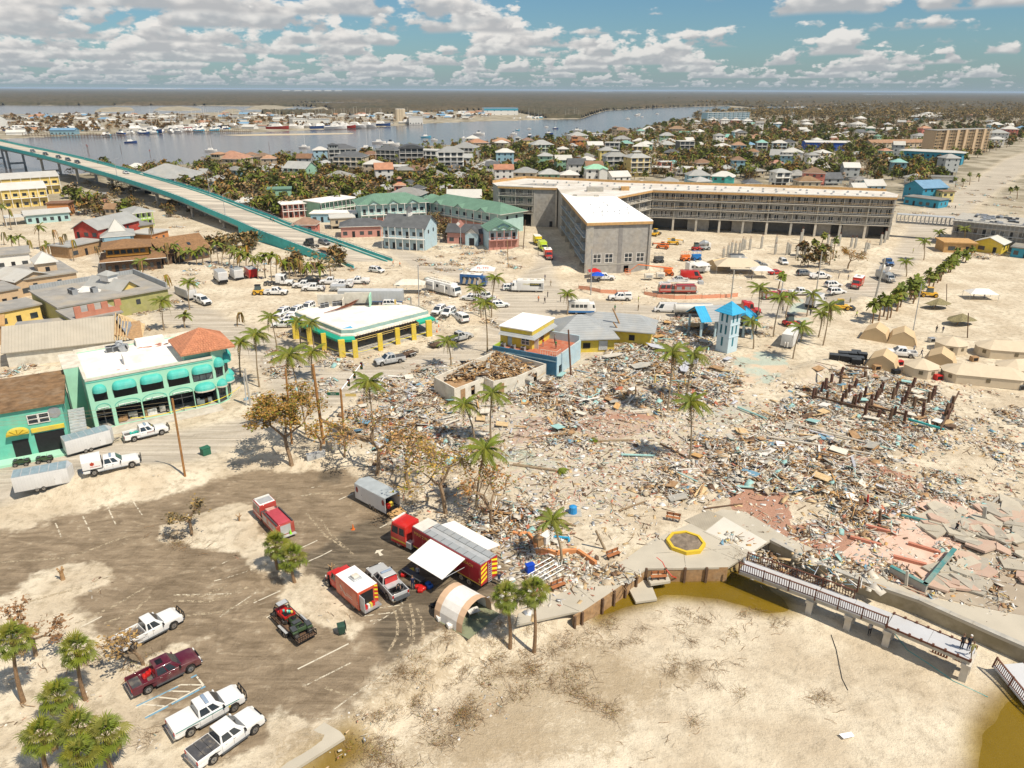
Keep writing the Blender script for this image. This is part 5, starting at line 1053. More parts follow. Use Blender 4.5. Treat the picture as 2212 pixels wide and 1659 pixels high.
 b=MB();b.box(3.85,5.9,-1.12,1.12,3.1,3.16,PR);b.ob('cab_top',c,.04);b=MB();b.box(5.85,6.1,-1.05,1.05,3.17,3.3,lamp);b.ob('light_bar',c)
 b=MB();b.box(.8,3.9,-.45,.45,.65,.9,sD);b.ob('chassis',c);b=MB();b.box(3.0,3.75,.55,1.22,.5,1.25,galv);b.ob('fuel_tank',c);b=MB();b.box(3.0,3.75,-1.22,-.55,.5,1.25,galv);b.ob('fuel_tank',c)
 b=MB();b.box(3.82,6.1,1.255,1.262,.9,1.1,yel);b.box(3.82,6.1,-1.262,-1.255,.9,1.1,yel);b.ob('stripe',c)
 wS(c,(1.6,5.0),1.05,.52,.32);return t,c
t_,c_=heavy();a=P3(*T1(1945,1400));c=P3(*T1(1345,1040));rz=ang(a,c)
mid=a+Vector((cos(rz),sin(rz),0))*8.2-Vector((-sin(rz),cos(rz),0))*1.27
for q in(t_,c_):q.location=(mid.x,mid.y,0.05);q.rotation_euler=(0,0,rz)
HVL=(mid,rz)
c_.rotation_euler=(0,0,rz+.10)
def cG(label,L=6.5,open_=False,roofm=None,front_v=True,side=None,panels=False,seals=False,H=2.6):
 t=E('cargo_trailer',label,'trailer');sm=side or mat((.62,.62,.61),.45,.05,1.,stripe=(0,.41,.12),dirt=.15);h=L/2;rm=roofm or mat((.42,.44,.45),.5,.1,1.)
 if open_:
  b=MB();b.box(-h,h,-1.22,-1.17,.5,H,sm);b.box(-h,h,1.17,1.22,.5,H,sm);b.box(h-.05,h,-1.17,1.17,.5,H,sm);b.box(-h,h,-1.17,1.17,.5,.56,dark);b.ob('box_body',t)
 else:b=MB();b.box(-h,h,-1.22,1.22,.5,H,sm);b.ob('box_body',t,.03)
 if front_v:b=MB();b.prism([(h+.002,-1.2),(h+.7,0),(h+.002,1.2)],.5,H,sm);b.ob('v_nose',t)
 b=MB();b.box(-h+.03,h-.0,-1.2,1.2,H+.003,H+.06,rm);
 if front_v:b.prism([(h+.003,-1.15),(h+.62,0),(h+.003,1.15)],H+.003,H+.06,rm)
 b.ob('roof',t)
 if panels:
  for k in range(6):x=-h+.1+k*(L-.1)/6;b=MB();b.box(x,x+(L-.1)/6-.12,-1.16,1.16,H+.063,H+.09,mat((.24,.32,.36),.45,.15,2.));b.ob('roof_panel',t)
 for s in(-1,1):b=MB();b.box(h-1.9,h-1.0,s*1.222-.003,s*1.222+.012,.65,H-.3,mat((.66,.66,.65),.4,.04,1.));b.cb(h-1.8,s*1.245,1.4,.05,.03,.12,kK);b.ob('side_door',t)
 b=MB();b.box(-h-.005,h+.005,-1.235,1.235,.44,.5,sD);b.ob('floor_frame',t);b=MB();b.path([(h+.2,-.5,.46),(h+1.6,0,.5),(h+.2,.5,.46)],.06,sD);b.ob('drawbar',t)
 wS(t,(-.75,.10),1.1,.36,.24)
 if seals:
  for x in(-h+.6,h-.6):
   for s in(-1,1):
    b=MB();b.poly([(x+.34*cos(a),s*1.23,1.9+.42*sin(a))for a in[q*2*pi/14 for q in range(14)]],mat((.28,.06,.05),.5,.3,6.));b.ob('round_emblem',t)
 return t
o=cG('long pale trailer with round red emblems and its rear ramp down',8.,True,mat((.36,.40,.42),.5,.15,.7),True,seals=True);a=P3(*T1(1125,740));c=P3(*T1(862,600));rz=ang(a,c);m=(a+c)/2-Vector((-sin(rz),cos(rz),0))*1.22;o.location=(m.x,m.y,.02);o.rotation_euler=(0,0,rz);o.scale=((c-a).length/8,1,1)
b=MB();b.add([(-4.,-1.15,.5),(-4.,1.15,.5),(-5.8,1.15,.05),(-5.8,-1.15,.05)],[(0,1,2,3)],osb);b.ob('ramp',o)
for k,(x,y)in enumerate(((-2.8,-.4),(-3.0,.2),(-2.5,.6))):b=MB();b.cb(x,y,.85,.6,.5,.6,reds if k else yel);b.ob('gear_bag',o,.08)
for(p,q,lab)in((TL(590,228),TL(978,122),'white trailer with grey roof panels hitched behind the sheriff pickup'),(TL(155,608),TL(600,440),'white trailer with grey roof panels parked nearest the sand heap, tail to the left edge')):
 o=cG(lab,7.2,False,panels=True);a=P3(*p);c=P3(*q);rz=ang(a,c);m=(a+c)/2+Vector((-sin(rz),cos(rz),0))*1.22;m.z=hz(m.x,m.y);o.location=m;o.rotation_euler=(0,0,rz);o.scale=((c-a).length/7.2,1,1)
def sher(t,h,c0,w_):
 for k in range(4):b=MB();b.cb(-2.+k*.35,.1-.2*(k%2),1.0,.3,.5,.25,mat((.05,.42,.35),.6,.1,1.));b.ob('crate',t)
 text(t,'SHERIFF',.30,(.55,-.995,.92),(pi/2,0,0),mat((.25,.05,.04),.5,.05,1.));text(t,'41',.5,(.1,0,1.87),(0,0,-pi/2),kK,'roof_number')
o=pU(PW_,'crew','open','white sheriff pickup with green crates in its bed outside the mint building',6.2,sher,True,None,True,guard=True);bW(o,M1(1155,1625),M1(1410,1562),wx=.1)
def canopy_truck():
 t=pU(PW_,'crew','flat','white service truck with a domed rear box and red emblem beside the sand heap',6.8,None,True,None,True,guard=True)
 b=MB();prof=[(-1.1,.95),(-1.1,1.95),(-.8,2.35),(-.3,2.5),(.3,2.5),(.8,2.35),(1.1,1.95),(1.1,.95)];b.ext(prof[::-1],-3.4,-1.1,PW_,'x');b.ob('canopy',t,.03)
 b=MB();b.poly([(-2.2+.22*cos(a)*(1+.4*(k%2)),-1.106,1.6+.2*sin(a)*(1+.4*(k%2)))for k,a in enumerate([q*2*pi/12 for q in range(12)])],mat((.45,.06,.03),.5,.3,5.));b.ob('emblem',t);b=MB();b.box(-2.5,-1.3,-1.108,-1.103,1.2,1.25,mat((.45,.06,.03),.5,.1,1.));b.ob('stripe',t)
 return t
o=canopy_truck();bW(o,TL(790,402),TL(1180,312),wx=.1)
def atv(label,col=mat((.04,.07,.03),.5,.2,3.)):
 t=E('quad_bike',label,'quad bike');b=MB();hL(b,-.7,.75,.32,.45,-.5,.55,.22,.85,col);b.ob('body',t,.05);b=MB();b.box(-.35,.15,-.16,.16,.85,.98,kK);b.ob('seat',t,.04)
 for x in(-.75,.72):b=MB();hL(b,x-.3,x+.3,.52,.60,x-.25,x+.25,.45,.75,col);b.ob('mudguard',t,.04);b=MB();b.box(x-.25,x+.25,-.4,.4,.88,.91,sD);b.ob('rack',t)
 b=MB();b.path([(.3,-.4,1.1),(.42,0,1.0),(.3,.4,1.1)],.025,kK);b.tube((.42,0,1.),(.5,0,.8),.03,.03,kK);b.ob('handlebars',t);wS(t,(-.7,.68),.45,.3,.24);return t
AT=Rep(atv('x'))
for p,lab in((TL(195,288),'dark green quad bike on the left, outside the green and yellow shop'),(TL(392,262),'dark green quad bike on the right, nearer the white trailer')):
 g=P3(*p);AT.put(g,.25,lab,'quad bikes on the street')
def uT(label,L=4.6):
 t=E('utility_trailer',label,'trailer');h=L/2;b=MB();b.box(-h,h,-1.,1.,.5,.56,wD);b.ob('deck',t)
 b=MB();
 for s in(-1,1):
  for z in(.56,.9):b.box(-h,h,s-.03,s+.03,z,z+.06,kK)
  for k in range(6):x=-h+k*L/5;b.box(x-.02,x+.02,s-.025,s+.025,.56,.9,kK)
 b.box(h-.03,h+.03,-1,1,.9,.96,kK);b.ob('side_rail',t)
 b=MB();
 for k in range(9):b.box(-h-.03,-h,-1+k*.25-.02,-1+k*.25+.02,.56,1.2,kK)
 b.box(-h-.04,-h+.01,-1,1,1.18,1.24,kK);b.box(-h-.04,-h+.01,-1,1,.5,.56,kK);b.ob('tailgate',t)
 b=MB();b.path([(h,-.6,.5),(h+1.2,0,.5),(h,.6,.5)],.05,kK);b.ob('drawbar',t)
 for s in(-1,1):b=MB();b.box(-.85,.75,s*1.15-.14,s*1.15+.14,.72,.78,galv);b.ob('mudguard',t)
 wS(t,(-.42,.38),1.14,.33,.2);return t
o=uT('black open trailer on the car park carrying two off-road buggies',5.4);a=P3(*T1b(470,600));c=P3(*T1b(190,310));rz=ang(a,c);m=(a+c)/2;o.location=(m.x,m.y,.02);o.rotation_euler=(0,0,rz)
e1=AT.put((m.x-cos(rz)*1.6,m.y-sin(rz)*1.6,.58),rz+1.45,'dark green quad bike loaded at the tail of the black trailer','quad bikes on the trailer');e1=AT.put((m.x+cos(rz)*.0,m.y+sin(rz)*.0,.58),rz,'dark quad bike in the middle of the black trailer','quad bikes on the trailer')
t=E('off_road_buggy','red and black off-road buggy with roll cage at the front of the black trailer','buggy',(m.x+cos(rz)*1.6,m.y+sin(rz)*1.6,.58),rz)
b=MB();hL(b,-1.2,1.3,.55,.35,-1.,1.,.5,.75,reds);b.ob('body',t,.05);b=MB();b.box(-1.2,-.2,-.6,.6,.78,1.0,reds);b.box(-1.1,-.3,-.5,.5,.98,1.01,kK);b.ob('cargo_box',t)
b=MB();
for s in(-.55,.55):b.path([(-.2,s,.8),(0,s,1.6),(.6,s,1.6),(1.,s,.9)],.035,kK)
for x in(0,.6):b.tube((x,-.55,1.6),(x,.55,1.6),.035,.035,kK)
b.box(0,.65,-.5,.5,1.62,1.66,galv);b.ob('roll_cage',t);wS(t,(-.8,.9),.55,.33,.24)
for k in range(5):b=MB();b.cb(-.95+.17*k,-.3+.12*k,1.1,.25,.2,.2,(yel,turq,mint,reds,turq)[k]);b.ob('gear_bag',t,.03)
def box_truck(label,col,boxc):
 t=E('box_truck',label,'box truck');x1=cT(t,1.2,col,1.02,2.3,.9);bB(t,-4.2,1.1,1.22,.9,3.4,boxc,roof=mat((.34,.36,.37),.6,.1,1.));wS(t,(-2.6,3.0),1.0,.46,.3);b=MB();b.box(-4.25,-4.2,-1.1,1.1,1.0,3.2,mat(tuple(x*.8 for x in((.7,.7,.7)if boxc is not PR else(.5,.02,.015))),.5,.05,1.,stripe=(2,.4,.3)));b.ob('rear_door',t);b=MB();b.box(-4.5,-4.25,-1.1,1.1,.5,1.2,kK);b.ob('tail_lift',t);return t
bw=ang(G(*M1(1960,250)),G(*M1(1830,140)))
BT=Rep(box_truck('x',PW_,mat((.68,.69,.69),.5,.04,1.,dirt=.1)))
BT.put(P3(*M1(1905,235)),bw,'white box truck, left one of the pair beside the red one','white box trucks');BT.put(P3(*M1(2040,215)),bw,'white box truck standing next to the red one','white box trucks')
BT.put(P3(*M4(415,452)),ang(G(*M4(380,470)),G(*M4(520,400))),'white box truck parked behind the tall palms near the yellow loader')
put(box_truck('red box truck with red cargo body at the end of the row',PR,PR),M1(2165,210),bw)
def sR(label,col):
 t=E('tractor_unit',label,'lorry tractor');x1=cT(t,.6,col,1.2,2.9,1.8);b=MB();hL(b,-.6,.6,1.15,.9,-.5,.6,1.1,3.1,col);b.ob('sleeper',t,.05);b=MB();b.box(-4.,-.5,-.45,.45,.7,.95,sD);b.ob('chassis',t);wS(t,(-3.4,-2.2,3.1),1.05,.5,.34);return t
put(sR('white bobtail tractor unit with bare chassis parked in the lot',PW_),M2(200,268),0.0)
WP=Rep(pU(PW_,'crew','open','x'));WS=Rep(suv(PW_,'x',stripe=grn,bar=True));WU=Rep(pU(PW_,'crew','utility','x',6.4,bar=True));WC=Rep(pU(PW_,'crew','cap','x',5.9))
gq='white pickups parked in the open lot'
hd=lambda a,b_:ang(G(*a),G(*b_))
Rg=0.02
WP.put(P3(*M2(175,352)),Rg,'white pickup on its own at the left of the lot, below the tractor unit',gq);WP.put(P3(*M2(418,292)),pi,'white pickup at the left end of the parked cluster',gq);WP.put(P3(*M2(500,318)),pi,'white pickup at the front of the parked cluster, a man standing behind it',gq);WP.put(P3(*M2(645,262)),pi,'white pickup in the back row of the cluster, left of the utility truck',gq);WP.put(P3(*M2(745,288)),pi,'white pickup behind the small grey trailer',gq)
WU.put(P3(*M2(880,258)),pi,'white utility pickup with side lockers at the right end of the cluster');put(pU(PK,'crew','open','dark pickup half hidden in the back row of the cluster'),M2(465,255),pi-.1)
o=cG('small low grey trailer in front of the parked pickups',3.6,False,galv,False,PBG,H=1.5);put(o,M2(712,318),0)
WC.put(P3(*M1(1755,430)),hd(M1(1700,400),M1(1800,440)),'white pickup with bed cap towing the dirty box trailer');o=cG('long dusty white trailer behind the capped pickup',7.,False,mat((.55,.50,.42),.7,.15,.6),False);put(o,M1(1612,375),hd(M1(1530,340),M1(1690,400)))
su='white patrol cars with green stripes'
for p,h_,lab in((M2(230,528),-1.9,'white patrol car facing the camera at the back left of the corner store'),(M2(345,515),-1.9,'white patrol car facing the camera, second behind the corner store'),(M2(450,480),-1.8,'white patrol car mostly hidden behind the corner store roof'),(M2(235,630),pi+.05,'white patrol car parked side-on left of the corner store'),(M2(275,590),pi+.05,'white patrol car just behind the side-on one'),(M2(1580,508),-1.95,'white patrol car, left of three right of the corner store'),(M2(1663,525),-1.95,'white patrol car, middle of three right of the corner store'),(M2(1850,400),pi-.3,'white patrol car in front of the command vehicle'),(M2(2105,460),.35,'white patrol car alone on the sand right of the tall palm'),(M2(2205,310),.2,'white patrol car at the foot of the sand heap by the junction'),(M2(1045,158),-.5,'white patrol car at the foot of the bridge ramp'),(M2(1180,450),.1,'white patrol car peeping over the corner store roof'),):
 WS.put(P3(*p),h_,lab,su)
WC.put(P3(*M2(1765,575)),2.1,'white capped pickup, right of three near the corner store');WP.put(P3(*M2(1985,395)),2.4,'white pickup behind the patrol car by the sand heap',gq)
SP=Rep(pU(PS,'crew','tonneau','x',6.,None,True,None,True));SP.put(P3(*M2(1158,945)),hd(M2(1260,915),M2(1070,950)),'silver pickup towing a small trailer past the corner store','silver pickups');SP.put(P3(*M2(1760,748)),hd(M2(1680,760),M2(1840,720)),'silver pickup with blue drum in its bed heading away up the street','silver pickups')
for p,a_,c_2 in((M2(1325,878),M2(1380,860),M2(1290,888)),(M2(1560,800),M2(1500,820),M2(1640,770))):o=uT('flat brown trailer '+('behind the silver pickup by the store' if p[0]<900 else 'with lowered ramp behind the silver pickup further up'),3.2);put(o,p,hd(a_,c_2))
def semitrailer(label,m_):
 t=E('semi_trailer',label,'trailer');bB(t,-8.,8.,1.28,1.15,3.9,m_,roof=mat((.50,.52,.53),.5,.1,.6));b=MB();b.box(-7.9,7.9,-1.29,-1.281,1.15,1.35,PB);b.ob('skirt',t);wS(t,(5.4,6.6),1.05,.5,.3);return t
o=semitrailer('long pale grey freight trailer standing behind the corner store',mat((.40,.43,.45),.5,.06,.8,stripe=(0,.8,.12),dirt=.2));put(o,M2(1000,440),.0);
def rv(label,L=9.,col=None,n=5,cabc=None,ac_=3,slide=False,name='command_vehicle',cat='command vehicle',low=None,win=None):
 col=col or mat((.72,.72,.70),.45,.04,1.,dirt=.12);t=E(name,label,cat);h=L/2;bB(t,-h,h-1.5,1.22,.5,3.2,col,roof=mat((.70,.69,.66),.6,.08,1.));cO(t,h-1.5,h,1.2,.5,2.7,cabc or PW_,.5,.3)
 if low:b=MB();b.box(-h-.004,h-.3,-1.232,1.232,.5,.95,low);b.ob('skirt',t)
 for s in(-1,1):
  for k in range(n):x=-h+.7+k*(L-2.6)/n;b=MB();b.box(x,x+(L-2.6)/n*(.85 if win else .5),s*1.225-.006,s*1.225+.006,1.7,2.5,glass);b.ob('window',t)
  b=MB();b.box(h-2.5,h-1.8,s*1.225-.006,s*1.225+.008,.6,2.6,mat((.6,.6,.6),.4,.05,1.));b.ob('door',t)
 for k in range(ac_):b=MB();b.cb(-h+1.2+k*(L-3)/max(1,ac_),0,3.38,1.1,.9,.28,offw);b.ob('roof_unit',t,.04)
 if slide:b=MB();b.box(-h+.8,-h+3.6,-1.8,-1.22,.9,3.,col);b.ob('slide_out',t);b=MB();b.box(.3,2.2,-1.7,-1.22,.9,2.8,col);b.ob('slide_out',t)
 wS(t,(-h+2.,h-2.),1.02,.48,.3);return t
o=rv('large white mobile command vehicle with slide-out sides and busy roof',11.5,slide=True,ac_=6);put(o,M2(1620,340),hd(M2(1480,300),M2(1760,375)));text(o,'COMMAND',.5,(-3.6,-1.83,2.),(pi/2,0,0),PB)
o=rv('white command truck with dark slatted rear markings parked by the junction',8.6,n=1,ac_=3,name='command_truck');put(o,M3(135,322),pi-.06);text(o,'COLLIER COUNTY',.52,(-.9,1.25,2.2),(pi/2,0,pi),mat((.55,.45,.05),.5,.05,1.))
for k in range(6):b=MB();b.box(-4.2,-2.9-.1*k,1.228,1.234,1.0+.28*k,1.12+.28*k,PK);b.ob('stripe',o)
o=rv('white shuttle bus with blue lower band standing by the blue building',6.6,n=4,ac_=1,name='shuttle_bus',cat='bus',low=mat((.04,.16,.40),.4,.05,1.),win=True);put(o,M3(600,512),-.02)
o=rv('dark blue bus with tan angular camouflage behind the white canopy',7.5,PB,5,PB,2,name='painted_bus',cat='bus',win=True);put(o,M2(1885,270),-.25)
for k in range(4):b=MB();b.add([(-3.+1.5*k,-1.24,.6),(-2.2+1.5*k,-1.24,.6),(-1.9+1.5*k,-1.24,1.9),(-2.5+1.5*k,-1.24,2.4)],[(0,1,2,3)],PT);b.ob('camouflage_patch',o)
o=rv('white travel trailer with awning behind the red van',7.,n=3,ac_=2,name='camper',cat='camper');put(o,M3(1600,160),.3);b=MB();b.box(-2,2.5,-3.4,-1.25,2.6,2.66,wH);b.ob('awning',o)
WC.put(P3(*M3(932,400)),pi,'white pickup with ladder-topped cap and red stripe on the roadside');WC.put(P3(*M3(795,225)),.05,'white capped pickup beside the red and blue canopies')
put(suv(PW_,'white high-roofed van in front of the tanker',5.6,2.3,'van'),M3(1325,500),pi-.1)
def tanker():
 t=E('tanker_trailer','polished cream tank trailer parked beside the pavilion','tanker');b=MB();b.tube((-4.5,0,2.05),(4.5,0,2.05),1.12,1.12,mat((.62,.60,.55),.25,.06,1.,spec=.6),18);b.ob('tank',t,.08);b=MB();b.box(-4.3,4.3,-.9,.9,.75,.95,sD);b.ob('chassis',t);b=MB();b.box(-4,4,-.3,.3,3.15,3.25,galv);b.ob('walkway',t);wS(t,(-3.6,-2.4),1.,.5,.3)
 return t
o=tanker();put(o,M3(1560,540),.0);put(sR('white and red tractor unit pulling the tanker, seen right of the tower',PR),M3(2000,515),.0)
def ladder_truck():
 t=fire_engine('long dark red ladder fire truck behind the orange mesh fence');t.scale=(1.25,1,1.02);b=MB()
 for s in(-.35,.35):
  b.tube((-4.3,s,2.7),(2.4,s,3.15),.06,.06,galv,4);b.tube((-4.3,s,3.1),(2.4,s,3.5),.05,.05,galv,4)
 for k in range(16):x=-4.2+k*.42;b.tube((x,-.35,2.7+.03*k),(x+.2,-.35,3.12+.03*k),.03,.03,galv,3);b.tube((x,-.35,2.7+.03*k),(x,.35,2.7+.03*k),.03,.03,galv,3)
 b.ob('ladder',t);b=MB();b.box(-5.2,-4.2,-.8,.8,2.5,3.3,galv);b.ob('bucket',t);return t
o=ladder_truck();put(o,M3(1430,338),pi)
put(suv(PS,'silver saloon car parked behind the ladder truck',4.7,1.45,'car'),M3(1455,235),.1);put(suv(PR,'tall red van between the camper and the ladder truck',6.4,2.5,'van'),M3(1545,215),-.1)
RS=Rep(rX('x'))
RS.put(P3(*M4(765,285)),hd(M4(810,230),M4(740,300)),'red ambulance facing the camera on the track, right of the white suvs')
RS.put(P3(*K3(312,1570)),-1.5,'red and white ambulance, front one of three between the hotel and the pink building')
for p,c,lab in((K3(265,1500),PL,'lime yellow rescue truck in the middle of the three'),(K3(222,1450),mat((.66,.55,.02),.4,.2,3.,stripe=(2,.5,.5)),'yellow striped rescue truck at the back of the three')):
 t=E('rescue_truck',lab,'rescue truck');bB(t,-2.8,1.4,1.2,.6,2.9,c,roof=wH if c is not PL else PL);cT(t,1.4,c,1.05,2.3,.8);wS(t,(-1.8,2.8),1.,.46,.3);put(t,p,-1.4)
for c,kind,p,h_,lab in((PW_,'suv',M4(130,85),-1.6,'white suv with roof rack near the concrete stumps'),(PR,'car',M4(70,175),.3,'red car at the left of the row under the palms'),(PG_,'suv',M4(315,185),.15,'dark blue-grey suv in the row under the palms'),(PW_,'suv',M4(560,285),.25,'white suv with black trim parked above the small crossover'),(PW_,'suv',M4(590,345),.2,'small white crossover just left of the red ambulance'),(PW_,'suv',M3(2015,80),.1,'white suv beside the dark trailer and tents')):
 put(suv(c,lab,4.8,1.75 if kind=='suv' else 1.45,kind),p,h_)
put(pU(PW_,'crew','utility','white pickup with ladder rack in the row under the palms'),M4(450,215),.1);put(pU(PW_,'crew','open','white pickup between the red engine and the box truck'),M4(275,355),.1);put(pU(PB,'crew','open','bright blue pickup coming down the sand track'),M4(1035,95),-1.75);put(pU(PG_,'crew','open','dark grey pickup beside the big tan canopy'),M3(2115,115),.1)
put(pU(PW_,'crew','open','white pickup with open door parked among the tan tents'),M4(1140,885),pi-.25)
FE.put(P3(*M4(50,385)),.25,'red fire engine left of the white pickups under the palms','fire engines',scale=.8)
o=cG('long white trailer with gas bottles on its nose beside the painted circle',8.6,False,mat((.70,.69,.66),.6,.06,.8),False,H=3.);put(o,M4(195,770),hd(M4(260,640),M4(140,780)))
for s in(-.25,.25):b=MB();b.tube((4.6,s,.5),(4.6,s,1.5),.16,.16,wH,8);b.ob('gas_bottle',o)
o=cG('small dark trailer beside the white suv and tan tents',4.5,False,sD,False,PBG);put(o,M3(1930,75),.1)
def genset(lab,p,h_=0):t=E('generator',lab,'generator');b=MB();b.box(-1.2,1.2,-.7,.7,.45,1.8,offw);b.ob('housing',t,.04);b=MB();b.box(-.8,.8,-.71,-.701,.8,1.5,sL);b.ob('grille',t);b=MB();b.tube((0,0,1.8),(0,0,3.2),.05,.05,sL);b.ob('mast',t);wS(t,(0,),.65,.3,.2);put(t,p,h_)
genset('small white generator trailer left of the boom lift',M3(1180,225));genset('white generator trailer directly below the boom lift',M3(1280,215))
def mC(lab,col,p,h_,kind):
 t=E({'boom':'boom_lift','tele':'telehandler','loader':'wheel_loader','scissor':'scissor_lift','mixer':'concrete_mixer','skid':'skid_steer'}[kind],lab,'construction machine')
 L=4.2 if kind in('tele','loader','mixer')else 3.;b=MB();hL(b,-L/2,L/2,.85,.55,-L/2+.2,L/2-.3,.8,1.25,col);b.ob('chassis',t,.04);wS(t,(-L/2+.6,L/2-.6),.95,.55,.35,col)
 if kind=='boom':b=MB();b.box(-1.4,.8,-.8,.8,1.3,2.0,col);b.ob('turret',t,.04);b=MB();b.tube((1.2,0,2.1),(-9,0,3.2),.22,.16,col,6);b.tube((-9,0,3.2),(-11.5,0,1.2),.1,.1,col,5);b.ob('boom',t);b=MB();
 if kind=='boom':
  for x in(-12.6,-11.2):
   for y in(-.9,.9):b.tube((x,y,.6),(x,y,1.7),.04,.04,col,4)
  for z in(.6,1.15,1.7):b.path([(-12.6,-.9,z),(-11.2,-.9,z),(-11.2,.9,z),(-12.6,.9,z),(-12.6,-.9,z)],.04,col,4)
  b.ob('basket',t)
 elif kind=='tele':b=MB();b.tube((-2.,.3,1.9),(3.4,.3,1.6),.22,.18,col,6);b.ob('boom',t);b=MB();hL(b,-.7,.8,.45,1.2,-.5,.5,.4,2.3,glassg);b.box(-.6,.6,-.45,.45,2.3,2.38,col);b.ob('cab',t);b=MB();b.box(3.3,3.5,-.7,.9,.8,1.7,sD);b.ob('fork_carriage',t)
 elif kind in('loader','skid'):b=MB();hL(b,-.9,.7,.6,1.2,-.7,.5,.55,2.5,glassg);b.box(-.85,.65,-.65,.65,2.5,2.6,col if kind=='loader' else kK);b.ob('cab',t);b=MB();b.box(L/2+.5,L/2+1.2,-1.1,1.1,.2,.9,sD);b.tube((0,-.8,1.3),(L/2+.6,-.8,.7),.1,.1,col);b.tube((0,.8,1.3),(L/2+.6,.8,.7),.1,.1,col);b.ob('bucket',t)
 elif kind=='scissor':b=MB();b.box(-1.4,1.4,-.7,.7,1.3,1.9,col);b.ob('platform',t);b=MB();[b.tube((x,y,1.9),(x,y,2.9),.04,.04,col,4)for x in(-1.3,0,1.3)for y in(-.65,.65)];b.path([(-1.3,-.65,2.9),(1.3,-.65,2.9),(1.3,.65,2.9),(-1.3,.65,2.9),(-1.3,-.65,2.9)],.04,col,4);b.ob('guard_rail',t)
 elif kind=='mixer':b=MB();b.tube((-1.8,0,1.9),(0,0,2.3),.5,1.1,sL,12);b.tube((0,0,2.3),(1.4,0,2.5),1.1,.5,sL,12);b.ob('drum',t);b=MB();b.box(1.4,2.2,-.8,.8,.9,2.3,wH);b.ob('cab',t)
 put(t,p,h_)
mC('orange boom lift lying low in front of the grey hotel end wall',PO,M3(1350,185),0.02,'boom')
mC('red-orange telehandler in the hotel yard',PO,K3(1300,1490),2.7,'tele');mC('yellow telehandler parked behind the orange one',PY,K3(1390,1455),-.2,'tele');mC('yellow loader partly hidden behind the grey hotel wing',PY,K3(1238,1378),1.,'loader')
mC('grey concrete mixer in the hotel yard',PS,K3(1655,1500),.1,'mixer');mC('small red machine left of the concrete mixer',PR,K3(1590,1505),.1,'skid');mC('orange lift standing by the light pole in the yard',PO,K3(1495,1595),.2,'scissor');mC('bright blue lift right of the orange one',mat((.02,.18,.5),.4,.1,2.),K3(1590,1590),.1,'scissor')
mC('yellow skid loader by the white box truck',PY,M4(620,480),-.1,'loader');mC('red compact loader by the blue posts',PR,M4(185,620),.1,'skid');mC('large yellow backhoe half behind the palm row',PY,M4(1385,370),2.9,'loader');mC('dark mobile platform near the grey hotel end wall',sD,K3(1265,1610),.2,'scissor');mC('yellow forklift at the left of the lot by the white pickup',PY,M2(25,350),.1,'skid')
t=E('satellite_truck','grey satellite truck with two white dishes on the sand track','satellite truck');bB(t,-3,2,1.1,.6,2.4,PBG);cT(t,2,PBG,1.,2.2,.6);wS(t,(-2,2.8),.95,.42,.28)
for x in(-1.8,1.2):b=MB();b.tube((x,0,2.4),(x,0,3.2),.06,.06,sL);b.tube((x,-.05,3.3),(x,-.35,3.5),1.0,.85,wH,14);b.ob('dish',t)
put(t,M4(1000,225),-1.5)
def ub(u,o):return min([k*.1 for k in range(0,480)],key=lambda i:abs(PX(*oB(i,o))[0]-u))
for i,o_,lab,c,kd in((ub(71,4.2),4.2,'dark suv on the bridge, furthest back of the five in the queue',PG_,'suv'),(ub(98,4.),4.,'dark suv on the bridge, fourth of the queue',PK,'suv'),(ub(127,4.),4.,'dark suv on the bridge, middle of the queue of five',PK,'suv'),(ub(148,4.),4.,'dark suv on the bridge, second in the queue',PK,'suv'),(ub(167,4.),4.,'dark suv leading the queue on the bridge',PK,'suv'),(ub(272,8.5),8.5,'lone white car on the bridge',PW_,'car'),(ub(700,9.),9.,'dark suv descending the foot of the bridge',PG_,'suv')):
 s=suv(c,lab,4.9,1.75 if kd=='suv' else 1.4,kd);p=oB(i,o_);q=oB(max(0,i-1),o_);s.location=p;s.rotation_euler=(0,0,ang(p,q))
iq=ub(673,4.);p=oB(iq-1,4.);q=oB(iq,4.)
s=sR('black flatbed lorry tractor climbing the foot of the bridge',PK);s.location=q;s.rotation_euler=(0,0,ang(p,q));s.scale=(.85,.85,.85)
t=E('flatbed_trailer','long flatbed trailer carrying a forklift at the foot of the bridge','trailer');b=MB();b.box(-6,5,-1.25,1.25,.9,1.1,wood);b.ob('deck',t);wS(t,(-5,-3.9),1.,.48,.3);q2=oB(max(0,ub(712,4.)),4.);t.location=q2;t.rotation_euler=(0,0,ang(q2,q))
mC('small orange forklift riding on the flatbed trailer',PO,(700,560),ang(q2,q),'skid')
def lM(rgb,rnd=.6,var=.3):return mat(rgb,.7,var,1.2,rnd=rnd,spec=.25)
lg=lM((.12,.15,.014),.3);lg2=lM((.17,.17,.02),.3);ldry=lM((.22,.14,.045));lbr=lM((.32,.18,.05));lor=lM((.42,.23,.05));ldk=lM((.07,.08,.022));lmid=lM((.11,.10,.03));lbrd=lM((.12,.085,.04))
bark=mat((.26,.18,.11),.9,.3,3.,bump=.3);barkp=mat((.30,.23,.15),.9,.25,4.,stripe=(2,.16,.35));barks=mat((.25,.16,.09),.9,.3,5.,stripe=(2,.2,.3))
rv_=random.Random(11)
def u_(a,b):return rv_.uniform(a,b)
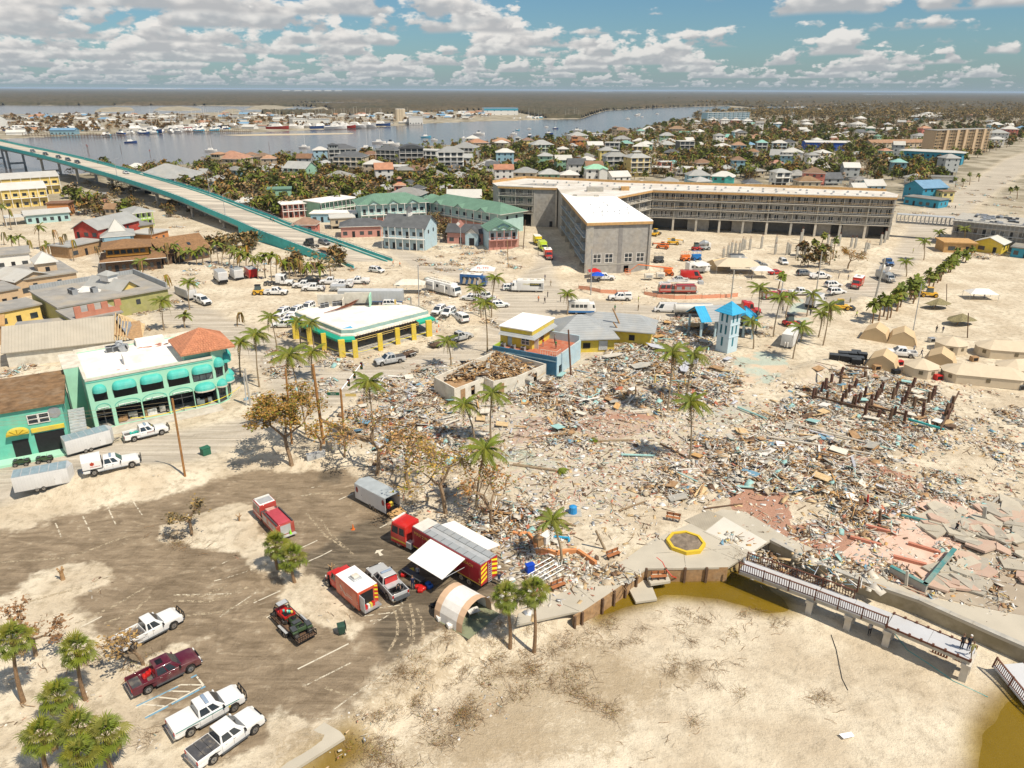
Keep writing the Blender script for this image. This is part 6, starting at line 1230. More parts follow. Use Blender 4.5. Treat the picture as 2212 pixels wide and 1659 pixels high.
def fO(L=2.6,droop=1.2,n=16,m=None,wind=0.,seed=0):
 rr=random.Random(seed);b=MB();m=m or lg;pts=[]
 for i in range(n+1):
  s=i/n;pts.append(Vector((L*s*(1-.12*s*droop),wind*s*s*.5,.55*s*L*.6-droop*L*.62*s*s)))
 b.path(pts[::2],[.035*(1-i/(n/2+1))+.008 for i in range(n//2+1)],lg2,3)
 for i in range(1,n):
  p=pts[i];t=(pts[i+1]-pts[i]).normalized();s=i/n;ll=.75*(sin(pi*min(1,.12+s*.95))**.6)*(L/2.6)
  for sd in(-1,1):
   d=(t*.55+Vector((0,sd,0))*.8+Vector((0,0,-.35-.5*s*droop+rr.uniform(-.15,.1)))).normalized()*ll*rr.uniform(.8,1.1);w_=t*.11*(L/2.6)
   b.add([tuple(p-w_),tuple(p+w_),tuple(p+d*.6+w_*.7),tuple(p+d)],[(0,1,2,3)],m)
 return b.mesh('frond')
def fan(L=1.0,m=None,seed=0):
 rr=random.Random(seed);b=MB();m=m or lg;b.tube((0,0,0),(L*.75,0,.22),.02,.015,lg2,3);c=Vector((L*.75,0,.22))
 for k in range(21):
  a=(-1+2*k/20)*2.1;l=L*.68*rr.uniform(.75,1.15)*(1-.15*abs(a)/2.1);d=Vector((cos(a),sin(a),.15));q=Vector((-sin(a),cos(a),0))*.036
  mid=c+d*l*.65;tip=c+d*l+Vector((0,0,-.28*l-.1*rr.random()));b.add([tuple(c),tuple(mid-q),tuple(tip),tuple(mid+q)],[(0,1,2,3)],m)
 return b.mesh('fan_leaf')
FR_M=[fO(2.5,.9,14,lg,0,1),fO(2.7,1.25,14,lg,.3,2),fO(2.6,1.7,14,lg2,-.3,3),fO(2.3,2.3,12,ldry,.2,4)]
FAN_M=[fan(1.05,lg,1),fan(1.1,lg2,2),fan(.95,lg,3),fan(.9,ldry,4)]
def solve_top(bp,cu,cv):
 lo,hi=0.,40.
 for _ in range(30):
  z=(lo+hi)/2
  if PX(bp.x,bp.y,bp.z+z)[1]>cv:lo=z
  else:hi=z
 a=PX(bp.x,bp.y,bp.z+z)[0];k=G(cu,cv,bp.z+z);return Vector(((k.x-bp.x),(k.y-bp.y),z))
def trunk(top,r0,r1,m,bend=.15):
 b=MB();n=7;pts=[];rs=[]
 for i in range(n+1):
  s=i/n;pts.append(Vector((top.x*(s**1.3)+bend*sin(pi*s)*(-1 if top.x>0 else 1),top.y*(s**1.3),top.z*s-.1*(1-s))));rs.append(r0+(r1-r0)*min(1,s*1.6)if s<.6 else r1)
 for i in range(n):b.tube(pts[i],pts[i+1],rs[i],rs[i+1],m,8,i in(0,n-1))
 me=b.mesh('trunk');return me
def crown_mesh(kind,nf,seed,sc=1.):
 "one joined crown for palms too small to show single leaves"
 rr=random.Random(seed);b=MB();wind=rr.uniform(-.5,.5)
 for k in range(nf):
  a=k*2*pi/nf+rr.uniform(-.3,.3);el=rr.uniform(-.5,1.0)if kind=='C' else rr.uniform(-.7,1.3)
  L=(2.3 if kind=='C' else 1.25)*rr.uniform(.8,1.15)*sc;m=(lg,lg2,lg,ldry if el<0 else lg)[k%4];prev=None
  for i in range(5):
   s=i/4;h=sin(el)*L*s-1.0*L*s*s*(.55 if kind=='C' else .4);r_=cos(el)*L*s*(1-.2*s)
   wd=(.34 if kind=='C' else .42)*sc*(sin(pi*min(1,.2+s*.8))**.7 if kind=='C' else(.15+.9*s if s<.8 else .5));cx_,cy_=cos(a)*r_+wind*s*s*.6,sin(a)*r_;px,py=-sin(a)*wd,cos(a)*wd
   cur=[(cx_-px,cy_-py,h-wd*.55),(cx_,cy_,h),(cx_+px,cy_+py,h-wd*.55)]
   if prev:b.add(prev+cur,[(0,1,4,3),(1,2,5,4)],m)
   prev=cur
 return b.mesh('crown')
CR_C=[crown_mesh('C',12,s,rv_.uniform(.9,1.15))for s in range(5)];CR_S=[crown_mesh('S',26,10+s)for s in range(4)]
def droopy(seed):
 rr=random.Random(seed);b=MB()
 for k in range(11):
  a=rr.uniform(0,2*pi);L=rr.uniform(1.6,2.3);m=(lg2,ldry,lbr)[k%3]
  for i in range(3):
   s0,s1=i/3,(i+1)/3;f=lambda s:(cos(a)*.7*sin(s*1.5)+.3*s,sin(a)*.7*sin(s*1.5),.35*sin(s*3)-L*s*s);p,q=f(s0),f(s1);w_=.22*(1-.5*s1)
   b.add([(p[0]-w_*sin(a),p[1]+w_*cos(a),p[2]),(p[0]+w_*sin(a),p[1]-w_*cos(a),p[2]),(q[0]+w_*sin(a)*.7,q[1]-w_*cos(a)*.7,q[2]),(q[0]-w_*sin(a)*.7,q[1]+w_*cos(a)*.7,q[2])],[(0,1,2,3)],m)
 return b.mesh('crown')
CR_D=[droopy(s)for s in range(3)]
GC={}
PN={'S':'cabbage_palm','C':'coconut_palm','D':'coconut_palm'}
def pA(kind,base,crown,label,group=None,big=True,sc=1.):
 label=label.replace('#',nth(GC.get(group,0)));GC[group]=GC.get(group,0)+1
 bp=P3(*base);top=solve_top(bp,*crown);top.y=max(-2,min(2,top.y));t=E(PN[kind],label,'palm tree',bp,group=group);r=.17 if kind=='S' else .13
 link('trunk',trunk(top,r*1.35 if kind=='C' else r*1.25,r*.8,barks if kind=='S' else barkp),t)
 if big and kind!='D':
  n=30 if kind=='S' else 17
  for k in range(n):
   a=k*2.399+u_(-.2,.2);e=(1-(k+.5)/n)
   if kind=='S':el=-1.25+2.6*e;me=FAN_M[3]if k>n*.85 else FAN_M[k%3];s=sc*u_(.85,1.1)*1.15
   else:el=-.25+.95*e*1.1;me=FR_M[3]if k>n*.82 else FR_M[k%3];s=sc*u_(.95,1.25)
   o=link('frond' if kind=='C' else 'fan_leaf',me,t,(top.x,top.y,top.z+(.1*e)),rot=(0,-el,a),scale=s)
  if kind=='C':b=MB();[b.tube((cos(q)*.18,sin(q)*.18,-.25),(cos(q)*.2,sin(q)*.2,-.02),.1,.12,lg2,5)for q in(0,1.5,3,4.5)];b.ob('coconuts',t,loc=top)
  else:b=MB();b.tube((0,0,-.75),(0,0,-.1),.22,.28,ldry,8);b.ob('boot',t,loc=top)
 else:link('crown',(CR_C if kind=='C' else CR_S if kind=='S' else CR_D)[rv_.randrange(3)],t,top,u_(0,6.28),scale=sc*u_(.9,1.1))
 return t
for k,bp,cp,lab in(('S',T0(205,1090),T0(110,565),'tall cabbage palm at the left edge with its shadow on the sand'),('S',T0(740,1070),T0(665,650),'tallest cabbage palm beside the maroon pickup, hanging dead skirt'),('S',T0(620,1250),T0(500,1055),'leaning cabbage palm in the middle of the lower left clump'),('S',T0(415,1700),T0(370,1400),'cabbage palm left of the dense clump at the bottom edge'),('S',T0(690,1640),T0(680,1330),'cabbage palm at the back of the bottom-edge clump'),('S',T0(965,1680),T0(920,1395),'cabbage palm at the right of the bottom-edge clump'),('S',T0(700,1900),T0(690,1580),'lowest cabbage palm, cut by the bottom edge'),('S',T1(190,1185),T1(170,990),'left one of two cabbage palms behind the red rescue truck'),('S',T1(335,1300),T1(310,1100),'right, shorter one of two cabbage palms by the rescue truck'),('S',T1b(2195,620),T1b(2160,190),'cabbage palm in front of the white and tan dome tent'),('S',C3(190,660),C3(185,150),'tall straight cabbage palm beside the concrete walkway')):
 pA(k,bp,cp,lab,sc=1.08)
CP=[(M2(435,1560),M2(290,880),'tall coconut palm between the two timber power poles',1.25),(M2(1015,1650),M2(970,1115),'ragged coconut palm right of the traffic signal mast',1.15),(M2(1685,970),M2(1655,760),'coconut palm beside the road near the rubble edge',1),(M2(1998,850),M2(1975,430),'tall coconut palm on the kerb left of the yellow and green wall',1.15),(M2(1945,545),M2(1905,300),'coconut palm behind the tall kerbside one',1),(M2(2035,550),M2(2065,210),'slender coconut palm by the white canopy',1),(M2(1890,1610),M2(1800,1310),'coconut palm leaning left over the rubble',1.1),(M2(2030,1625),M2(2040,1215),'straight coconut palm in front of the white shell ruin',1.15),(M3(478,525),M3(480,350),'coconut palm left of the shuttle bus',1),(M3(1340,1360),M3(1385,860),'tall coconut palm in the rubble, left of a pair',1.3),(M3(1510,1260),M3(1570,880),'coconut palm in the rubble, right of the pair',1.25),(B3(1535,240),M3(1540,1290),'coconut palm standing alone lower in the rubble field',1.2),(M3(2085,820),M3(2070,590),'short coconut palm just right of the pale blue tower',1),(M3(2105,670),M3(2140,300),'tall coconut palm behind the pale blue tower',1.15),(M4(45,715),M4(110,390),'leaning coconut palm by the blue posts',1.2),(M4(150,555),M4(200,370),'coconut palm behind the leaning one by the blue posts',1),(M4(335,540),M4(380,350),'coconut palm in front of the white box truck',1.05),(M4(435,720),M4(465,520),'left palm of the close pair above the black crates',1.1),(M4(475,790),M4(530,460),'taller right palm of the close pair above the black crates',1.25),(M4(215,905),M4(285,640),'coconut palm leaning over the white trailer with gas bottles',1.15),(T1(1905,680),T1(1975,165),'coconut palm beyond the bare trees, nearest the car park',1.3),(B3(430,1120),B3(345,775),'snapped leaning palm above the coloured splash pad',.9),(M2(185,855),M2(125,550),'palm at the left corner of the corner store',1),(M2(385,800),M2(355,590),'left palm against the west face of the corner store',1),(M2(500,840),M2(470,600),'right palm against the west face of the corner store',1),(M2(1190-700,1080),M2(485,850),'coconut palm behind the left timber pole top',1.15),(M2(30,1150),M2(0,700),'coconut palm at the street corner right of the mint building',1.15),(M1(2080,1060),M1(2080,770),'coconut palm on the pavement just past the mint building',1.05),(M1(1420,660),M1(1400,410),'lone coconut palm behind the mint building roof',1.05),(M1(1640,480),M1(1630,250),'coconut palm beside the dusty trailer',1),(M1(1218,300),M1(1215,70),'palm on the kerb opposite the brown restaurant',.9),(M4(1195,195),M4(1190,70),'windswept palm on the sand by the satellite truck',1),(K4(1345,1590),K4(1350,1430),'single palm beside the sand track below the footbridge',1),(K4(1490,1440),K4(1480,1350),'palm under the glazed footbridge',1),(K4(1690,1480),K4(1700,1320),'palm in front of the scaffolded building',1)]
for bp,cp,lab,s in CP:pA('C',bp,cp,lab,sc=s)
gq='battered palms with hanging fronds'
for bp,cp in[(M1(1455,390),M1(1425,185)),(M1(1265,320),M1(1225,60)),(M1(1600,640),M1(1590,520)),(M1(2050,620),M1(2075,510)),(M1(575,0),M1(560,-170)),(K1(1320,1500),K1(1310,1300))]+[(K1(640,1600),K1(625,1420)),(K1(570,1560),K1(520,1390)),(K1(490,1560),K1(460,1330)),(K1(875,1659),K1(830,1470)),(K1(350,1500),K1(335,1290)),(K1(250,1560),K1(250,1420)),(K1(110,1490),K1(95,1385)),(K1(170,1480),K1(165,1380)),(K1(40,1460),K1(30,1350)),(K1(390,1600),K1(370,1470)),(K1(50,1300),K1(10,1110)),(K1(100,1330),K1(80,1150)),(K1(560,1560),K1(400,1450))]:
 pA('D' if rv_.random()<.6 else 'C',bp,cp,'battered street palm with drooping fronds among the left-hand shops, '+('trunk leaning hard','ragged dry crown','hanging brown fronds','thin crown blown right')[len(bpy.data.objects)%4],gq,False,1.25)
for x in range(2030,2790,52):
 xx=x-2212;y=1500+xx*.12;pA('D' if rv_.random()<.45 else 'C',K2(xx+u_(-8,8),1730+u_(0,40)),K2(xx,y+50+u_(-30,30)),'# palm from the left in the row below the bridge ramp','row of palms below the bridge ramp',False,1.25)
for x in range(1130,2130,62):pA('D' if rv_.random()<.35 else 'C',M1(x+u_(-20,20),95+u_(-15,30)),K1(x+u_(-10,10),1475+u_(-40,50)-max(0,x-1600)*.1),'# yellowing palm from the left in front of the brown restaurant','palms lining the brown restaurant',False,1.3)
for i in range(34):
 s=i/33;a=M4(985-8,600);c=K4(1640,1490+0);cx_=M4(985,600)[0]+(K4(1700,1500)[0]-M4(985,600)[0])*s+u_(-14,14)*(1-.4*s);by=M4(985,600)[1]+(K4(1700,1560)[1]-M4(985,600)[1])*s+u_(-5,5);hgt=44-24*s;pA('S',(cx_+(10 if i%2 else-8)*(1-.5*s),by),(cx_+(10 if i%2 else-8)*(1-.5*s)+4,by-hgt*u_(.8,1.1)),'# cabbage palm from the near end of the dense beachside double row','double row of cabbage palms by the beach',False,1.5-.1*s)
for p,c_ in((M4(420,40),M4(410,-110)),(M4(470,60),M4(475,-60)),(M4(560,40),M4(590,-130)),(M4(440,30),M4(490,-170)),(M4(90,310),M4(125,180)),(K4(1460,1010+100),K4(1490,1060)),(K2(0,1)[0:2]and K4(1620,960),K4(1620,880)),(K4(1680,960),K4(1690,890)),(K4(1740,940),K4(1745,840)),(K4(1820,910),K4(1820,850)),(K4(2150,1060),K4(2150,960)),(K4(2090,1020),K4(2100,970))):pA('S',p,c_,'# cabbage palm counted among those scattered on the right half sand','scattered cabbage palms on the right',False,1.35)
def tree(base,crown,R_,label,leaves=1500,lm=None,group=None,seed=0,dens=1.,cat='tree',spread=1.):
 rr=random.Random(seed);bp=P3(*base);top=solve_top(bp,*crown);H=top.z;t=E('broadleaf_tree',label,cat,bp,group=group);b=MB();tips=[]
 def grow(p,d,l,r,k):
  l*=1.0
  q=p;n=3 if k<3 else 2;dd=d.copy()
  for i in range(n):
   dd=(dd+Vector((rr.uniform(-.18,.18),rr.uniform(-.18,.18),rr.uniform(-.05,.12)))).normalized();nq=q+dd*l/n;b.tube(q,nq,r*(1-.22*i/n),r*(1-.22*(i+1)/n),bark,6 if k<2 else 3,False);q=nq
  if k>=4 or r<.012:tips.append((q,dd));return
  if k>=2:tips.append((q,dd))
  for j in range(3 if k<3 else 2+(rr.random()<.4)):
   a=rr.uniform(0,2*pi)+j*2.1;sp=rr.uniform(.45,.85)*spread;side=Vector((cos(a),sin(a),0));side-=dd*side.dot(dd);side=side.normalized()if side.length>.01 else Vector((1,0,0));grow(q,(dd*cos(sp)+side*sin(sp)).normalized(),l*rr.uniform(.62,.85),r*.6,k+1)
 sl=(R_*.42+H*.05);tdir=Vector((top.x*.25,top.y*.25,H*.5)).normalized();grow(Vector((0,0,-.1)),tdir,max(.8,H*.30+R_*.28),.05*H**.8+.03,0)
 b.ob('trunk',t);c=MB();ms=lm or[lbr,lor,lg2,lor];zl=top.z
 for i in range(leaves):
  p,d=tips[rr.randrange(len(tips))];o=Vector((rr.gauss(0,.28),rr.gauss(0,.28),rr.gauss(0,.2)))*dens;s=rr.uniform(.08,.22);a=Vector((rr.uniform(-1,1),rr.uniform(-1,1),rr.uniform(-.5,.5))).normalized()*s;e=Vector((rr.uniform(-1,1),rr.uniform(-1,1),rr.uniform(-.5,.5))).normalized()*s;q=p+o-d*rr.uniform(0,.5)
  c.add([tuple(q-a),tuple(q+e),tuple(q+a),tuple(q-e)],[(0,1,2,3)],ms[rr.randrange(len(ms))])
 c.ob('crown',t);return t
tree(T1(310,292),M2(240,1340),6.,'large brown-leaved tree with a wide ragged crown, leftmost of the stripped trees',6500,seed=1,dens=1.5,spread=1.25)
tree(T1(1045,372),M2(1030,1440),4.5,'stripped tree with a straight trunk in the middle of the row',800,seed=2,dens=1.4,spread=1.2)
tree(T1(1320,500),M2(1290,1640),4.2,'stripped tree with orange leaves behind the round-emblem trailer',1000,seed=21,dens=1.6,spread=1.2)
tree(T1(1640,705),T1(1590,200),5.5,'wide spreading bare-branched tree just above the open trailer',900,seed=3,dens=1.5,spread=1.45)
tree(T1(2035,825),T1(2130,430),4.,'low twisted tree leaning right near the curved orange wall',700,seed=4,dens=1.4,spread=1.3)
tree(T1(765,222),T1(745,-10),2.,'almost leafless tree beside the grey utility box',260,seed=5)
tree(T1(560,200),T1(600,-60),2.,'small stripped tree in the rubble right of the large brown one',500,seed=51,dens=1.3)
tree(TL(1655,890),TL(1600,610),1.5,'small wind-bent tree with a brown tuft in the middle of the car park',420,[lbr,lbrd],seed=6)
tree(T0(1240,765),T0(1170,470),2.,'bare tree standing in front of the white extended-cab pickup',240,[lbr],seed=7)
tree(T0(310,690),T0(260,330),2.,'broken tree with rusty leaves and blue cloth caught in it at far left',560,[lbr,lor],seed=8)
tree(K4(690,1659),K4(700,1500),3.,'brown-leaved tree beside the cabbage palms in the car park island',1300,seed=9,dens=1.4)
for x,y,s in((545,1280,.24),(2065,740,.12)):
 pass
def stump(p,h,lab,r=.2):
 t=E('tree_stump',lab,'stump',P3(*p));b=MB();b.tube((0,0,-.1),(0,0,h*.6),r*1.2,r,wood,8);b.ob('trunk',t);
 for k in range(4):a=k*1.6;b=MB();b.tube((0,0,h*.5),(cos(a)*.35,sin(a)*.35,h),r*.6,r*.5,wood,7);b.tube((cos(a)*.35,sin(a)*.35,h),(cos(a)*.352,sin(a)*.352,h+.01),r*.5,r*.5,woodl,7);b.ob('cut_branch',t)
stump(TL(545,1278),1.5,'sawn-off stump on the oval sand island');stump(TL(2070,770),.9,'small split stump left of the fire engine',.1);stump(T1(655,1200),.8,'short stump beside the red rescue truck bonnet',.1)
def log(a,c,r,lab,m=bark,name='fallen_log',cat='log',h=.15,crown=None,r2=None):
 A=P3(*a);C=P3(*c);t=E(name,lab,cat,A);d=C-A;b=MB();b.tube((0,0,h),(d.x,d.y,h+d.z),r,r2 or r*.8,m,8);b.ob('trunk',t)
 if crown:
  for k in range(9):link('frond',FR_M[k%3],t,(d.x,d.y,.35),rot=(u_(-.5,.5),u_(-.3,.2),math.atan2(d.y,d.x)+u_(-1.,1.)),scale=.8)
log(B3(10,290),B3(400,345),.22,'fallen palm with its green crown pointing right on the sand',barkp,'fallen_palm','palm tree',crown=1);log(B3(1050,80),B3(740,85),.2,'fallen palm lying with its crown to the left',barkp,'fallen_palm','palm tree',crown=1)
log(M2(560,1440),M2(1000,1640),.3,'long uprooted trunk lying beside the signal mast');log(B3(1280,110),B3(1500,225),.16,'long timber lying left of the lone palm',wD);log(B3(925,690),B3(1165,605),.13,'thin dead trunk lying across the open sand',bark);log(B3(1660,672),B3(1990,630),.1,'dark pole lying over the red brick paving',wD)
log(B3(280,790),B3(550,850),.16,'fallen trunk leaning on the rubble by the splash pad',bark,h=.6)
fm=bpy.data.materials.new('mangrove');fm.use_nodes=True;t=NT(fm.node_tree);fm.node_tree.nodes.clear();pos=t.n('ShaderNodeNewGeometry').outputs['Position']
c=t.mix(t.ss(t.noise(pos,.004,4.,.6),.4,.6),(.105,.082,.048,1),(.06,.06,.034,1));c=t.mix(t.ss(t.noise(pos,.07,4.,.7),.35,.65),t.mix(.45,c,(.04,.035,.02,1)),t.mix(.4,c,(.17,.135,.085,1)))
bs=t.n('ShaderNodeBsdfPrincipled',i={0:c,'Roughness':.95,'Specular IOR Level':.1});t.n('ShaderNodeOutputMaterial',i={0:bs.outputs[0]})
fy=[700.];
while fy[-1]<62000:fy.append(fy[-1]*(1.0095 if fy[-1]<9000 else 1.03))
fy=np.array(fy);fs=np.linspace(-1.05,1.05,760);FY,FS=np.meshgrid(fy,fs,indexing='ij');FX=FS*FY
w0=gp([(-900,226),(0,227),(520,228),(700,231),(720,243),(640,243),(560,242),(560,246),(700,252),(830,247),(905,243),(1050,238),(1115,243),(1180,256),(1256,256),(1281,247),(1313,238),(1431,232),(1573,228),(1600,230),(1640,234),(1700,232),(1984,226),(2212,224),(3000,222)]);W0=w0+[(60000,61000),(-60000,61000)]
W1=gp([(1590,240),(1659,238),(1760,233),(1990,227),(2250,223),(2700,222),(2700,232),(2250,241),(2050,243),(1960,247),(1800,250),(1700,250),(1620,247)])
ms=inpoly(FX,FY,W0)|inpoly(FX,FY,W1)
for P in ISLES:ms|=inpoly(FX,FY,P)
for P in WATERS:ms&=~inpoly(FX,FY,P)
er=ms.copy();er[1:]&=ms[:-1];er[:-1]&=ms[1:];er[:,1:]&=ms[:,:-1];er[:,:-1]&=ms[:,1:]
rs=np.random.RandomState(4);FZ=np.where(er,5.+3.2*rs.rand(*FX.shape)+1.5*fbm(FX,FY,300,20,2)+2.5*(rs.rand(*FX.shape)>.96)+np.clip(FY/9000,0,4)*1.5*rs.rand(*FX.shape),-.7)
FXj=FX+rs.uniform(-.4,.4,FX.shape)*2.1*FY/760;fi=np.arange(FX.size).reshape(FX.shape);q=np.stack([fi[:-1,:-1],fi[:-1,1:],fi[1:,1:],fi[1:,:-1]],-1);sel=ms[:-1,:-1]&ms[:-1,1:]&ms[1:,1:]&ms[1:,:-1];Q=q[sel];used,invx=np.unique(Q,return_inverse=True)
link('mangrove_forest',npmesh('mangrove_forest',np.stack([FXj,FY,FZ],-1).reshape(-1,3)[used],invx.reshape(-1,4),fm),label='brown-green mangrove forest filling the land beyond the bay',kind='stuff')
def clump(n,rx,rz_,ms,seed,ls=(.35,.8),trunk_=True):
 rr=random.Random(seed);b=MB()
 if trunk_:b.tube((0,0,-.3),(0,0,rz_*.9),.18,.1,bark,5,False)
 for i in range(n):
  a=rr.uniform(0,2*pi);e=rr.uniform(-.3,1)*pi/2;r=rr.uniform(.55,1)*(1+.25*sin(a*3+seed));p=Vector((cos(a)*cos(e)*rx*r,sin(a)*cos(e)*rx*r,rz_+sin(e)*rz_*.85*r));s=rr.uniform(*ls);x=Vector((rr.uniform(-1,1),rr.uniform(-1,1),rr.uniform(-.6,.6))).normalized()*s;y=Vector((rr.uniform(-1,1),rr.uniform(-1,1),rr.uniform(-.6,.6))).normalized()*s
  b.add([tuple(p-x),tuple(p+y),tuple(p+x),tuple(p-y)],[(0,1,2,3)],ms[rr.randrange(len(ms))])
 return b
CL=[clump(150,2.4,2.6,[ldk,lmid,lg],1).mesh('crown'),clump(130,2.2,2.2,[lbrd,lmid,lbr],2).mesh('crown'),clump(90,2.6,2.8,[lbrd,lbr,ldk],3,(.2,.5)).mesh('crown'),clump(150,2.,1.6,[lg,ldk,lg2],4).mesh('crown')]
def me_arr(me):
 n=len(me.vertices);v=np.empty(n*3,np.float32);me.vertices.foreach_get('co',v);return v.reshape(-1,3),[tuple(p.vertices)for p in me.polygons],[p.material_index for p in me.polygons],list(me.materials)
def sC(name,me,tr,label):
 "many copies of one small mesh joined into one object; tr: list of (x,y,z,rot,scale)"
 v,f,mi,ms=me_arr(me);n=len(v);tr=np.array(tr);c,s=np.cos(tr[:,3])[:,None],np.sin(tr[:,3])[:,None];k=tr[:,4][:,None]
 X=(v[None,:,0]*c-v[None,:,1]*s)*k+tr[:,0:1];Y=(v[None,:,0]*s+v[None,:,1]*c)*k+tr[:,1:2];Z=v[None,:,2]*k+tr[:,2:3];V=np.stack([X,Y,Z],-1).reshape(-1,3)
 out=bpy.data.meshes.new(name);out.vertices.add(len(V));out.vertices.foreach_set('co',V.astype(np.float32).ravel())
 ln=np.array([len(a)for a in f]);lv=np.array([i for a in f for i in a]);T=len(tr);L=(lv[None,:]+np.arange(T)[:,None]*n).ravel();out.loops.add(len(L));out.loops.foreach_set('vertex_index',L.astype(np.int32))
 st=np.concatenate([[0],np.cumsum(ln)[:-1]]);S=(st[None,:]+np.arange(T)[:,None]*len(lv)).ravel();out.polygons.add(len(S));out.polygons.foreach_set('loop_start',S.astype(np.int32));out.polygons.foreach_set('material_index',np.tile(np.array(mi,np.int32),T))
 for m in ms:out.materials.append(m)
 out.update(calc_edges=True);return link(name,out,label=label,kind='stuff')
OCC=[]
def free(x,y,r):return all((x-a)**2+(y-b)**2>(r+c)**2 for a,b,c in OCC)
HR={'g':mat((.34,.345,.33),.6,.1,.4,dirt=.2,rnd=.5),'w':mat((.54,.53,.49),.6,.06,.4,dirt=.3,rnd=.3),'d':mat((.10,.105,.11),.7,.2,.5,rnd=.5),'b':mat((.25,.15,.09),.8,.2,.6,rnd=.5),'t':mat((.20,.40,.35),.6,.1,.5,rnd=.4),'r':mat((.38,.20,.12),.8,.2,.6,rnd=.4),'n':mat((.14,.25,.18),.6,.12,.5,stripe=(0,.8,.3)),'k':mat((.16,.29,.42),.6,.1,.5),'m':mat((.28,.52,.36),.6,.1,.5),'s':mat((.24,.235,.22),.75,.15,.4,dirt=.3,rnd=.4)}
HW={'W':mat((.66,.65,.61),.8,.05,.8,rnd=.2),'G':mat((.33,.35,.35),.8,.08,.8,rnd=.3),'D':mat((.09,.095,.10),.6,.15,.8),'Y':mat((.62,.50,.20),.8,.06,.8,rnd=.3),'B':mat((.26,.42,.50),.8,.07,.8,rnd=.3),'T':mat((.46,.38,.27),.8,.08,.8,rnd=.3),'O':mat((.52,.22,.08),.8,.1,.8),'N':mat((.26,.44,.32),.8,.08,.8,rnd=.3),'P':mat((.58,.20,.15),.8,.08,.8),'U':mat((.05,.28,.40),.75,.1,.8),'E':mat((.10,.46,.40),.75,.1,.8)}
RN={'g':'grey','w':'white','d':'charcoal','b':'brown','t':'teal','r':'red tiled','n':'green','k':'blue','m':'pale green','s':'weathered'};WN={'W':'white','G':'grey','D':'black','Y':'yellow','B':'light blue','T':'tan','O':'orange','N':'green','P':'coral','U':'deep blue','E':'turquoise'}
wq=MB();wq.box(-.5,.5,-.02,.02,-.6,.6,glass);wq=wq.mesh('window');WQ=MB();WQ.box(-.62,.62,-.03,-.021,-.72,.72,wH);
dq=MB();dq.box(-.5,.5,-.02,.02,0,2.1,dark);dq=dq.mesh('door')
seen={}
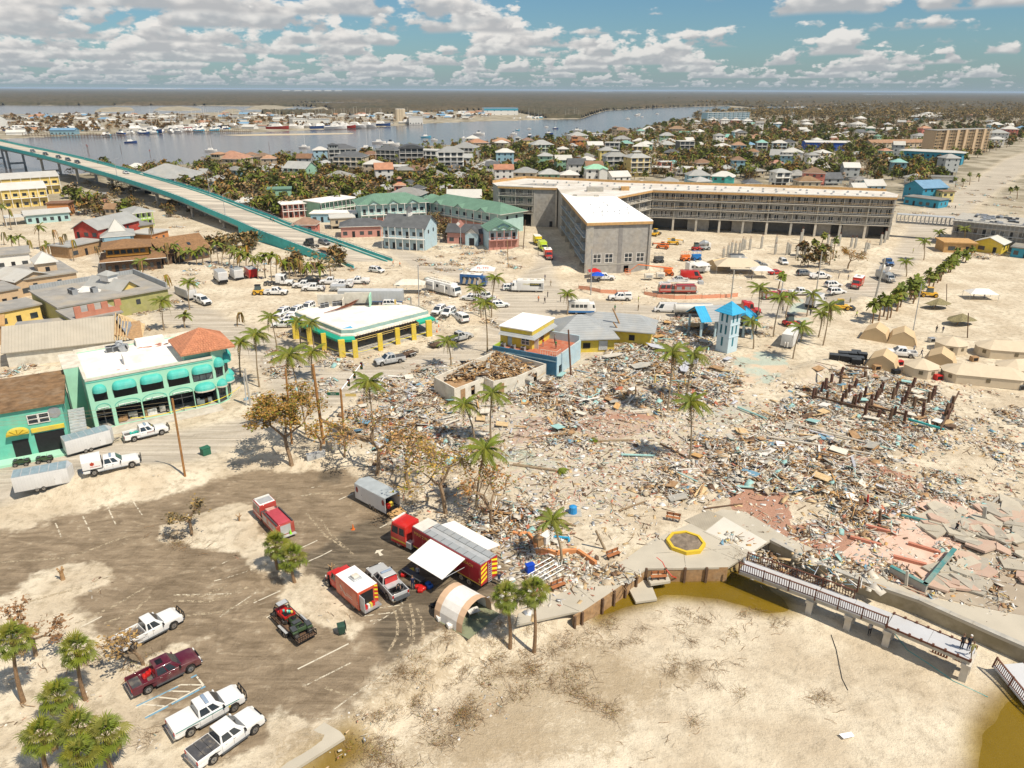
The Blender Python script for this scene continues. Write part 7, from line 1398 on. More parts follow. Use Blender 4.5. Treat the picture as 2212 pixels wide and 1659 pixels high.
def hU(tile,x,y,wpx,roof,wall,st=1,label=None,kind='hip',rz=None,asp=None,stilt=None,extra='',bal=None,name='house',cat='house',loc=None,w=None,far=False):
 rh=random.Random(int(x*7+y*13+wpx));stilt=(1.2 if st<2 else 2.2)*(rh.random()<.7)if stilt is None else stilt;H=stilt+st*2.9
 if loc is None:
  u,v=tile(x,y);g=G(u,v,H+1.);dist=math.hypot(g.y,50);w=wpx*.25/(F/(g.y*cos(PITCH)+50*sin(PITCH)))
 else:g=Vector(loc)
 d=w*(asp or rh.uniform(.7,.95));rz=rh.choice((-.15,.1,.28,-.32,.05))+rh.uniform(-.06,.06)if rz is None else rz
 if label is None:
  k=(roof,wall,st,kind);seen[k]=seen.get(k,0)+1;where=('near the far forest' if g.y>900 else 'near the bay' if g.y>650 else 'mid neighbourhood' if g.y>480 else 'behind the square')+(' on the left' if g.x<-100 else ' on the right' if g.x>g.y*.25 else ' in the centre')
  label='%s-storey %s house with %s %s roof %s'%(('one','two','three','four','five')[st-1],WN[wall],RN[roof],{'hip':'hipped','gable':'gabled','flat':'flat','curve':'curved'}[kind],where)
 t=E(name,label,cat,(g.x,g.y,hz(g.x,g.y)if g.y<300 else 0),rz,'houses of the neighbourhood' if name=='house' and cat=='house' else 'trailer park across the bay' if name=='mobile_home' else None);OCC.append((g.x,g.y,max(w,d)*.6))
 wm_,rm=HW[wall],HR[roof];b=MB();b.box(-w/2,w/2,-d/2,d/2,stilt,H,wm_);b.ob('wall',t)
 if stilt:
  b=MB()
  for xx in(-1,0,1):
   for yy in(-1,1):b.box(xx*(w/2-.3)-.15,xx*(w/2-.3)+.15,yy*(d/2-.3)-.15,yy*(d/2-.3)+.15,-.3,stilt-.003,wm_)
  b.box(-w*.35,w*.35,-d*.3,d*.3,-.3,stilt-.004,wm_ if rh.random()<.5 else dark);b.ob('stilts',t)
 b=MB();rr=rh.uniform(.16,.24)*min(w,d)
 if kind=='hip':b.hip(-w/2,w/2,-d/2,d/2,H+.003,rr+.6,rm,.6,und=wH)
 elif kind=='gable':b.gable(-w/2,w/2,-d/2,d/2,H+.05,rr+.9,rm,wm_,.5,'x' if w>d*1.05 else 'y')
 elif kind=='flat':b.box(-w/2-.4,w/2+.4,-d/2-.4,d/2+.4,H+.003,H+.35,rm)
 elif kind=='curve':
  n=8;pf=[(-w/2-.8+(w+1.6)*i/n,H+.2+2.2*sin(pi*i/n))for i in range(n+1)];b.ext(([(w/2+.8,H+.0),(-w/2-.8,H+.0)]+pf)[::-1],-d/2-.8,d/2+.8,rm,'y')
 b.ob('roof',t)
 if far:return t
 nw=max(2,min(5,int(w/3.4)))
 for s in range(st):
  z=stilt+s*2.9+1.5
  for i in range(nw):
   xx=-w/2+w*(i+.5)/nw
   if bal and not(s==0 and st>2):link('window',wq,t,(xx,-d/2-.03,z-.1),scale=(w/nw*.72,1,1.7))
   else:link('window',wq,t,(xx,-d/2-.03,z),scale=(rh.uniform(.9,1.5),1,1))
  link('window',wq,t,(-w/2-.03,rh.uniform(-.2,.2)*d,z),pi/2);link('window',wq,t,(w/2+.03,rh.uniform(-.2,.2)*d,z),pi/2)
  if bal and s:
   b=MB();zz=stilt+s*2.9;b.box(-w/2,w/2,-d/2-1.5,-d/2-.06,zz-.12,zz+.08,wH);b.box(-w/2,w/2,-d/2-1.5,-d/2-1.44,zz+.9,zz+1.,wH)
   for i in range(nw+1):q=-w/2+w*i/nw;b.box(q-.08,q+.08,-d/2-1.5,-d/2-1.35,zz,zz+2.7,wH)
   b.ob('balcony',t)
 if 'c' in extra:b=MB();b.box(-w*.18,w*.18,-w*.12,w*.16,H+.8,H+3.0,wm_);b.hip(-w*.18,w*.18,-w*.12,w*.16,H+3.,.9,rm,.35);b.ob('cupola',t);[link('window',wq,t,(w*q,-w*.12-.03,H+2.1),scale=(.7,1,.9))for q in(-.12,-.04,.04,.12)]
 if 't' in extra:b=MB();b.box(-w*.5,-w*.16,-d*.6,-d*.1,H-.5,H+2.8,wm_);b.hip(-w*.5,-w*.16,-d*.6,-d*.1,H+2.8,1.2,rm,.5);b.ob('corner_tower',t);[link('window',wq,t,(w*q,-d*.6-.03,H+1.7))for q in(-.42,-.33,-.24)]
 if 'o' in extra:b=MB();b.box(w*.1,w*.45,-d*.7,-d*.5-.01,stilt,H-.2,wm_);b.gable(w*.1,w*.45,-d*.7,-d*.4,H-.15,.9,rm,wm_,.3,'y');b.ob('porch',t)
 if 'h' in extra:b=MB();b.box(-w*.08,w*.02,0,.9,H+.3,H+2.4,wm_);b.ob('chimney',t)
 return t
for r in '''740,610,230,d,G,3,t,b|820,675,250,d,T,3,,b|995,660,140,b,O,2|1150,620,180,d,D,3,,b|1340,605,200,d,D,4,,b,curve|1500,625,190,w,W,3,,b,flat|1680,635,215,g,W,4,,b|1810,600,190,g,G,3,,b|1910,560,165,r,T,2|2120,550,150,r,T,2,o|2150,640,150,w,B,3|1550,775,200,g,W,1|1715,790,210,d,G,1|1380,792,160,b,B,1,,,gable|1180,760,220,w,T,2,,b,flat|1000,760,180,d,T,1|600,745,150,g,T,1|380,770,220,g,N,2,,b,gable|130,790,240,g,B,1|1540,840,220,s,T,1|1760,850,180,g,T,1|1940,785,200,g,T,1|2140,780,160,r,W,2,,,gable|1050,838,190,w,T,1,,,flat|720,850,240,s,T,1|2150,890,130,r,W,1|1120,950,190,g,T,1|1310,990,280,s,N,2|1240,920,90,r,P,2,c|1400,945,100,d,W,2|60,680,130,b,T,2,o|2020,735,140,g,W,1|1800,1010,280,w,W,2,,,gable|1525,1030,130,n,W,2|200,950,190,n,N,2,,,flat|130,1035,190,t,N,1|330,925,300,w,W,1,,,flat|740,1190,200,w,T,1,,,flat|430,1245,190,b,P,1|1650,960,200,g,G,1|880,930,170,b,P,1|900,1010,150,g,B,1'''.split('|'):
 f=r.split(',')+['']*4;hU(K2,float(f[0]),float(f[1]),float(f[2]),f[3],f[4],int(f[5]),kind=f[8]or 'hip',extra=f[6],bal=f[7]=='b')
for r in '''95,548,110,g,W,2,t|250,575,180,g,N,3,,b|565,500,150,g,W,2|580,538,140,b,O,3,t|715,580,130,w,W,2,,,gable|870,562,120,w,G,3,,b,flat|985,568,115,t,Y,2,,b|950,530,130,g,W,2|940,455,130,b,T,3,t|715,488,110,w,W,2,,,flat|1100,548,105,w,W,2|1115,592,125,w,Y,2,,b|1225,558,100,g,W,2|1340,502,120,g,N,2|1345,578,130,g,N,2|1365,552,120,w,Y,2|1490,488,90,n,T,2,,,gable|1495,550,125,w,D,3,,b,flat|1610,472,110,w,W,1|1180,452,115,w,W,2,c|1425,445,130,b,T,2|1395,408,80,b,O,1|1535,370,65,g,W,2|1590,387,60,g,W,1|1735,372,75,w,W,2,c|1840,372,75,w,W,2,c|1935,374,75,w,P,2,c|2035,378,75,w,W,2,c|1755,402,80,r,O,1|1960,472,95,w,B,2,,b|2010,412,60,w,W,1|1860,518,115,t,N,1|2110,523,130,r,T,1|2160,560,85,t,G,3,,b|1820,592,125,w,N,2,,b|1990,632,90,g,E,1,,,gable|2050,580,90,k,W,1|1620,577,100,w,T,1|890,672,180,g,G,3,c,b|1080,682,180,g,Y,4,c,b|555,738,150,d,W,2,,,gable|650,683,140,s,O,2|340,738,130,b,T,1|115,808,190,g,T,1|320,823,170,g,N,1|495,828,150,w,T,2|725,778,180,m,W,3,o|915,842,170,w,W,1,,,gable|1320,725,105,w,P,2,,b,flat|1290,772,140,w,T,1,,,flat|1380,642,115,d,D,2|1580,782,290,w,W,1,,,flat|1605,832,180,g,B,2|1830,842,180,w,E,2,o|1625,882,140,g,B,2|1360,888,140,g,T,1|1850,782,115,g,T,1|2085,797,150,s,T,1|2070,902,130,d,G,2|45,722,85,r,E,1|380,652,85,g,T,1|560,642,80,g,T,1|1120,907,90,w,W,1|1640,732,150,b,T,1|1780,690,190,w,W,1,,,flat|450,905,150,g,T,1|720,935,150,b,T,1'''.split('|'):
 f=r.split(',')+['']*4;hU(K3,float(f[0]),float(f[1]),float(f[2]),f[3],f[4],int(f[5]),kind=f[8]or 'hip',extra=f[6],bal=f[7]=='b')
for r in '''40,402,48,w,B,2|95,403,75,w,B,2|230,382,40,g,W,1|325,380,65,w,W,1|340,407,75,w,T,2|300,450,65,w,T,2,,,gable|345,467,65,w,T,2|640,413,100,w,W,1|775,408,105,w,W,2|800,358,75,w,T,3|1015,387,70,w,W,1,,,flat|1000,452,60,w,W,1|1070,455,85,w,W,2,,,gable|950,508,50,n,N,2|875,442,75,g,T,1|610,497,65,w,T,1|665,512,85,w,T,1|685,483,75,g,T,1|1310,502,105,g,W,2|1300,362,58,k,B,1,,,flat|1355,440,85,r,P,4|100,563,115,w,B,3,,b|140,665,220,g,B,2,,,gable|210,640,170,w,W,2,o|470,645,110,w,W,2|770,658,90,g,W,1|75,733,105,r,T,2|110,808,135,g,W,2,,b|400,813,170,b,P,2|340,883,185,b,T,2|545,858,150,d,G,1,,,gable|770,793,125,b,N,1|790,873,120,s,W,1|775,935,115,w,W,1,,,gable|1965,412,105,w,B,2|2090,447,115,w,P,3|1990,478,145,g,W,3|1980,532,105,w,W,2|1930,388,90,g,T,1|2190,442,80,k,B,2|450,500,60,g,W,1|520,480,55,w,T,1|900,560,80,g,T,1'''.split('|'):
 f=r.split(',')+['']*4;hU(K4,float(f[0]),float(f[1]),float(f[2]),f[3],f[4],int(f[5]),kind=f[8]or 'hip',extra=f[6],bal=f[7]=='b')
for r in '''2010,690,250,r,T,2,t,|2170,665,100,b,T,2,|1450,840,470,g,W,2,c,b|1180,770,150,w,W,1,|1330,870,200,g,G,1|1900,880,200,g,B,1|2130,1060,180,w,B,1|960,1110,90,b,T,1,,,gable'''.split('|'):
 f=r.split(',')+['']*4;hU(K1,float(f[0]),float(f[1]),float(f[2]),f[3],f[4],int(f[5]),kind=f[8]or 'hip',extra=f[6],bal=f[7]=='b')
def slab(A,B,z,depth,label,wall,roof,st=2,name='building',cat='building',kind='flat',bal=True,nw=10,base=None,rh=1.6,wn=None,rail=wH,parts=None):
 "A,B: pixels of the front roof edge at height z"
 loc,rz,w=FR(A,B,z);t=E(name,label,cat,loc,rz);OCC.append((loc.x+cos(rz)*w/2,loc.y+sin(rz)*w/2,w*.35));OCC.append((loc.x+cos(rz)*w*.15,loc.y+sin(rz)*w*.15,w*.2));OCC.append((loc.x+cos(rz)*w*.85,loc.y+sin(rz)*w*.85,w*.2))
 b=MB();b.box(0,w,0,depth,-.3,z,wall);b.ob('wall',t);b=MB()
 if kind=='flat':b.box(-.5,w+.5,-1.6 if bal else-.4,depth+.4,z+.003,z+.35,roof)
 elif kind=='hip':b.hip(0,w,0,depth,z+.003,rh,roof,1.4 if bal else .6,und=wH)
 elif kind=='gable':b.gable(0,w,0,depth,z+.05,rh,roof,wall,.6,'x' if w>depth else 'y')
 b.ob('roof',t);fh=(z-(base or 0))/st
 for s in range(st):
  zz=(base or 0)+s*fh
  for i in range(nw):
   x=w*(i+.5)/nw;
   if(i+s)%3==1:link('door',dq,t,(x,-.03,zz+.1))
   else:link('window',wq,t,(x,-.03,zz+1.5),scale=(min(2.2,w/nw*.5),1,1.1))
  if bal and s:
   b=MB();b.box(0,w,-1.5,-.05,zz-.12,zz+.05,rail);b.box(0,w,-1.5,-1.42,zz+.9,zz+1.,rail);
   for i in range(nw+1):x=w*i/nw;b.box(max(0,x-.1),x+.1,-1.5,-1.3,-.2 if s==1 else zz,zz+fh-.1,rail)
   b.ob('balcony',t)
 link('window',wq,t,(w+.03,depth*.3,z-1.8),pi/2);link('window',wq,t,(w+.03,depth*.7,z-1.8),pi/2)
 if parts:parts(t,w,depth,z)
 return t
slab(K4(1450,470),K4(1925,455),20,10,'tall tan eight-storey apartment block standing above the trees',tan,rF,8,'apartment_block','apartment block',bal=True,nw=12,rail=mat((.58,.45,.28),.8,.05,1.),parts=lambda t,w,d,z:[(lambda b:(b.box(w*x-1.6,w*x+1.6,-2.2,-1.52,-.3,z+.2,tan),b.ob('stair_tower',t)))(MB())for x in(.18,.37,.52,.70,.86)])
slab(K4(900,575),K4(1378,570),8,12,'long low building with an orange-red roof and arcades in front of the tan block',HW['T'],HR['r'],2,kind='gable',nw=12,rh=2.2)
slab(K4(1150,640),K4(1685,665),8.5,13,'long bright blue motel with a white roof beside the tan apartment block',HW['U'],HR['w'],2,nw=12,rh=1.2,kind='hip',rail=HW['U'])
slab(K4(330,570),K4(720,575),7,16,'large white-roofed hall with a bright blue base',mat((.02,.09,.42),.7,.1,1.),HR['w'],1,bal=False,nw=4,kind='gable',rh=1.2)
slab(K3(1690,315),K3(2055,310),15,14,'pale blue five-storey apartment block at the far side by the water',HW['B'],HR['w'],5,'apartment_block','apartment block',nw=9)
slab(K2(1970,275),K2(2265,275),14,30,'large blue and white boat shed across the bay',HW['W'],HR['k'],2,bal=False,nw=5,name='boat_shed',parts=lambda t,w,d,z:(lambda b:(b.box(-.1,w+.1,-.2,-.05,z-5,z-1,HW['U']),b.ob('band',t)))(MB()))
slab(K2(540,1095),K2(860,1050),6.4,10,'long two-storey motel with white flat roof in front of the green-roofed blocks',HW['N'],roofw,2,nw=9);slab(K2(220,1110),K2(545,1090),5.5,9,'low pinkish motel wing with white flat roof behind tall palms',HW['P'],roofw,2,nw=7)
slab(K2(470,1190+0),K2(860,1160+30),3.4,8,'single-storey white-roofed row behind the bridge parapet',HW['B'],roofw,1,bal=False,nw=6)
gr=HR['n'];aq=mat((.38,.55,.53),.8,.06,.8);co=mat((.50,.25,.21),.8,.06,.8)
def cB(t,w,d,z):
 b=MB();b.box(-.03,w+.03,-.25,-.05,-.3,2.9,co);b.ob('coral_base',t)
 for k in range(3):b=MB();x=w*(.2+.3*k);b.gable(x-2.2,x+2.2,-1.4,3.,z+.1,1.3,gr,aq,.3,'y');b.ob('dormer',t)
slab(K2(900,1110),K2(1460,1085),8.2,13,'long aqua and coral hotel wing with green hipped metal roof',aq,gr,2,kind='hip',rh=3.2,nw=9,parts=cB)
slab(K2(1470,1080),K2(2110,1190),7.6,12,'second green-roofed hotel wing running right behind the coral shops',aq,gr,2,kind='hip',rh=3.,nw=10,parts=cB)
slab(K2(2010,1330),K2(2260,1320),6.6,10,'coral and pale blue building with green metal roof next to the dirt track',bluel,gr,2,kind='gable',rh=2.4,nw=4,parts=cB,rail=co)
def lanth(t,w,d,z):
 b=MB();b.prism([(w*.5+1.1*cos(a),d*.5+1.1*sin(a))for a in[q*pi/4 for q in range(8)]],z+1.6,z+4.6,wH);b.add([(w*.5+1.5*cos(q*pi/4),d*.5+1.5*sin(q*pi/4),z+4.6)for q in range(8)]+[(w*.5,d*.5,z+6.2)],[(q,(q+1)%8,8)for q in range(8)],HR['d']);b.ob('lantern',t)
slab(K2(1095,1290),K2(1455,1310),7.6,11,'light blue two-storey building with dark roof and white lantern turret',bluel,HR['d'],2,kind='gable',rh=3.2,nw=6,parts=lanth)
slab(K2(730,1300),K2(1090,1290),4.,9,'coral and teal low shops with a dark grey hipped roof',co,HR['d'],1,kind='hip',bal=False,nw=5,rh=2.2)
slab(K2(1650,1340),K2(1960,1350),4.2,9,'coral shops with dark grey roof and a white gabled entrance',co,HR['d'],1,kind='gable',bal=False,nw=4,rh=2.,parts=lambda t,w,d,z:(lambda b:(b.box(w*.55,w*.9,-2.5,-.05,-.3,z,bluel),b.gable(w*.55,w*.9,-2.5,2,z+.05,1.8,HR['d'],wH,.4,'y'),b.box(w*.66,w*.8,-2.56,-2.51,0,2.6,dark),b.ob('entrance',t)))(MB()))
b=MB();b.add([(0,-.1,-1.4),(1.4,-.1,0),(0,-.1,1.4),(-1.4,-.1,0)],[(0,1,2,3)],co);b.add([(-.7,-.12,-.7),(.0,-.12,-.02),(-.7,-.12,.66),(-1.4,-.12,-.02)],[(0,1,2,3)],wH);b.tube((0,.1,-9),(0,.1,0),.15,.15,sL,6);g=G(*K2(1765,1275),8.5);b.ob('diamond_sign',loc=g,label='white and coral diamond-shaped sign on a pole among the palms',cat='sign')
slab(K1(0,985),K1(390,960),8.,16,'yellow two-storey inn with pale roof at the left edge',yelp,HR['w'],2,kind='gable',rh=2.2,nw=5);slab(K1(0,890),K1(500,860),8.6,14,'yellow inn wing with silver roof behind the first one',yelp,HR['w'],2,kind='gable',rh=2.,nw=6)
slab(K1(400,1105),K1(585,1100),5.,7,'small orange-brown building with a flat brown roof',HW['O'],HR['b'],1,bal=False,nw=2,kind='flat');slab(K1(640,1040),K1(900,1030),4.2,9,'low building with coral and pale blue walls by the bridge',co,HR['s'],1,bal=False,nw=4)
slab(K1(215,1200),K1(595,1170),3.6,9,'low aqua building with white roof and an open porch on its left',aq,HR['w'],1,bal=False,nw=6,kind='gable',rh=1.2,parts=lambda t,w,d,z:(lambda b:(b.box(-7,0,-1,8,z-.6,z-.4,HR['w']),[b.box(x-.1,x+.1,y-.1,y+.1,-.2,z-.6,wH)for x in(-6.7,-3.5)for y in(-.7,7)],b.ob('porch',t)))(MB()))
slab(K1(630,1310),K1(840,1320),7.,20,'barn-red two-storey shop with a grey gabled roof',redw,HR['g'],2,bal=False,nw=3,kind='gable',rh=2.6)
slab(K1(880,1390),K1(1150,1370),5.,11,'white shop with square grey roof rising to a white pyramid top',HW['B'],HR['g'],1,bal=False,nw=4,kind='hip',rh=2.,parts=lambda t,w,d,z:(lambda b:(b.hip(w*.25,w*.75,d*.2,d*.8,z+1.2,3.6,HR['w'],.3),b.box(.5,w*.9,-.6,-.06,z-1.6,z-.4,HW['B']),b.ob('pyramid_top',t)))(MB()))
slab(K1(1110,1360),K1(1300,1370),3.8,9,'low white-roofed annexe with an orange wall strip',HW['O'],HR['w'],1,bal=False,nw=2);slab(K1(590,1480),K1(870,1420),3.6,8,'open-fronted shed with a long slanting silver roof',wood,HR['g'],1,bal=False,nw=3)
slab(K1(920,1210+60),K1(1110,1250+60),4.5,9,'plain pale yellow shed with a sloping grey roof',yelp,HR['s'],1,bal=False,nw=1,kind='flat')
slab(K1(1160,1180),K1(1300,1165),5.6,10,'small white house with lime green balcony and hipped silver roof',HW['W'],HR['g'],2,kind='hip',nw=3,rail=mat((.35,.55,.08),.7,.1,1.))
br=bR
def brwin(t,w,d,z):
 b=MB();b.box(w*.04,w*.80,.8,d-1,z+.9,z+3.4,mat((.32,.16,.03),.8,.1,1.));b.hip(w*.04,w*.80,.8,d-1,z+3.4,1.6,br,1.1);b.ob('upper_storey',t)
 for k in range(6):link('window',wq,t,(w*(.12+.115*k),.76,z+2.2),scale=(1.3,1,.9))
slab(K1(905,1600),K1(1390,1560),3.6,12,'brown timber restaurant with a wide shingled two-tier roof',wD,br,1,bal=True,nw=8,kind='hip',rh=2.,rail=wD,parts=brwin)
slab(K1(1400,1530),K1(1800,1470),3.6,13,'long brown-roofed restaurant wing with a row of skylights',wD,br,1,bal=True,nw=7,kind='gable',rh=3.4,rail=wD,parts=lambda t,w,d,z:[link('window',wq,t,(w*x,2.2,z+1.35),rot=(-1.0,0,0))for x in(.15,.4,.65)])
def scaff(t,w,d,z):
 for k in range(5):
  b=MB();zz=k*2.1+.5;b.box(0,w,-1.6,-1.5,zz,zz+.08,sL);b.box(0,w,-.6,-.5,zz,zz+.08,sL);b.box(0,w,-1.5,-.6,zz-.05,zz-.01,woodl if k%2 else sL);b.ob('scaffold_deck',t)
 for k in range(22):x=w*k/21;b=MB();b.box(x-.05,x+.05,-1.65,-1.55,-.2,z+1,sL);b.ob('scaffold_pole',t)
 for k in range(40):b=MB();x,y=U(4,w-2),U(2,d-2);b.cb(x,y,z+.6,U(.8,2.6),U(.8,1.8),.6,sL if k%3 else sD);b.ob('roof_unit',t)
slab(M4(1610,-280),M4(2420,-205),8.,22,'unfinished block building wrapped in scaffolding at the right edge',cmu,conc,2,'unfinished_block','building',bal=False,nw=10,parts=scaff)
a=G(*K4(1105,1255),5.5);c=G(*K4(1600,1290),5.5);rz=ang(a,c);l=(c-a).length;t=E('footbridge','glazed steel footbridge crossing the sand track beside the unfinished hotel','footbridge',(a.x,a.y,0),rz)
b=MB();b.box(0,l,-1.6,1.6,5.2,5.5,conc);b.ob('deck',t);b=MB();b.box(0,l,-1.8,1.8,8.2,8.4,galv);b.ob('roof',t)
for k in range(15):b=MB();x=l*k/14;b.box(x-.1,x+.1,-1.6,-1.45,5.5,8.2,sL);b.box(x-.1,x+.1,1.45,1.6,5.5,8.2,sL);b.ob('frame_post',t,kind=None)
for k in range(14):b=MB();x=l*k/14;b.tube((x,-1.55,5.6),(x+l/14,-1.55,8.1),.05,.05,sL,4);b.ob('brace',t)
b=MB();b.box(0,l,-1.6,-1.5,6.5,6.6,sL);b.ob('handrail',t)
t=hU(K4,1370,930,260,'k','U',2,'wrecked blue and yellow house with a torn roof beside the track','gable',.3,.8,1.5,name='wrecked_house');hU(K4,1540,975,110,'b','Y',2,'small yellow broken annexe attached right of the wrecked blue house','flat',.1,.8,0,name='wrecked_annexe')
slab(K4(1180,1040),K4(1480,1075),3.6,9,'low teal building with a grey strip roof behind the footbridge',HW['U'],HR['s'],1,bal=False,nw=5);slab(K4(1350,870),K4(1640,880),3.5,10,'flattened grey-roofed building on the sand behind the blue wreck',HW['W'],HR['s'],1,bal=False,nw=3)
slab(K4(1530,1440),K4(1800,1450),3.2,8,'collapsed orange-sheathed building at the foot of the scaffolded block',osb,osb,1,bal=False,nw=2);slab(K4(1800,1420),K4(2030,1450),3.6,9,'collapsed building with a slumped white roof and mustard wall',yel,HR['w'],1,bal=False,nw=2,kind='gable',rh=1.6);slab(K4(2110,1480),K4(2280,1500),3.,8,'low mustard and teal building at the right edge',HW['U'],HR['s'],1,bal=False,nw=2)
b=MB();g=G(*K4(1385,330),9);b=MB();t=E('round_pavilion','large white round-roofed pavilion far right in the brown woods','pavilion',(g.x,g.y,0));b.prism([(28*cos(q*pi/6),24*sin(q*pi/6))for q in range(12)],0,5,HW['W']);b.ob('wall',t);b=MB()
V=[(36*cos(q*pi/6),30*sin(q*pi/6),5)for q in range(12)]+[(14*cos(q*pi/6),12*sin(q*pi/6),9.5)for q in range(12)]+[(14*cos(q*pi/6),12*sin(q*pi/6),10.8)for q in range(12)]+[(0,0,13.5)];b.add(V,[(q,(q+1)%12,12+(q+1)%12,12+q)for q in range(12)]+[(12+q,12+(q+1)%12,24+(q+1)%12,24+q)for q in range(12)]+[(24+q,24+(q+1)%12,36)for q in range(12)],HR['w']);b.ob('roof',t);OCC.append((g.x,g.y,32))
t=slab(M1(-260,1420),M1(525,1290),7.4,14,'green and yellow shop front with a ruined brown roof at the left edge',mat((.14,.50,.38),.8,.08,1.,dirt=.2),mat((.20,.12,.06),.9,.35,1.2,dirt=.2),2,bal=False,nw=0)
w=FR(M1(-260,1420),M1(525,1290),7.4)[2]
for x0,x1,z0,z1,m_,nm in((w*.62,w*.96,.2,3.4,dark,'shopfront_shade'),(w*.36,w*.54,.2,2.9,dark,'shopfront_shade'),(w*.60,w*.98,3.7,4.3,yel,'yellow_fascia')):b=MB();b.box(x0,x1,-.3 if nm=='yellow_fascia' else-.06,-.01,z0,z1,m_);b.ob(nm,t)  # dark panels on the closed wall paint the shade of the open shopfronts
for x in(.655,.77):gZ('window',t,w*x,5.7,1.5,1.5,-.07,wH,glass,1,2)
b=MB();b.poly([(w*.9+.85*cos(a),-.06,6.2+.85*sin(a))for a in[q*2*pi/16 for q in range(16)]],sL);b.ob('round_sign_frame',t)
b=MB();R0=w*.13;cxx=w*.45;n=10;pr=[(cxx-R0*cos(pi*i/n),4.0+R0*.62*sin(pi*i/n))for i in range(n+1)];b.ext(pr[::-1],-.9,-.01,yel,'y')
for i in range(1,n,2):b.tube((cxx,-.93,4.),(pr[i][0],-.93,pr[i][1]),.05,.05,mat((.35,.25,.02),.8,.1,1.),4)
b.ob('arched_awning',t);b=MB();b.box(0,w,-2.2,-.01,-.3,.35,mint);b.ob('kerb_step',t)
b=MB();b.at(w+1.2,0,0,0)
for k in range(14):b.box(-1.1,1.1,-.5+k*.5,0+k*.5,k*.28-.1,k*.28+.14,galv)
b.ob('outside_stair',t)
t=slab(M1(40,830),M1(975,730),3.6,9,'long grey metal-roofed hall with its far gable torn open',offw,mat((.42,.38,.31),.6,.08,.4,stripe=(0,.55,.35),dirt=.2),1,bal=False,nw=0,kind='gable',rh=3.4)
w=FR(M1(40,830),M1(975,730),3.6)[2]
for k in range(5):b=MB();x=w+.3+k*.5;b.tube((x,-.5-k*.3,3.4),(x+.6,4.5,7.6-k*.4),.12,.12,woodl,4);b.tube((x,9.5,3.4),(x+.6,4.5,7.6-k*.4),.12,.12,woodl,4);b.tube((x,-.5,3.4),(x,9.5,3.4),.1,.1,woodl,4);b.ob('roof_truss',t)
for k in range(4):b=MB();b.add([(w+U(0,3),U(-1,4),U(3,5)),(w+U(3,7),U(-2,2),U(1,3)),(w+U(3,7),U(6,9),U(3,5)),(w+U(0,2),U(5,8),U(5,7))],[(0,1,2,3)],(wood,woodl,sL,wood)[k]);b.ob('torn_roof_sheet',t)
b=MB();b.box(w*.0,w*.5,9.2,18,-.2,3.9,conc);b.ob('rear_block',t);b=MB();b.box(w*-.05,w*.52,9.,18.3,3.91,4.1,rF);b.ob('rear_roof',t)
t=slab(M1(505,500),M1(650,585),5.,9,'x',olive,rF,1,bal=False,nw=0);t['label']='olive-sided end block with a crenellated orange-red parapet'
w=FR(M1(505,500),M1(650,585),5.)[2];g1,r1,w1=FR(M1(660,575),M1(1045,500),5.)
t2=E('parapet_wall','orange-red crenellated parapet wall above the street front','wall',g1,r1);b=MB();b.box(0,w1,0,.4,-.2,6.4,coral);[b.box(x,x+1.3,0,.4,6.41,7.8,coral)for x in(0,w1*.3,w1*.6,w1*.9)];b.ob('wall_face',t2);
slab(M1(265,325),M1(505,470),4.6,24,'large olive and yellow store with flat grey roof and white repair patch',olive,rF,1,bal=False,nw=0,parts=lambda t,w,d,z:[ac(t,w*.5+k*1.4,6+4*(k==2),z+.35,.2,1.4)for k in range(3)]+[(lambda b:(b.prism([(w*.45+U(2.5,5)*cos(q*pi/7),10+U(1.5,3)*sin(q*pi/7))for q in range(14)],z+.353,z+.37,wH),b.ob('roof_patch',t)))(MB())]+[(lambda b:(b.box(-.3,.1,0,d,z+.35,z+1.4,roofgy),b.box(0,w,d-.3,d,z+.35,z+1.6,roofgy),b.ob('parapet',t)))(MB())])
slab(M1(715,300),M1(1010,350),4.4,7,'small building with silver gabled roof and little hipped vent turret',yelp,HR['g'],1,bal=False,nw=1,kind='gable',rh=2.6,parts=lambda t,w,d,z:(lambda b:(b.box(w*.35,w*.6,2,4.5,z+2,z+3.6,wH),b.hip(w*.35,w*.6,2,4.5,z+3.6,.9,HR['g'],.4),b.ob('turret',t)))(MB()))
slab(M1(130,235),M1(440,170),4.4,11,'tan shop with white-trimmed gable and round window',tan,HR['w'],1,bal=False,nw=2,kind='gable',rh=1.6);slab(M1(315,80),M1(480,60),7.,6,'small tan tower with a white pyramid roof',tan,HR['w'],2,'shop_tower','tower',bal=False,nw=1,kind='hip',rh=2.4)
slab(M1(0,130),M1(130,235),4.2,14,'flat grey-roofed tan shop left of the round-windowed one',tan,rF,1,bal=False,nw=2);slab(M1(-120,350),M1(155,300),4.,10,'low tan shop at the left edge with green shutters',tan,rF,1,bal=False,nw=3);slab(M1(-60,520),M1(340,440),3.6,8,'low yellow-green shop with grey flat roof behind the torn hall',yelp,rF,1,bal=False,nw=3);slab(M1(-200,650),M1(20,620),4.,8,'splintered timber-roofed shop at the far left edge',wood,osb,1,bal=False,nw=1)
slab(K1(-60,1560),K1(250,1530),4.2,12,'pale grey flat-roofed shop with a pink roof deck at the left edge',HW['W'],rF,1,bal=False,nw=3)
HOOD=[gp(p)for p in([(560,352),(760,345),(960,320),(1106,315),(1240,300),(1380,285),(1480,262),(1700,258),(2000,252),(2230,250),(2230,300),(2100,345),(2020,395),(1960,420),(1640,396),(1340,388),(1080,388),(1040,430),(900,450),(760,500),(640,480),(560,455),(500,420),(430,390),(420,362)],)]
rf=random.Random(3);xs=[p[0]for p in HOOD[0]];ysx=[p[1]for p in HOOD[0]];cand=[];nfill=0
H0=HOOD[0]
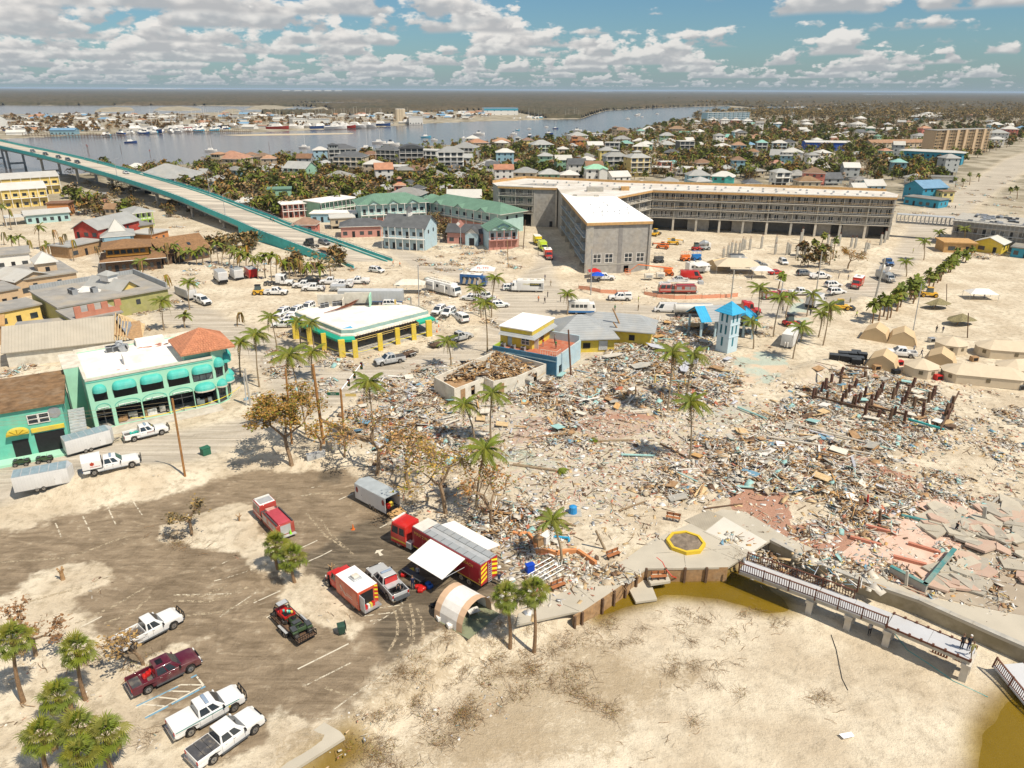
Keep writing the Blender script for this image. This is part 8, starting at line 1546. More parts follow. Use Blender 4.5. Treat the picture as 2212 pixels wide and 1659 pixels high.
def iP(x,y,P):return bool(inpoly(np.array([x]),np.array([y]),P)[0])
for k in range(6000):
 if nfill>=84:break
 u=rf.uniform(430,2230);v=rf.uniform(254,440);g=G(u,v)
 if not iP(g.x,g.y,H0)or not free(g.x,g.y,7.):continue
 if iP(g.x,g.y,ROAD):continue
 hU(None,u,v,0,rf.choice('ggwwwsbdtr'),rf.choice('WWTGBYNT'),rf.choice((1,1,1,2,2,3)),loc=(g.x,g.y,0),w=rf.uniform(7.5,11),kind=rf.choice(('hip','hip','gable')));nfill+=1
for k in range(60):
 u=rf.uniform(1700,2300);v=rf.uniform(222,254);g=G(u,v)
 if free(g.x,g.y,14):hU(None,u,v,0,rf.choice('wwgr'),rf.choice('WT'),1,loc=(g.x,g.y,0),w=rf.uniform(14,26),far=True)
PEN=gp([(0,250),(330,249),(560,248),(700,244),(830,248),(903,243),(1050,240),(1060,256),(903,264),(803,271),(653,277),(553,281),(400,278),(287,283),(150,288),(0,294)]);np_=0;rf=random.Random(8);PT_=[]
for k in range(4000):
 if np_>=230:break
 u=rf.uniform(-20,1100);v=rf.uniform(243,292)if rf.random()<.5 else rf.uniform(243,258);g=G(u,v)
 if iP(g.x,g.y,PEN)and not iP(g.x,g.y,BAY)and all((g.x-a)**2+(g.y-b_)**2>260 for a,b_ in PT_):
  PT_.append((g.x,g.y));hU(None,u,v,0,rf.choice('wwwwgskr'),rf.choice('WWT'),1,loc=(g.x,g.y,0),w=rf.uniform(11,20),far=True,asp=.5,kind=rf.choice(('gable','flat','hip')),stilt=0,label='mobile home in the packed trailer park across the bay',name='mobile_home',cat='mobile home');np_+=1
TS=[CL[0],CL[1],CL[2],CL[3],CR_C[0],CR_C[1]];ntree=0;
PF=[];TSC=[];XT=[[],[]]
for i in range(5):
 me=(CR_C+CR_D)[i];PF.append(me)
tk=MB();tk.tube((0,0,-.2),(.2,0,4),.2,.15,barkp,5,False);tk.tube((.2,0,4),(0,0,8),.15,.12,barkp,5,False);tk=tk.mesh('trunk');rf=random.Random(5);lst=[[],[],[],[]];pl=[];tl={}
TW=[('small leafy green tree','tree'),('brown-leaved small tree','tree'),('bare brown tree with few leaves','tree'),('low green bush','bush')]
for k in range(12500):
 u=rf.uniform(150,2240);v=rf.uniform(250,470)if rf.random()<.75 else rf.uniform(250,330);g=G(u,v)
 ins=iP(g.x,g.y,H0)or(500<u<1090 and 380<v<505)or(u<520 and 372<v<500 and rf.random()<.5)
 if not ins or not free(g.x,g.y,1.5)or iP(g.x,g.y,ROAD)or iP(g.x,g.y,BAY):continue
 if min((g.x-q.x)**2+(g.y-q.y)**2 for q in BQ[:36])<330:continue
 if 1062<u<1960 and v>392:continue
 near_=g.y<560
 if rf.random()<.42 and g.y<900:
  h_=rf.uniform(5,9)
  if len(pl)<150 and near_:
   t=E('coconut_palm','slim wind-torn palm rising between the houses '+('left of' if g.x<0 else 'behind')+' the unfinished hotel','palm tree',(g.x,g.y,0),group='palms among the houses');link('trunk',tk,t,scale=(1,1,h_/8));link('crown',PF[rf.randrange(5)],t,(0,0,h_),rf.uniform(0,6),scale=1.25);pl.append(1)
  else:TSC.append((g.x,g.y,h_,rf.uniform(0,6),rf.uniform(1.,1.4)))
 else:
  i=rf.choices((0,1,2,3),(4,6,6,2))[0]
  if ntree<150 and near_:
   s=rf.uniform(.7,1.5);t=E('garden_tree' if i<3 else 'garden_bush',TW[i][0]+' between the houses '+('left of' if g.x<0 else 'behind')+' the unfinished hotel',TW[i][1],(g.x,g.y,0),rf.uniform(0,6),'trees among the houses');link('crown',CL[i],t,scale=s);ntree+=1
  else:lst[i].append((g.x,g.y,0,rf.uniform(0,6),rf.uniform(.9,1.9)))
for i in range(4):
 L=lst[i][:1600]
 if L:sC('tree_cover',CL[i],L,('leafy green','brown-leaved','half-bare brown','bushy green')[i]+' tree cover between the far houses')
TSC=TSC[:800]
for u0,u1,v0,v1,n in((880,975,455,530,60),(440,560,528,548,26),(600,740,560,600,24),(150,420,400,470,60),(1720,1800,545,580,10),(960,1060,430,470,20),(300,420,540,560,14)):
 for k in range(n):g=G(rf.uniform(u0,u1),rf.uniform(v0,v1));XT[k%2].append((g.x,g.y,hz(g.x,g.y),rf.uniform(0,6),rf.uniform(.5,1.15)))
sC('tree_cover',CL[1],XT[0],'brown storm-stripped brush round the bridge foot and courtyards');sC('tree_cover',CL[2],XT[1],'bare brown thicket round the bridge foot and courtyards')
sC('palm_cover',CR_C[1],TSC,'palm crowns massed among the far houses');sC('palm_stems',tk,[(a,b_,0,0,h_/8)for a,b_,h_,_,_ in TSC],'palm stems massed among the far houses')
rf=random.Random(9);L=[];L2=[]
for k in range(2600):
 u=rf.uniform(-20,1090);v=rf.uniform(244,290);g=G(u,v)
 if iP(g.x,g.y,PEN)and not iP(g.x,g.y,BAY)and all((g.x-a)**2+(g.y-b_)**2>60 for a,b_ in PT_):(L if rf.random()<.5 else L2).append((g.x,g.y,0,rf.uniform(0,6),rf.uniform(.9,1.7)))
sC('tree_cover',CL[1],L[:340],'brown trees across the bay');sC('tree_cover',CL[2],L2[:240],'bare trees across the bay')
L=[];
for k in range(2400):
 u=rf.uniform(1500,2300);v=rf.uniform(224,262);g=G(u,v)
 if free(g.x,g.y,4)and not iP(g.x,g.y,BAY):L.append((g.x,g.y,0,rf.uniform(0,6),rf.uniform(1.6,3.2)))
sC('tree_cover',CL[2],L[:1300],'brown bare woodland at the far right')
def hullm(L,w,h,m,deck=None):
 b=MB();n=7;V=[]
 for i in range(n):
  s=i/(n-1);x=-L/2+L*s;ww=w/2*(1-.05-(.95*max(0,(s-.45)/.55)**2));hh_=h*(1+.35*s*s)
  V+=[(x,-ww,hh_),(x,-ww*.6,-.3),(x,ww*.6,-.3),(x,ww,hh_)]
 Fs=[(4*i+j,4*i+4+j,4*i+5+j,4*i+1+j)for i in range(n-1)for j in range(3)]+[(0,1,2,3)];b.add(V,Fs,m);b.add(V,[(4*i+3,4*i+7,4*i+4,4*i)for i in range(n-1)],deck or wH);return b
def boat(kind,p,label,rz=0,L=9,m=None,z=-.55,group=None,tilt=0):
 m=m or wH;g=G(p[0],p[1],z);t=E({'sail':'sailing_boat','motor':'motor_boat','shrimp':'shrimp_boat'}[kind],label,'boat',g,group=group);t.rotation_euler=(tilt,0,rz);hullm(L,L*.28,L*.09+.4,m).ob('hull',t);d=L*.09+.4
 b=MB();hL(b,-L*.25,L*.2,L*.10,d,-L*.2,L*.1,L*.08,d+L*.1+.5,wH);b.ob('cabin',t)
 if kind=='sail':b=MB();b.tube((L*.05,0,d),(L*.05,0,L*1.25),.10,.06,wH,5);b.ob('mast',t);b=MB();b.tube((L*.05,0,d+1.3),(-L*.35,0,d+1.4),.09,.09,mat((.1,.2,.4),.7,.1,1.),5);b.ob('boom',t)
 if kind=='motor':b=MB();hL(b,-L*.15,L*.05,L*.09,d+L*.1+.5,-L*.12,L*.02,L*.08,d+L*.18+.7,glass);b.ob('wheelhouse',t)
 if kind=='shrimp':
  b=MB();b.tube((0,0,d),(0,0,L*.85),.22,.14,offw,5);b.ob('mast',t)
  for s in(-1,1):b=MB();b.tube((0,s*L*.08,d+1),(-.5,s*L*.45,L*.8),.16,.1,offw,4);b.tube((-.5,s*L*.45,L*.8),(0,0,L*.85),.05,.05,sL,3);b.ob('outrigger',t)
  b=MB();b.tube((L*.1,0,L*.5),(L*.45,0,d+.5),.06,.06,sL,3);b.tube((0,0,L*.8),(-L*.4,0,d+.5),.06,.06,sL,3);b.ob('rigging',t)
 return t
hb=mat((.02,.06,.20),.5,.1,1.);hr=mat((.30,.03,.02),.5,.1,1.);ht_=mat((.08,.35,.5),.5,.1,1.)
for k,p,lab,rz,L,m_ in(('sail',K1(1130,575),'dark-hulled yacht anchored near the bridge',.4,10,hb),('sail',K1(1825,650),'white yacht with tall mast off the tile-roofed villa',.1,9,wH),('sail',K2(420,622),'white yacht anchored alone left of the turreted villa',0,9,wH),('sail',K2(955,628),'white yacht behind the charcoal houses',.1,10,wH),('sail',K2(1065,580),'large white catamaran with mast behind the black curved roof',.1,12,wH),('sail',K2(1468,530),'turquoise-hulled yacht in mid bay',.2,10,ht_),('motor',K2(1540,555),'small cream cabin boat beside the turquoise yacht',0,6,wH),('sail',K2(1793,538),'small yacht between the cabin boat and the catamaran',1,6,wH),('motor',K2(1928,505),'white twin-deck motor boat on the right of mid bay',.1,12,wH),('motor',K2(1170,598),'white motor yacht moored behind the curved black roof',.1,14,wH),('motor',K3(155,520),'white cruiser close to the near shore',1.2,9,hb),('motor',K3(320,500),'blue-covered cruiser near the shore',.1,9,hb),('motor',K3(15,502),'white launch left of the cruisers',.2,7,wH),('motor',K3(563,475),'white flybridge boat moored off the villas',.1,11,wH),('sail',K3(375,455),'small dark yacht in the middle channel',0,7,hb),('motor',K3(148,458),'little white boat in the middle channel',0,5,wH),('motor',K3(297,442),'tiny white boat left of the small dark yacht',0,5,wH),('sail',K3(1082,340),'white yacht in the narrowing channel',.2,11,wH),('motor',K3(1000,370),'white launch in the narrowing channel',0,7,wH),('motor',K3(1100,328),'launch beside the yacht in the narrowing channel',0,6,wH),('motor',K3(1255,328),'distant white launch in the right channel',0,7,wH),('motor',K3(48,468),'tiny boat nearest the left pier of the middle channel',0,5,ht_),('motor',K3(1125,353),'distant tender in the narrowing channel',0,5,wH)):
 boat(k,p,lab,rz,L*1.15,m_)
rb=random.Random(2);gq='shrimp boats along the far quay'
for i,(x,y,m_)in enumerate([(K1(1180,480)),(K1(1330,490)),(K1(1500,475)),(K1(1560,470)),(K1(1680,460)),(K1(1780,455)),(K1(1900,450)),(K1(2020,450)),K2(190,460),K2(330,455),K2(450,450),K2(560,455),K2(690,458),K2(770,452),K2(860,448),K2(960,443),K2(1080,432),K2(1310,415)][j]+((wH,hb,wH,hr,wH)[j%5],)for j in range(18)):boat('shrimp',(x,y-1.),nth(i)+' shrimp boat from the left along the far quay, rigging raised',rb.uniform(-.6,.6),rb.uniform(24,32),m_,.2,gq,rb.uniform(-.12,.12))
gq='small craft piled on the far shore'
for i in range(110):x=rb.choice((rb.uniform(0,560),rb.uniform(560,2000),rb.uniform(2212,2850)));p=K1(x,0)if x<2212 else K3(x-2212,0);v=(K1(0,470)[1]if x<560 else K2(0,452)[1]-(p[0]-553)*.045 if x<2212 and x>900 else 282 if x<2212 else 257-(x-2212)*.007)+rb.uniform(-2.5,.5);boat('motor' if rb.random()<.6 else 'sail',(p[0],v),'small white craft among those stranded along the far shore',rb.uniform(0,3),rb.uniform(8,15),rb.choice((wH,wH,wH,hb,ht_)),.3,gq)
for x in(1228,1250,1271):g=G(*K2(x,390));t=E('silo','round concrete silo, '+('left','middle','right')[(x-1228)//21]+' of three across the bay','silo',g);b=MB();b.tube((0,0,0),(0,0,19),4.4,4.4,mat((.55,.46,.33),.8,.06,.3),14);b.ob('barrel',t);b=MB();b.tube((0,0,19),(0,0,20),4.4,3.,conc,14);b.ob('cap',t)
slab(K2(1320,350),K2(1440,350),11,20,'white warehouse right of the three silos',HW['W'],HR['w'],1,'warehouse','warehouse',bal=False,nw=5);slab(K2(315,372),K2(445,370),9,20,'white and blue boatyard building behind the shrimp boats',HW['W'],HR['w'],2,'boatyard_building','warehouse',bal=False,nw=5);slab(K2(450,372),K2(620,372),8,20,'long white boatyard shed right of the blue-striped one',HW['W'],HR['w'],1,'boatyard_shed','warehouse',bal=False,nw=3)
slab(K1(-60,380),K1(60,375),10,30,'big white wedge-roofed marina shed at the far left edge',HW['W'],HR['w'],1,'marina_shed','warehouse',bal=False,nw=2,kind='gable',rh=6);slab(K1(425,465),K1(640,465),5,12,'blue and white quayside fish house on piles',HW['B'],HR['k'],1,'fish_house','building',bal=False,nw=6,kind='gable',rh=2);
for i,(x0,x1)in enumerate(((200,1100),(1600,2180))):
 a=G(*K1(x0,520 if i==0 else 488));c=G(*K1(x1,520 if i==0 else 488));t=E('timber_quay','weathered timber quay on piles along the far shore, '+('left' if i==0 else 'right')+' stretch','quay',(a.x,a.y,-.5));d_=c-a;n=34;b=MB();b.at(0,0,0,ang(a,c));b.box(0,d_.length,0,5,1.6,1.9,wD);b.ob('deck',t);b=MB();b.at(0,0,0,ang(a,c));[b.box(q*d_.length/n-.2,q*d_.length/n+.2,-.4,0,-1,2.6+rb.random()*2,wD)for q in range(n)];b.ob('piles',t,kind='stuff')
t=None
for x,y in((755,640),(765,670-20),(1300,690),(1045,640),(115+2212,620)):
 p=K1(x,y)if x<2212 else K2(x-2212,y);g=G(*p,-.5);t=E('channel_marker','slim '+('red' if x<1000 or x==1300 else 'dark')+' channel post standing in the bay, '+{755:'leftmost',765:'second from left',1300:'nearest the bridge curve',1045:'in mid water',2327:'furthest right'}[x],'channel marker',g);b=MB();b.tube((0,0,-1),(0,0,5),.15,.15,wD,5);b.ob('post',t);
 if x in(755,765,1300):b=MB();b.add([(-.6,0,4),(.6,0,4),(0,0,5.2)],[(0,1,2)],reds);b.ob('board',t)
def tower_far(u,v,w,h,lab,m_):g=G(u,v);t=E('distant_tower',lab,'tower block',g);b=MB();b.box(-w/2,w/2,-10,10,0,h,m_);b.ob('wall',t);b=MB();b.box(-w/2-1,w/2+1,-11,11,h+.01,h+2,m_);b.ob('roof',t)
far_m=mat((.35,.38,.40),.8,.05,.01);tower_far(126,189.5,230,300,'left one of two hazy tower blocks on the horizon',far_m);tower_far(136,189.5,230,290,'right one of two hazy tower blocks on the horizon',far_m);tower_far(2206,197.5,260,330,'hazy tower block on the horizon at the right edge',far_m)
for i in range(15):
 u=(283+i*13 if i<9 else 620+(i-9)*22)+rb.uniform(-3,3);g=G(u,194.2 if i<9 else 198);t=E('distant_building','low pale building in the far row below the horizon, '+nth(i)+' from the left','building',g,group='pale buildings below the horizon');b=MB();W_=g.y*.0045;b.box(-W_,W_,-20,20,0,g.y*.0012,HW['T' if i<9 else 'W']);b.ob('wall',t);b=MB();b.hip(-W_,W_,-20,20,g.y*.0012+.01,g.y*.0007,HR['w'],2);b.ob('roof',t)
b=MB();P=gp([(480,291.5),(560,289.5),(700,288),(765,287.5),(760,289.5),(640,292),(520,293.5)],-.5);b.poly([(x,y,-.49)for x,y in cc(P)],mat((.50,.42,.29),.9,.1,.05));b.ob('sandbar',kind='structure')
def sT(px,w,m,name,dz=.012,parent=None,kind='structure',z=None):
 P=[]
 for i in range(len(px)-1):
  a=P3(*px[i],z=z);c=P3(*px[i+1],z=z);n=max(1,int((c-a).length/1.2));P+=[a.lerp(c,k/n)for k in range(n)]
 P.append(P3(*px[-1],z=z));V=[]
 for i,p in enumerate(P):
  d=P[min(i+1,len(P)-1)]-P[max(i-1,0)];nn=Vector((-d.y,d.x,0)).normalized()*w/2
  for s in(1,-1):q=p+nn*s;V.append((q.x,q.y,(hz(q.x,q.y)if z is None else z)+dz))
 b=MB();b.add(V,[(2*i+1,2*i+3,2*i+2,2*i)for i in range(len(P)-1)],m);return b.ob(name,parent,kind=kind)
def wN(rgb,thr,sc=1.5):
 m=bpy.data.materials.new('worn');m.use_nodes=True;t=NT(m.node_tree);m.node_tree.nodes.clear();pos=t.n('ShaderNodeNewGeometry').outputs['Position']
 a=t.ss(t.noise(pos,sc,6.,.7),thr-.06,thr+.06);t.n('ShaderNodeOutputMaterial',i={0:t.n('ShaderNodeBsdfPrincipled',i={0:tuple(rgb)+(1,),'Roughness':.85,'Alpha':a}).outputs[0]});return m
pl1=wN((.62,.57,.46),.40);pl2=wN((.60,.54,.42),.50);blp=wN((.16,.33,.45),.42);trk=wN((.38,.31,.21),.5,2.5);dk=wN((.12,.10,.075),.45,2.)
LINES=[(T1(340,1025),T1(530,940)),(T1(370,1160),T1(655,1025)),(T1(-20,1480),T1(210,1375)),(T1(-40,900+30),T1(70,880)),(T1(715,588),T1(840,535)),(T1(1070,830),T1(1130,800)),(T1b(360,805),T1b(800,585)),(T1b(90,360),T1b(210,300)),(T1b(390,965),T1b(830,745)),(T1b(935,345),T1b(1160,318)),(T1b(985,390),T1b(1060,378)),(T1b(940,290),T1b(1270,250)),(T1b(1010,415),T1b(1290,255)),(T1b(1240,200),T1b(1280,255)),(T1b(1590,517),T1b(1770,513)),(T1b(1430,620),T1b(1650,470)),(T1b(1120,850),T1b(1240,845)),(T1b(1000,912),T1b(1200,910)),(T1b(900,978),T1b(1050,975)),(T1b(820,1045),T1b(1430,620)),(T1b(650,1170),T1b(830,1040)),(T1b(480,1240),T1b(650,1235)),(T1b(2050,1140-700),T1b(2180,1140-700)),(T1(2070,1160),T1(2200,1158)),(T1(2070,1200),T1(2200,1205)),(T1(2090,1245),T1(2200,1248)),(T1(2110,1290),T1(2200,1292)),(T1(2050,1335),T1(2170,1335)),(T1(2000,1430),T1(2060,1440)),(T1(380,557),T1(520,528)),(T1(420,492),T1(560,470)),(TL(710,720),TL(780,860)),(TL(930,650),TL(1000,800)),(TL(1150,600),TL(1230,720)),(TL(480,790),TL(530,910)),(TL(1800,1200),TL(1980,1110)),(TL(1850,1290),TL(2180,1190)),(TL(1900,1600),TL(2212,1390)),(TL(1500,1410),TL(2000,1400)),(T0(870,690),T0(960,645)),(T0(700,440),T0(880,350)),(T0(1230,1110),T0(1420,1125)),(T0(1350,1045),T0(1530,1065)),(T0(1450,995),T0(1640,1000)),(T0(1560,940),T0(1750,942)),(T0(1170,1140),T0(1560,940)),(T0(1250,1225),T0(1760,945)),(T0(1700,870),T0(1760,945))]
for k,(a,c)in enumerate(LINES):sT([a,c],.16,pl1 if k<7 or k>len(LINES)-9 else pl2,'painted_line')
sT([T0(1180,1125),T0(1540,955)],.16,blp,'painted_line',.02);sT([T0(1255,1230),T0(1775,955)],.2,blp,'painted_line',.02);sT([T0(1650,880),T0(1700,855)],.2,blp,'painted_line')
for pts in([(1190,290),(1225,380),(1220,520),(1150,650)],[(1240,280),(1310,400),(1330,500),(1310,560),(1240,600)],[(1330,240),(1365,400),(1360,560),(1270,710),(1100,820)],[(1390,280),(1440,400),(1445,520),(1430,600)],[(600,965),(700,1010),(820,1030)]):sT([T1b(*p)for p in pts],.3,trk,'tyre_track')
for pts in([(1500,1410),(1750,1420),(2000,1310)],[(1500,1460),(1800,1470),(2150,1340)],[(650,1659),(1000,1500),(1270,1340)],[(900,1659),(1150,1560),(1300,1420)],[(1590,1590),(1900,1560),(2212,1450)],[(200,1480),(700,1350),(960,1230)],[(0,1130),(600,1090),(1100,900)]):sT([TL(*p)for p in pts],.35,trk,'tyre_track')
for pts in([(380,560),(560,530),(750,535)],[(430,700),(600,900),(760,1000)],[(560,760),(640,880),(840,1060)]):sT([T1(*p)for p in pts],.3,trk,'tyre_track')
b=MB();A=[P3(*T1(x,y))for x,y in((1025,1055),(1040,1025),(1105,1015),(1075,1040),(1100,1065),(1070,1075),(1055,1045))];b.poly([(p.x,p.y,hz(p.x,p.y)+.015)for p in A][::-1],pl1);b.ob('arrow_marking',kind='structure')
def pL(name,px,z,m,th=.0,**k):
 P=cc(gp(px,z));b=MB()
 if th:b.prism(P,z-th,z,m)
 else:b.poly([(x,y,z)for x,y in P],m)
 return b.ob(name,**k)
pc=mat((.46,.42,.34),.85,.1,.25,dirt=.5,dcol=(.52,.47,.38),bump=.2)
pL('promenade',[(1115,1350),(1235,1323),(1256,1322),(1396,1228),(1480,1227),(1573,1225),(1612,1200),(1664,1168),(1800,1233),(1859,1256),(1984,1298),(2100,1350),(2212,1399),(2420,1490),(2420,1420),(2212,1330),(2000,1290),(1850,1225),(1700,1160),(1610,1105),(1560,1100),(1470,1140),(1410,1165),(1340,1215),(1250,1265),(1190,1290),(1120,1325)],.05,pc,.25,kind='structure')
pL('pale_slab',[B3(1672,862),B3(1830,735),B3(2205,950),B3(2080,1040)],.06,mat((.60,.57,.50),.8,.06,.4,dirt=.2),kind='structure');pL('ribbed_slab',[B3(1490,765),B3(1690,675),B3(1826,735),B3(1668,855)],.062,mat((.36,.32,.25),.85,.1,.5,stripe=(0,.3,.2)),kind='structure')
for a,c in((B3(1480,1020),B3(1500,1165)),(B3(1430,900),B3(2080,1160)),(B3(1230,1050),B3(1880,1010)),(B3(700,1160),B3(960,1330)),(B3(930,1150),B3(1160,1250)),(B3(480,1280),B3(720,1480)),(B3(320,1440),B3(580,1550)),(B3(1650,860),B3(2130,1110))):sT([a,c],.05,dk,'expansion_joint',.004,z=.052)
pL('walk_slab',[(640,1659),(745,1592),(735,1580),(700,1560),(580,1650),(560,1680)],.05,pc,.3,kind='structure')
sw=mat((.34,.30,.22),.9,.2,.5,dirt=.6,dcol=(.17,.14,.07),bump=.4)
def wP(name,label,px,z0,z1,th,m,cap=None,closed=False,cat='wall',pz=0.):
 P=[G(u,v,pz)for u,v in px];t=E(name,label,cat,(P[0].x,P[0].y,0))
 for i in range(len(P)-1):
  a=P[i]-P[0];c=P[i+1]-P[0];l=(c-a).length;b=MB();b.at(a.x,a.y,0,ang(a,c));b.box(-.02,l,0,th,z0,z1,m);
  if cap:b.box(-.02,l,-.08,th+.05,z1+.002,z1+.12,cap)
  b.ob('wall_section',t)
 return t,P
wP('sea_wall','long stained concrete sea wall between the rubble terrace and the beach',[(1664,1168),(1732,1203),(1800,1233),(1859,1256),(1984,1298),(2050,1328),(2100,1350),(2212,1399),(2420,1490)],-2.4,.06,.5,sw,conc)
t,P=wP('timber_bulkhead','timber bulkhead with square posts holding the promenade above the tidal pool',[(1240,1332),(1256,1323),(1300,1294),(1350,1260),(1396,1228),(1480,1227),(1573,1226)],-2.2,.04,.15,wood)
for i in range(len(P)-1):
 a=P[i]-P[0];c=P[i+1]-P[0];n=max(1,int((c-a).length/1.9))
 for k in range(n):q=a.lerp(c,k/n);b=MB();r=ang(a,c);b.at(q.x+sin(r)*.14,q.y-cos(r)*.14,0,r);b.box(-.12,.12,-.12,.12,-2.2,.12,wD);b.ob('bulkhead_post',t)
pL('tilted_slab',[C3(1010,110),C3(1110,0),C3(1205,75),C3(1255,200),C3(1070,225)],-1.4,pc,.25,kind=None,label='fallen pale concrete slab lying in the brown tidal pool',cat='slab');pL('bench_slab',[B3(1170,1265),B3(1230,1215),B3(1340,1215),B3(1370,1290),B3(1200,1315)],-.75,pc,.3,label='slipped concrete slab carrying a bench below the promenade edge',cat='slab')
g=G(*B3(1500,975));t=E('octagonal_planter','octagonal planter with a bright yellow kerb on the promenade','planter',(g.x,g.y,.05));yk=mat((.66,.46,.04),.6,.05,1.);r1,r0=2.3,1.95
for k in range(8):
 a0,a1=(k-.5)*pi/4+.2,(k+.5)*pi/4+.2;b=MB();q=lambda r,a,z:(r*cos(a),r*sin(a),z);b.add([q(r1,a0,0),q(r1,a1,0),q(r0,a1,0),q(r0,a0,0),q(r1,a0,.45),q(r1,a1,.45),q(r0,a1,.45),q(r0,a0,.45)],[(0,1,5,4),(4,5,6,7),(2,3,7,6)],yk);b.ob('kerb_segment',t)
b=MB();b.prism([(1.93*cos(k*pi/4+.2-pi/8),1.93*sin(k*pi/4+.2-pi/8))for k in range(8)],0,.3,mat((.20,.16,.12),.95,.4,2.));b.ob('soil',t)
wb=mat((.38,.15,.06),.7,.15,3.)
def bE(lab,p,rz,z=.05,tilt=0):
 g=G(*p,z);t=E('park_bench',lab,'bench',g,rz);t.rotation_euler=(tilt,0,rz)
 for k in range(2):b=MB();b.box(-.9,.9,-.25+k*.24,-.04+k*.24,.44,.49,wb);b.ob('seat_plank',t);b=MB();b.box(-.9,.9,.26,.30,.58+k*.2,.75+k*.2,wb);b.ob('back_plank',t)
 for x in(-.75,0,.75):b=MB();b.box(x-.05,x+.05,-.2,.24,0,.44,wD);b.box(x-.05,x+.05,.2,.27,.44,.95,wD);b.ob('leg',t)
bE('brown wooden bench near the snapped post on the promenade',B3(875,1085),.55);bE('brown wooden bench beside the twisted grey metal frame',B3(400,1355),.55);bE('brown wooden bench on the slipped slab above the pool',B3(1265,1275),.1,-.75);bE('brown wooden bench against the rubble by the ribbed slab',B3(1390,765),-.35,.1)
def post(p,top,w,m,lab,name='timber_post',cat='post',rnd=False,zb=None):
 bp=P3(*p)if zb is None else G(p[0],p[1],zb);tp=solve_top(bp,*top);t=E(name,lab,cat,bp);b=MB();b.tube((0,0,-.3),tp,w,w*.85,m,8 if rnd else 4);b.ob('shaft',t);return t,tp
post(B3(813,1015),B3(725,855),.16,barkp,'leaning snapped palm trunk standing on the open sand','snapped_trunk','trunk',True)
ram=mat((.13,.055,.035),.8,.2,2.);dkm=mat((.50,.51,.53),.7,.06,.5,dirt=.2)
rp=MB();[rp.box(.0+k*.2-.03,.0+k*.2+.03,-.02,.02,.12,1.0,ram)for k in range(1,11)];rp.box(0,2.2,-.04,.04,.08,.14,ram);rp.box(0,2.2,-.09,.09,1.0,1.06,ram);rp=rp.mesh('rail_panel');rpp=MB();rpp.box(-.06,.06,-.06,.06,-.3,1.15,ram);rpp=rpp.mesh('rail_post')
def pier():
 N=[G(1596,1232,.4),G(1760,1292,.7),G(1915,1352,.95),G(2096,1428,1.1)];t=E('beach_walkway','elevated beach access walkway with grey deck and brown railings ending in mid air','walkway',(N[0].x,N[0].y,0));o=N[0].copy();o.z=0;w=2.4
 for i in range(3):
  a,c=N[i]-o,N[i+1]-o;r=ang(a,c);l=math.hypot(c.x-a.x,c.y-a.y);sl=math.atan2(c.z-a.z,l);nx,ny=-sin(r),cos(r)
  n=max(1,int(l/3.2))
  for k in range(n):
   q=a.lerp(c,k/n);q2=a.lerp(c,(k+1)/n);b=MB();b.at(q.x,q.y,q.z,r,0,-sl);L=(q2-q).length;b.box(.015,L-.015,0,w,-.12,0,dkm);b.ob('deck_slab',t)
  b=MB();b.at(a.x,a.y,a.z,r,0,-sl);b.box(0,l,.1,.35,-.55,-.122,conc);b.ob('beam',t);b=MB();b.at(a.x,a.y,a.z,r,0,-sl);b.box(0,l,w-.35,w-.1,-.55,-.122,conc);b.ob('beam',t)
  for side,end in((0,1.),(w,1. if i==0 else .45 if i==1 else 0)):
   if i==2:
    b=MB();b.at(a.x,a.y,a.z,r,0,-sl);b.box(0,l,side-.05,side+.05,-.1,.06,ram);[b.box(l*k/7-.1,l*k/7+.1,side-.12,side+.12,-.1,.18,ram)for k in range(8)];b.ob('deck_edge',t);continue
   m_=int(l*end/2.2)
   for k in range(m_+1):
    x=k*l*end/max(1,m_);q=Vector((a.x+cos(r)*x+nx*side,a.y+sin(r)*x+ny*side,a.z+(c.z-a.z)*x/l));link('rail_post',rpp,t,q,r)
    if k<m_:link('rail_panel',rp,t,q,rot=(0,-sl,r),scale=(l*end/m_/2.2,1,1))
 for(i,s)in((0,.95),(1,.0+.5),(2,.03),(2,.97)):
  q=(N[i].lerp(N[i+1],s))-o;r=ang(N[i],N[i+1]);b=MB();b.at(q.x,q.y,0,r);b.box(-.4,.4,-.1,w+.1,q.z-.95,q.z-.56,pale);b.ob('bent_cap',t)
  for y in(.2,w-.7):b=MB();b.at(q.x,q.y,0,r);b.box(-.32,.32,y,y+.5,LOWZ-.5,q.z-.951,pale);b.ob('column',t)
 t2,_=post((1852,1274),(1857,1246),.1,ram,'tall rusty post at the end of the far railing',zb=.6)
 a=G(2145,1437,-.9);c=G(2245,1560,-1.75);t=E('collapsed_walkway','fallen walkway section with grey deck lying in the brown water','walkway',a);r=ang(a,c);l=(c-a).length;sl=math.asin((c.z-a.z)/l);t.rotation_euler=(0,-sl,r)
 b=MB();b.box(0,l,0,3.2,-.15,0,dkm);b.ob('deck_slab',t)
 for k in range(3):link('rail_panel',rp,t,(k*2.2,0.05,0));link('rail_post',rpp,t,(k*2.2,.05,0))
 link('rail_post',rpp,t,(6.6,.05,0));b=MB();b.box(0,l,3.15,3.25,-.1,.06,ram);b.ob('deck_edge',t)
pier()
gq='row of broken pile stubs under the walkway'
for k in range(12):p=C4(1420+k*24+(60 if k>5 else 0),660+k*10+(10 if k>5 else 0));t=E('pile_stub','# rusty pile stub from the left under the walkway'.replace('#',nth(k)),'pile',P3(*p),group=gq);b=MB();b.tube((0,0,-.2),(.05,.05,.3+.4*R()),.10,.07,rust,6);b.ob('stub',t)
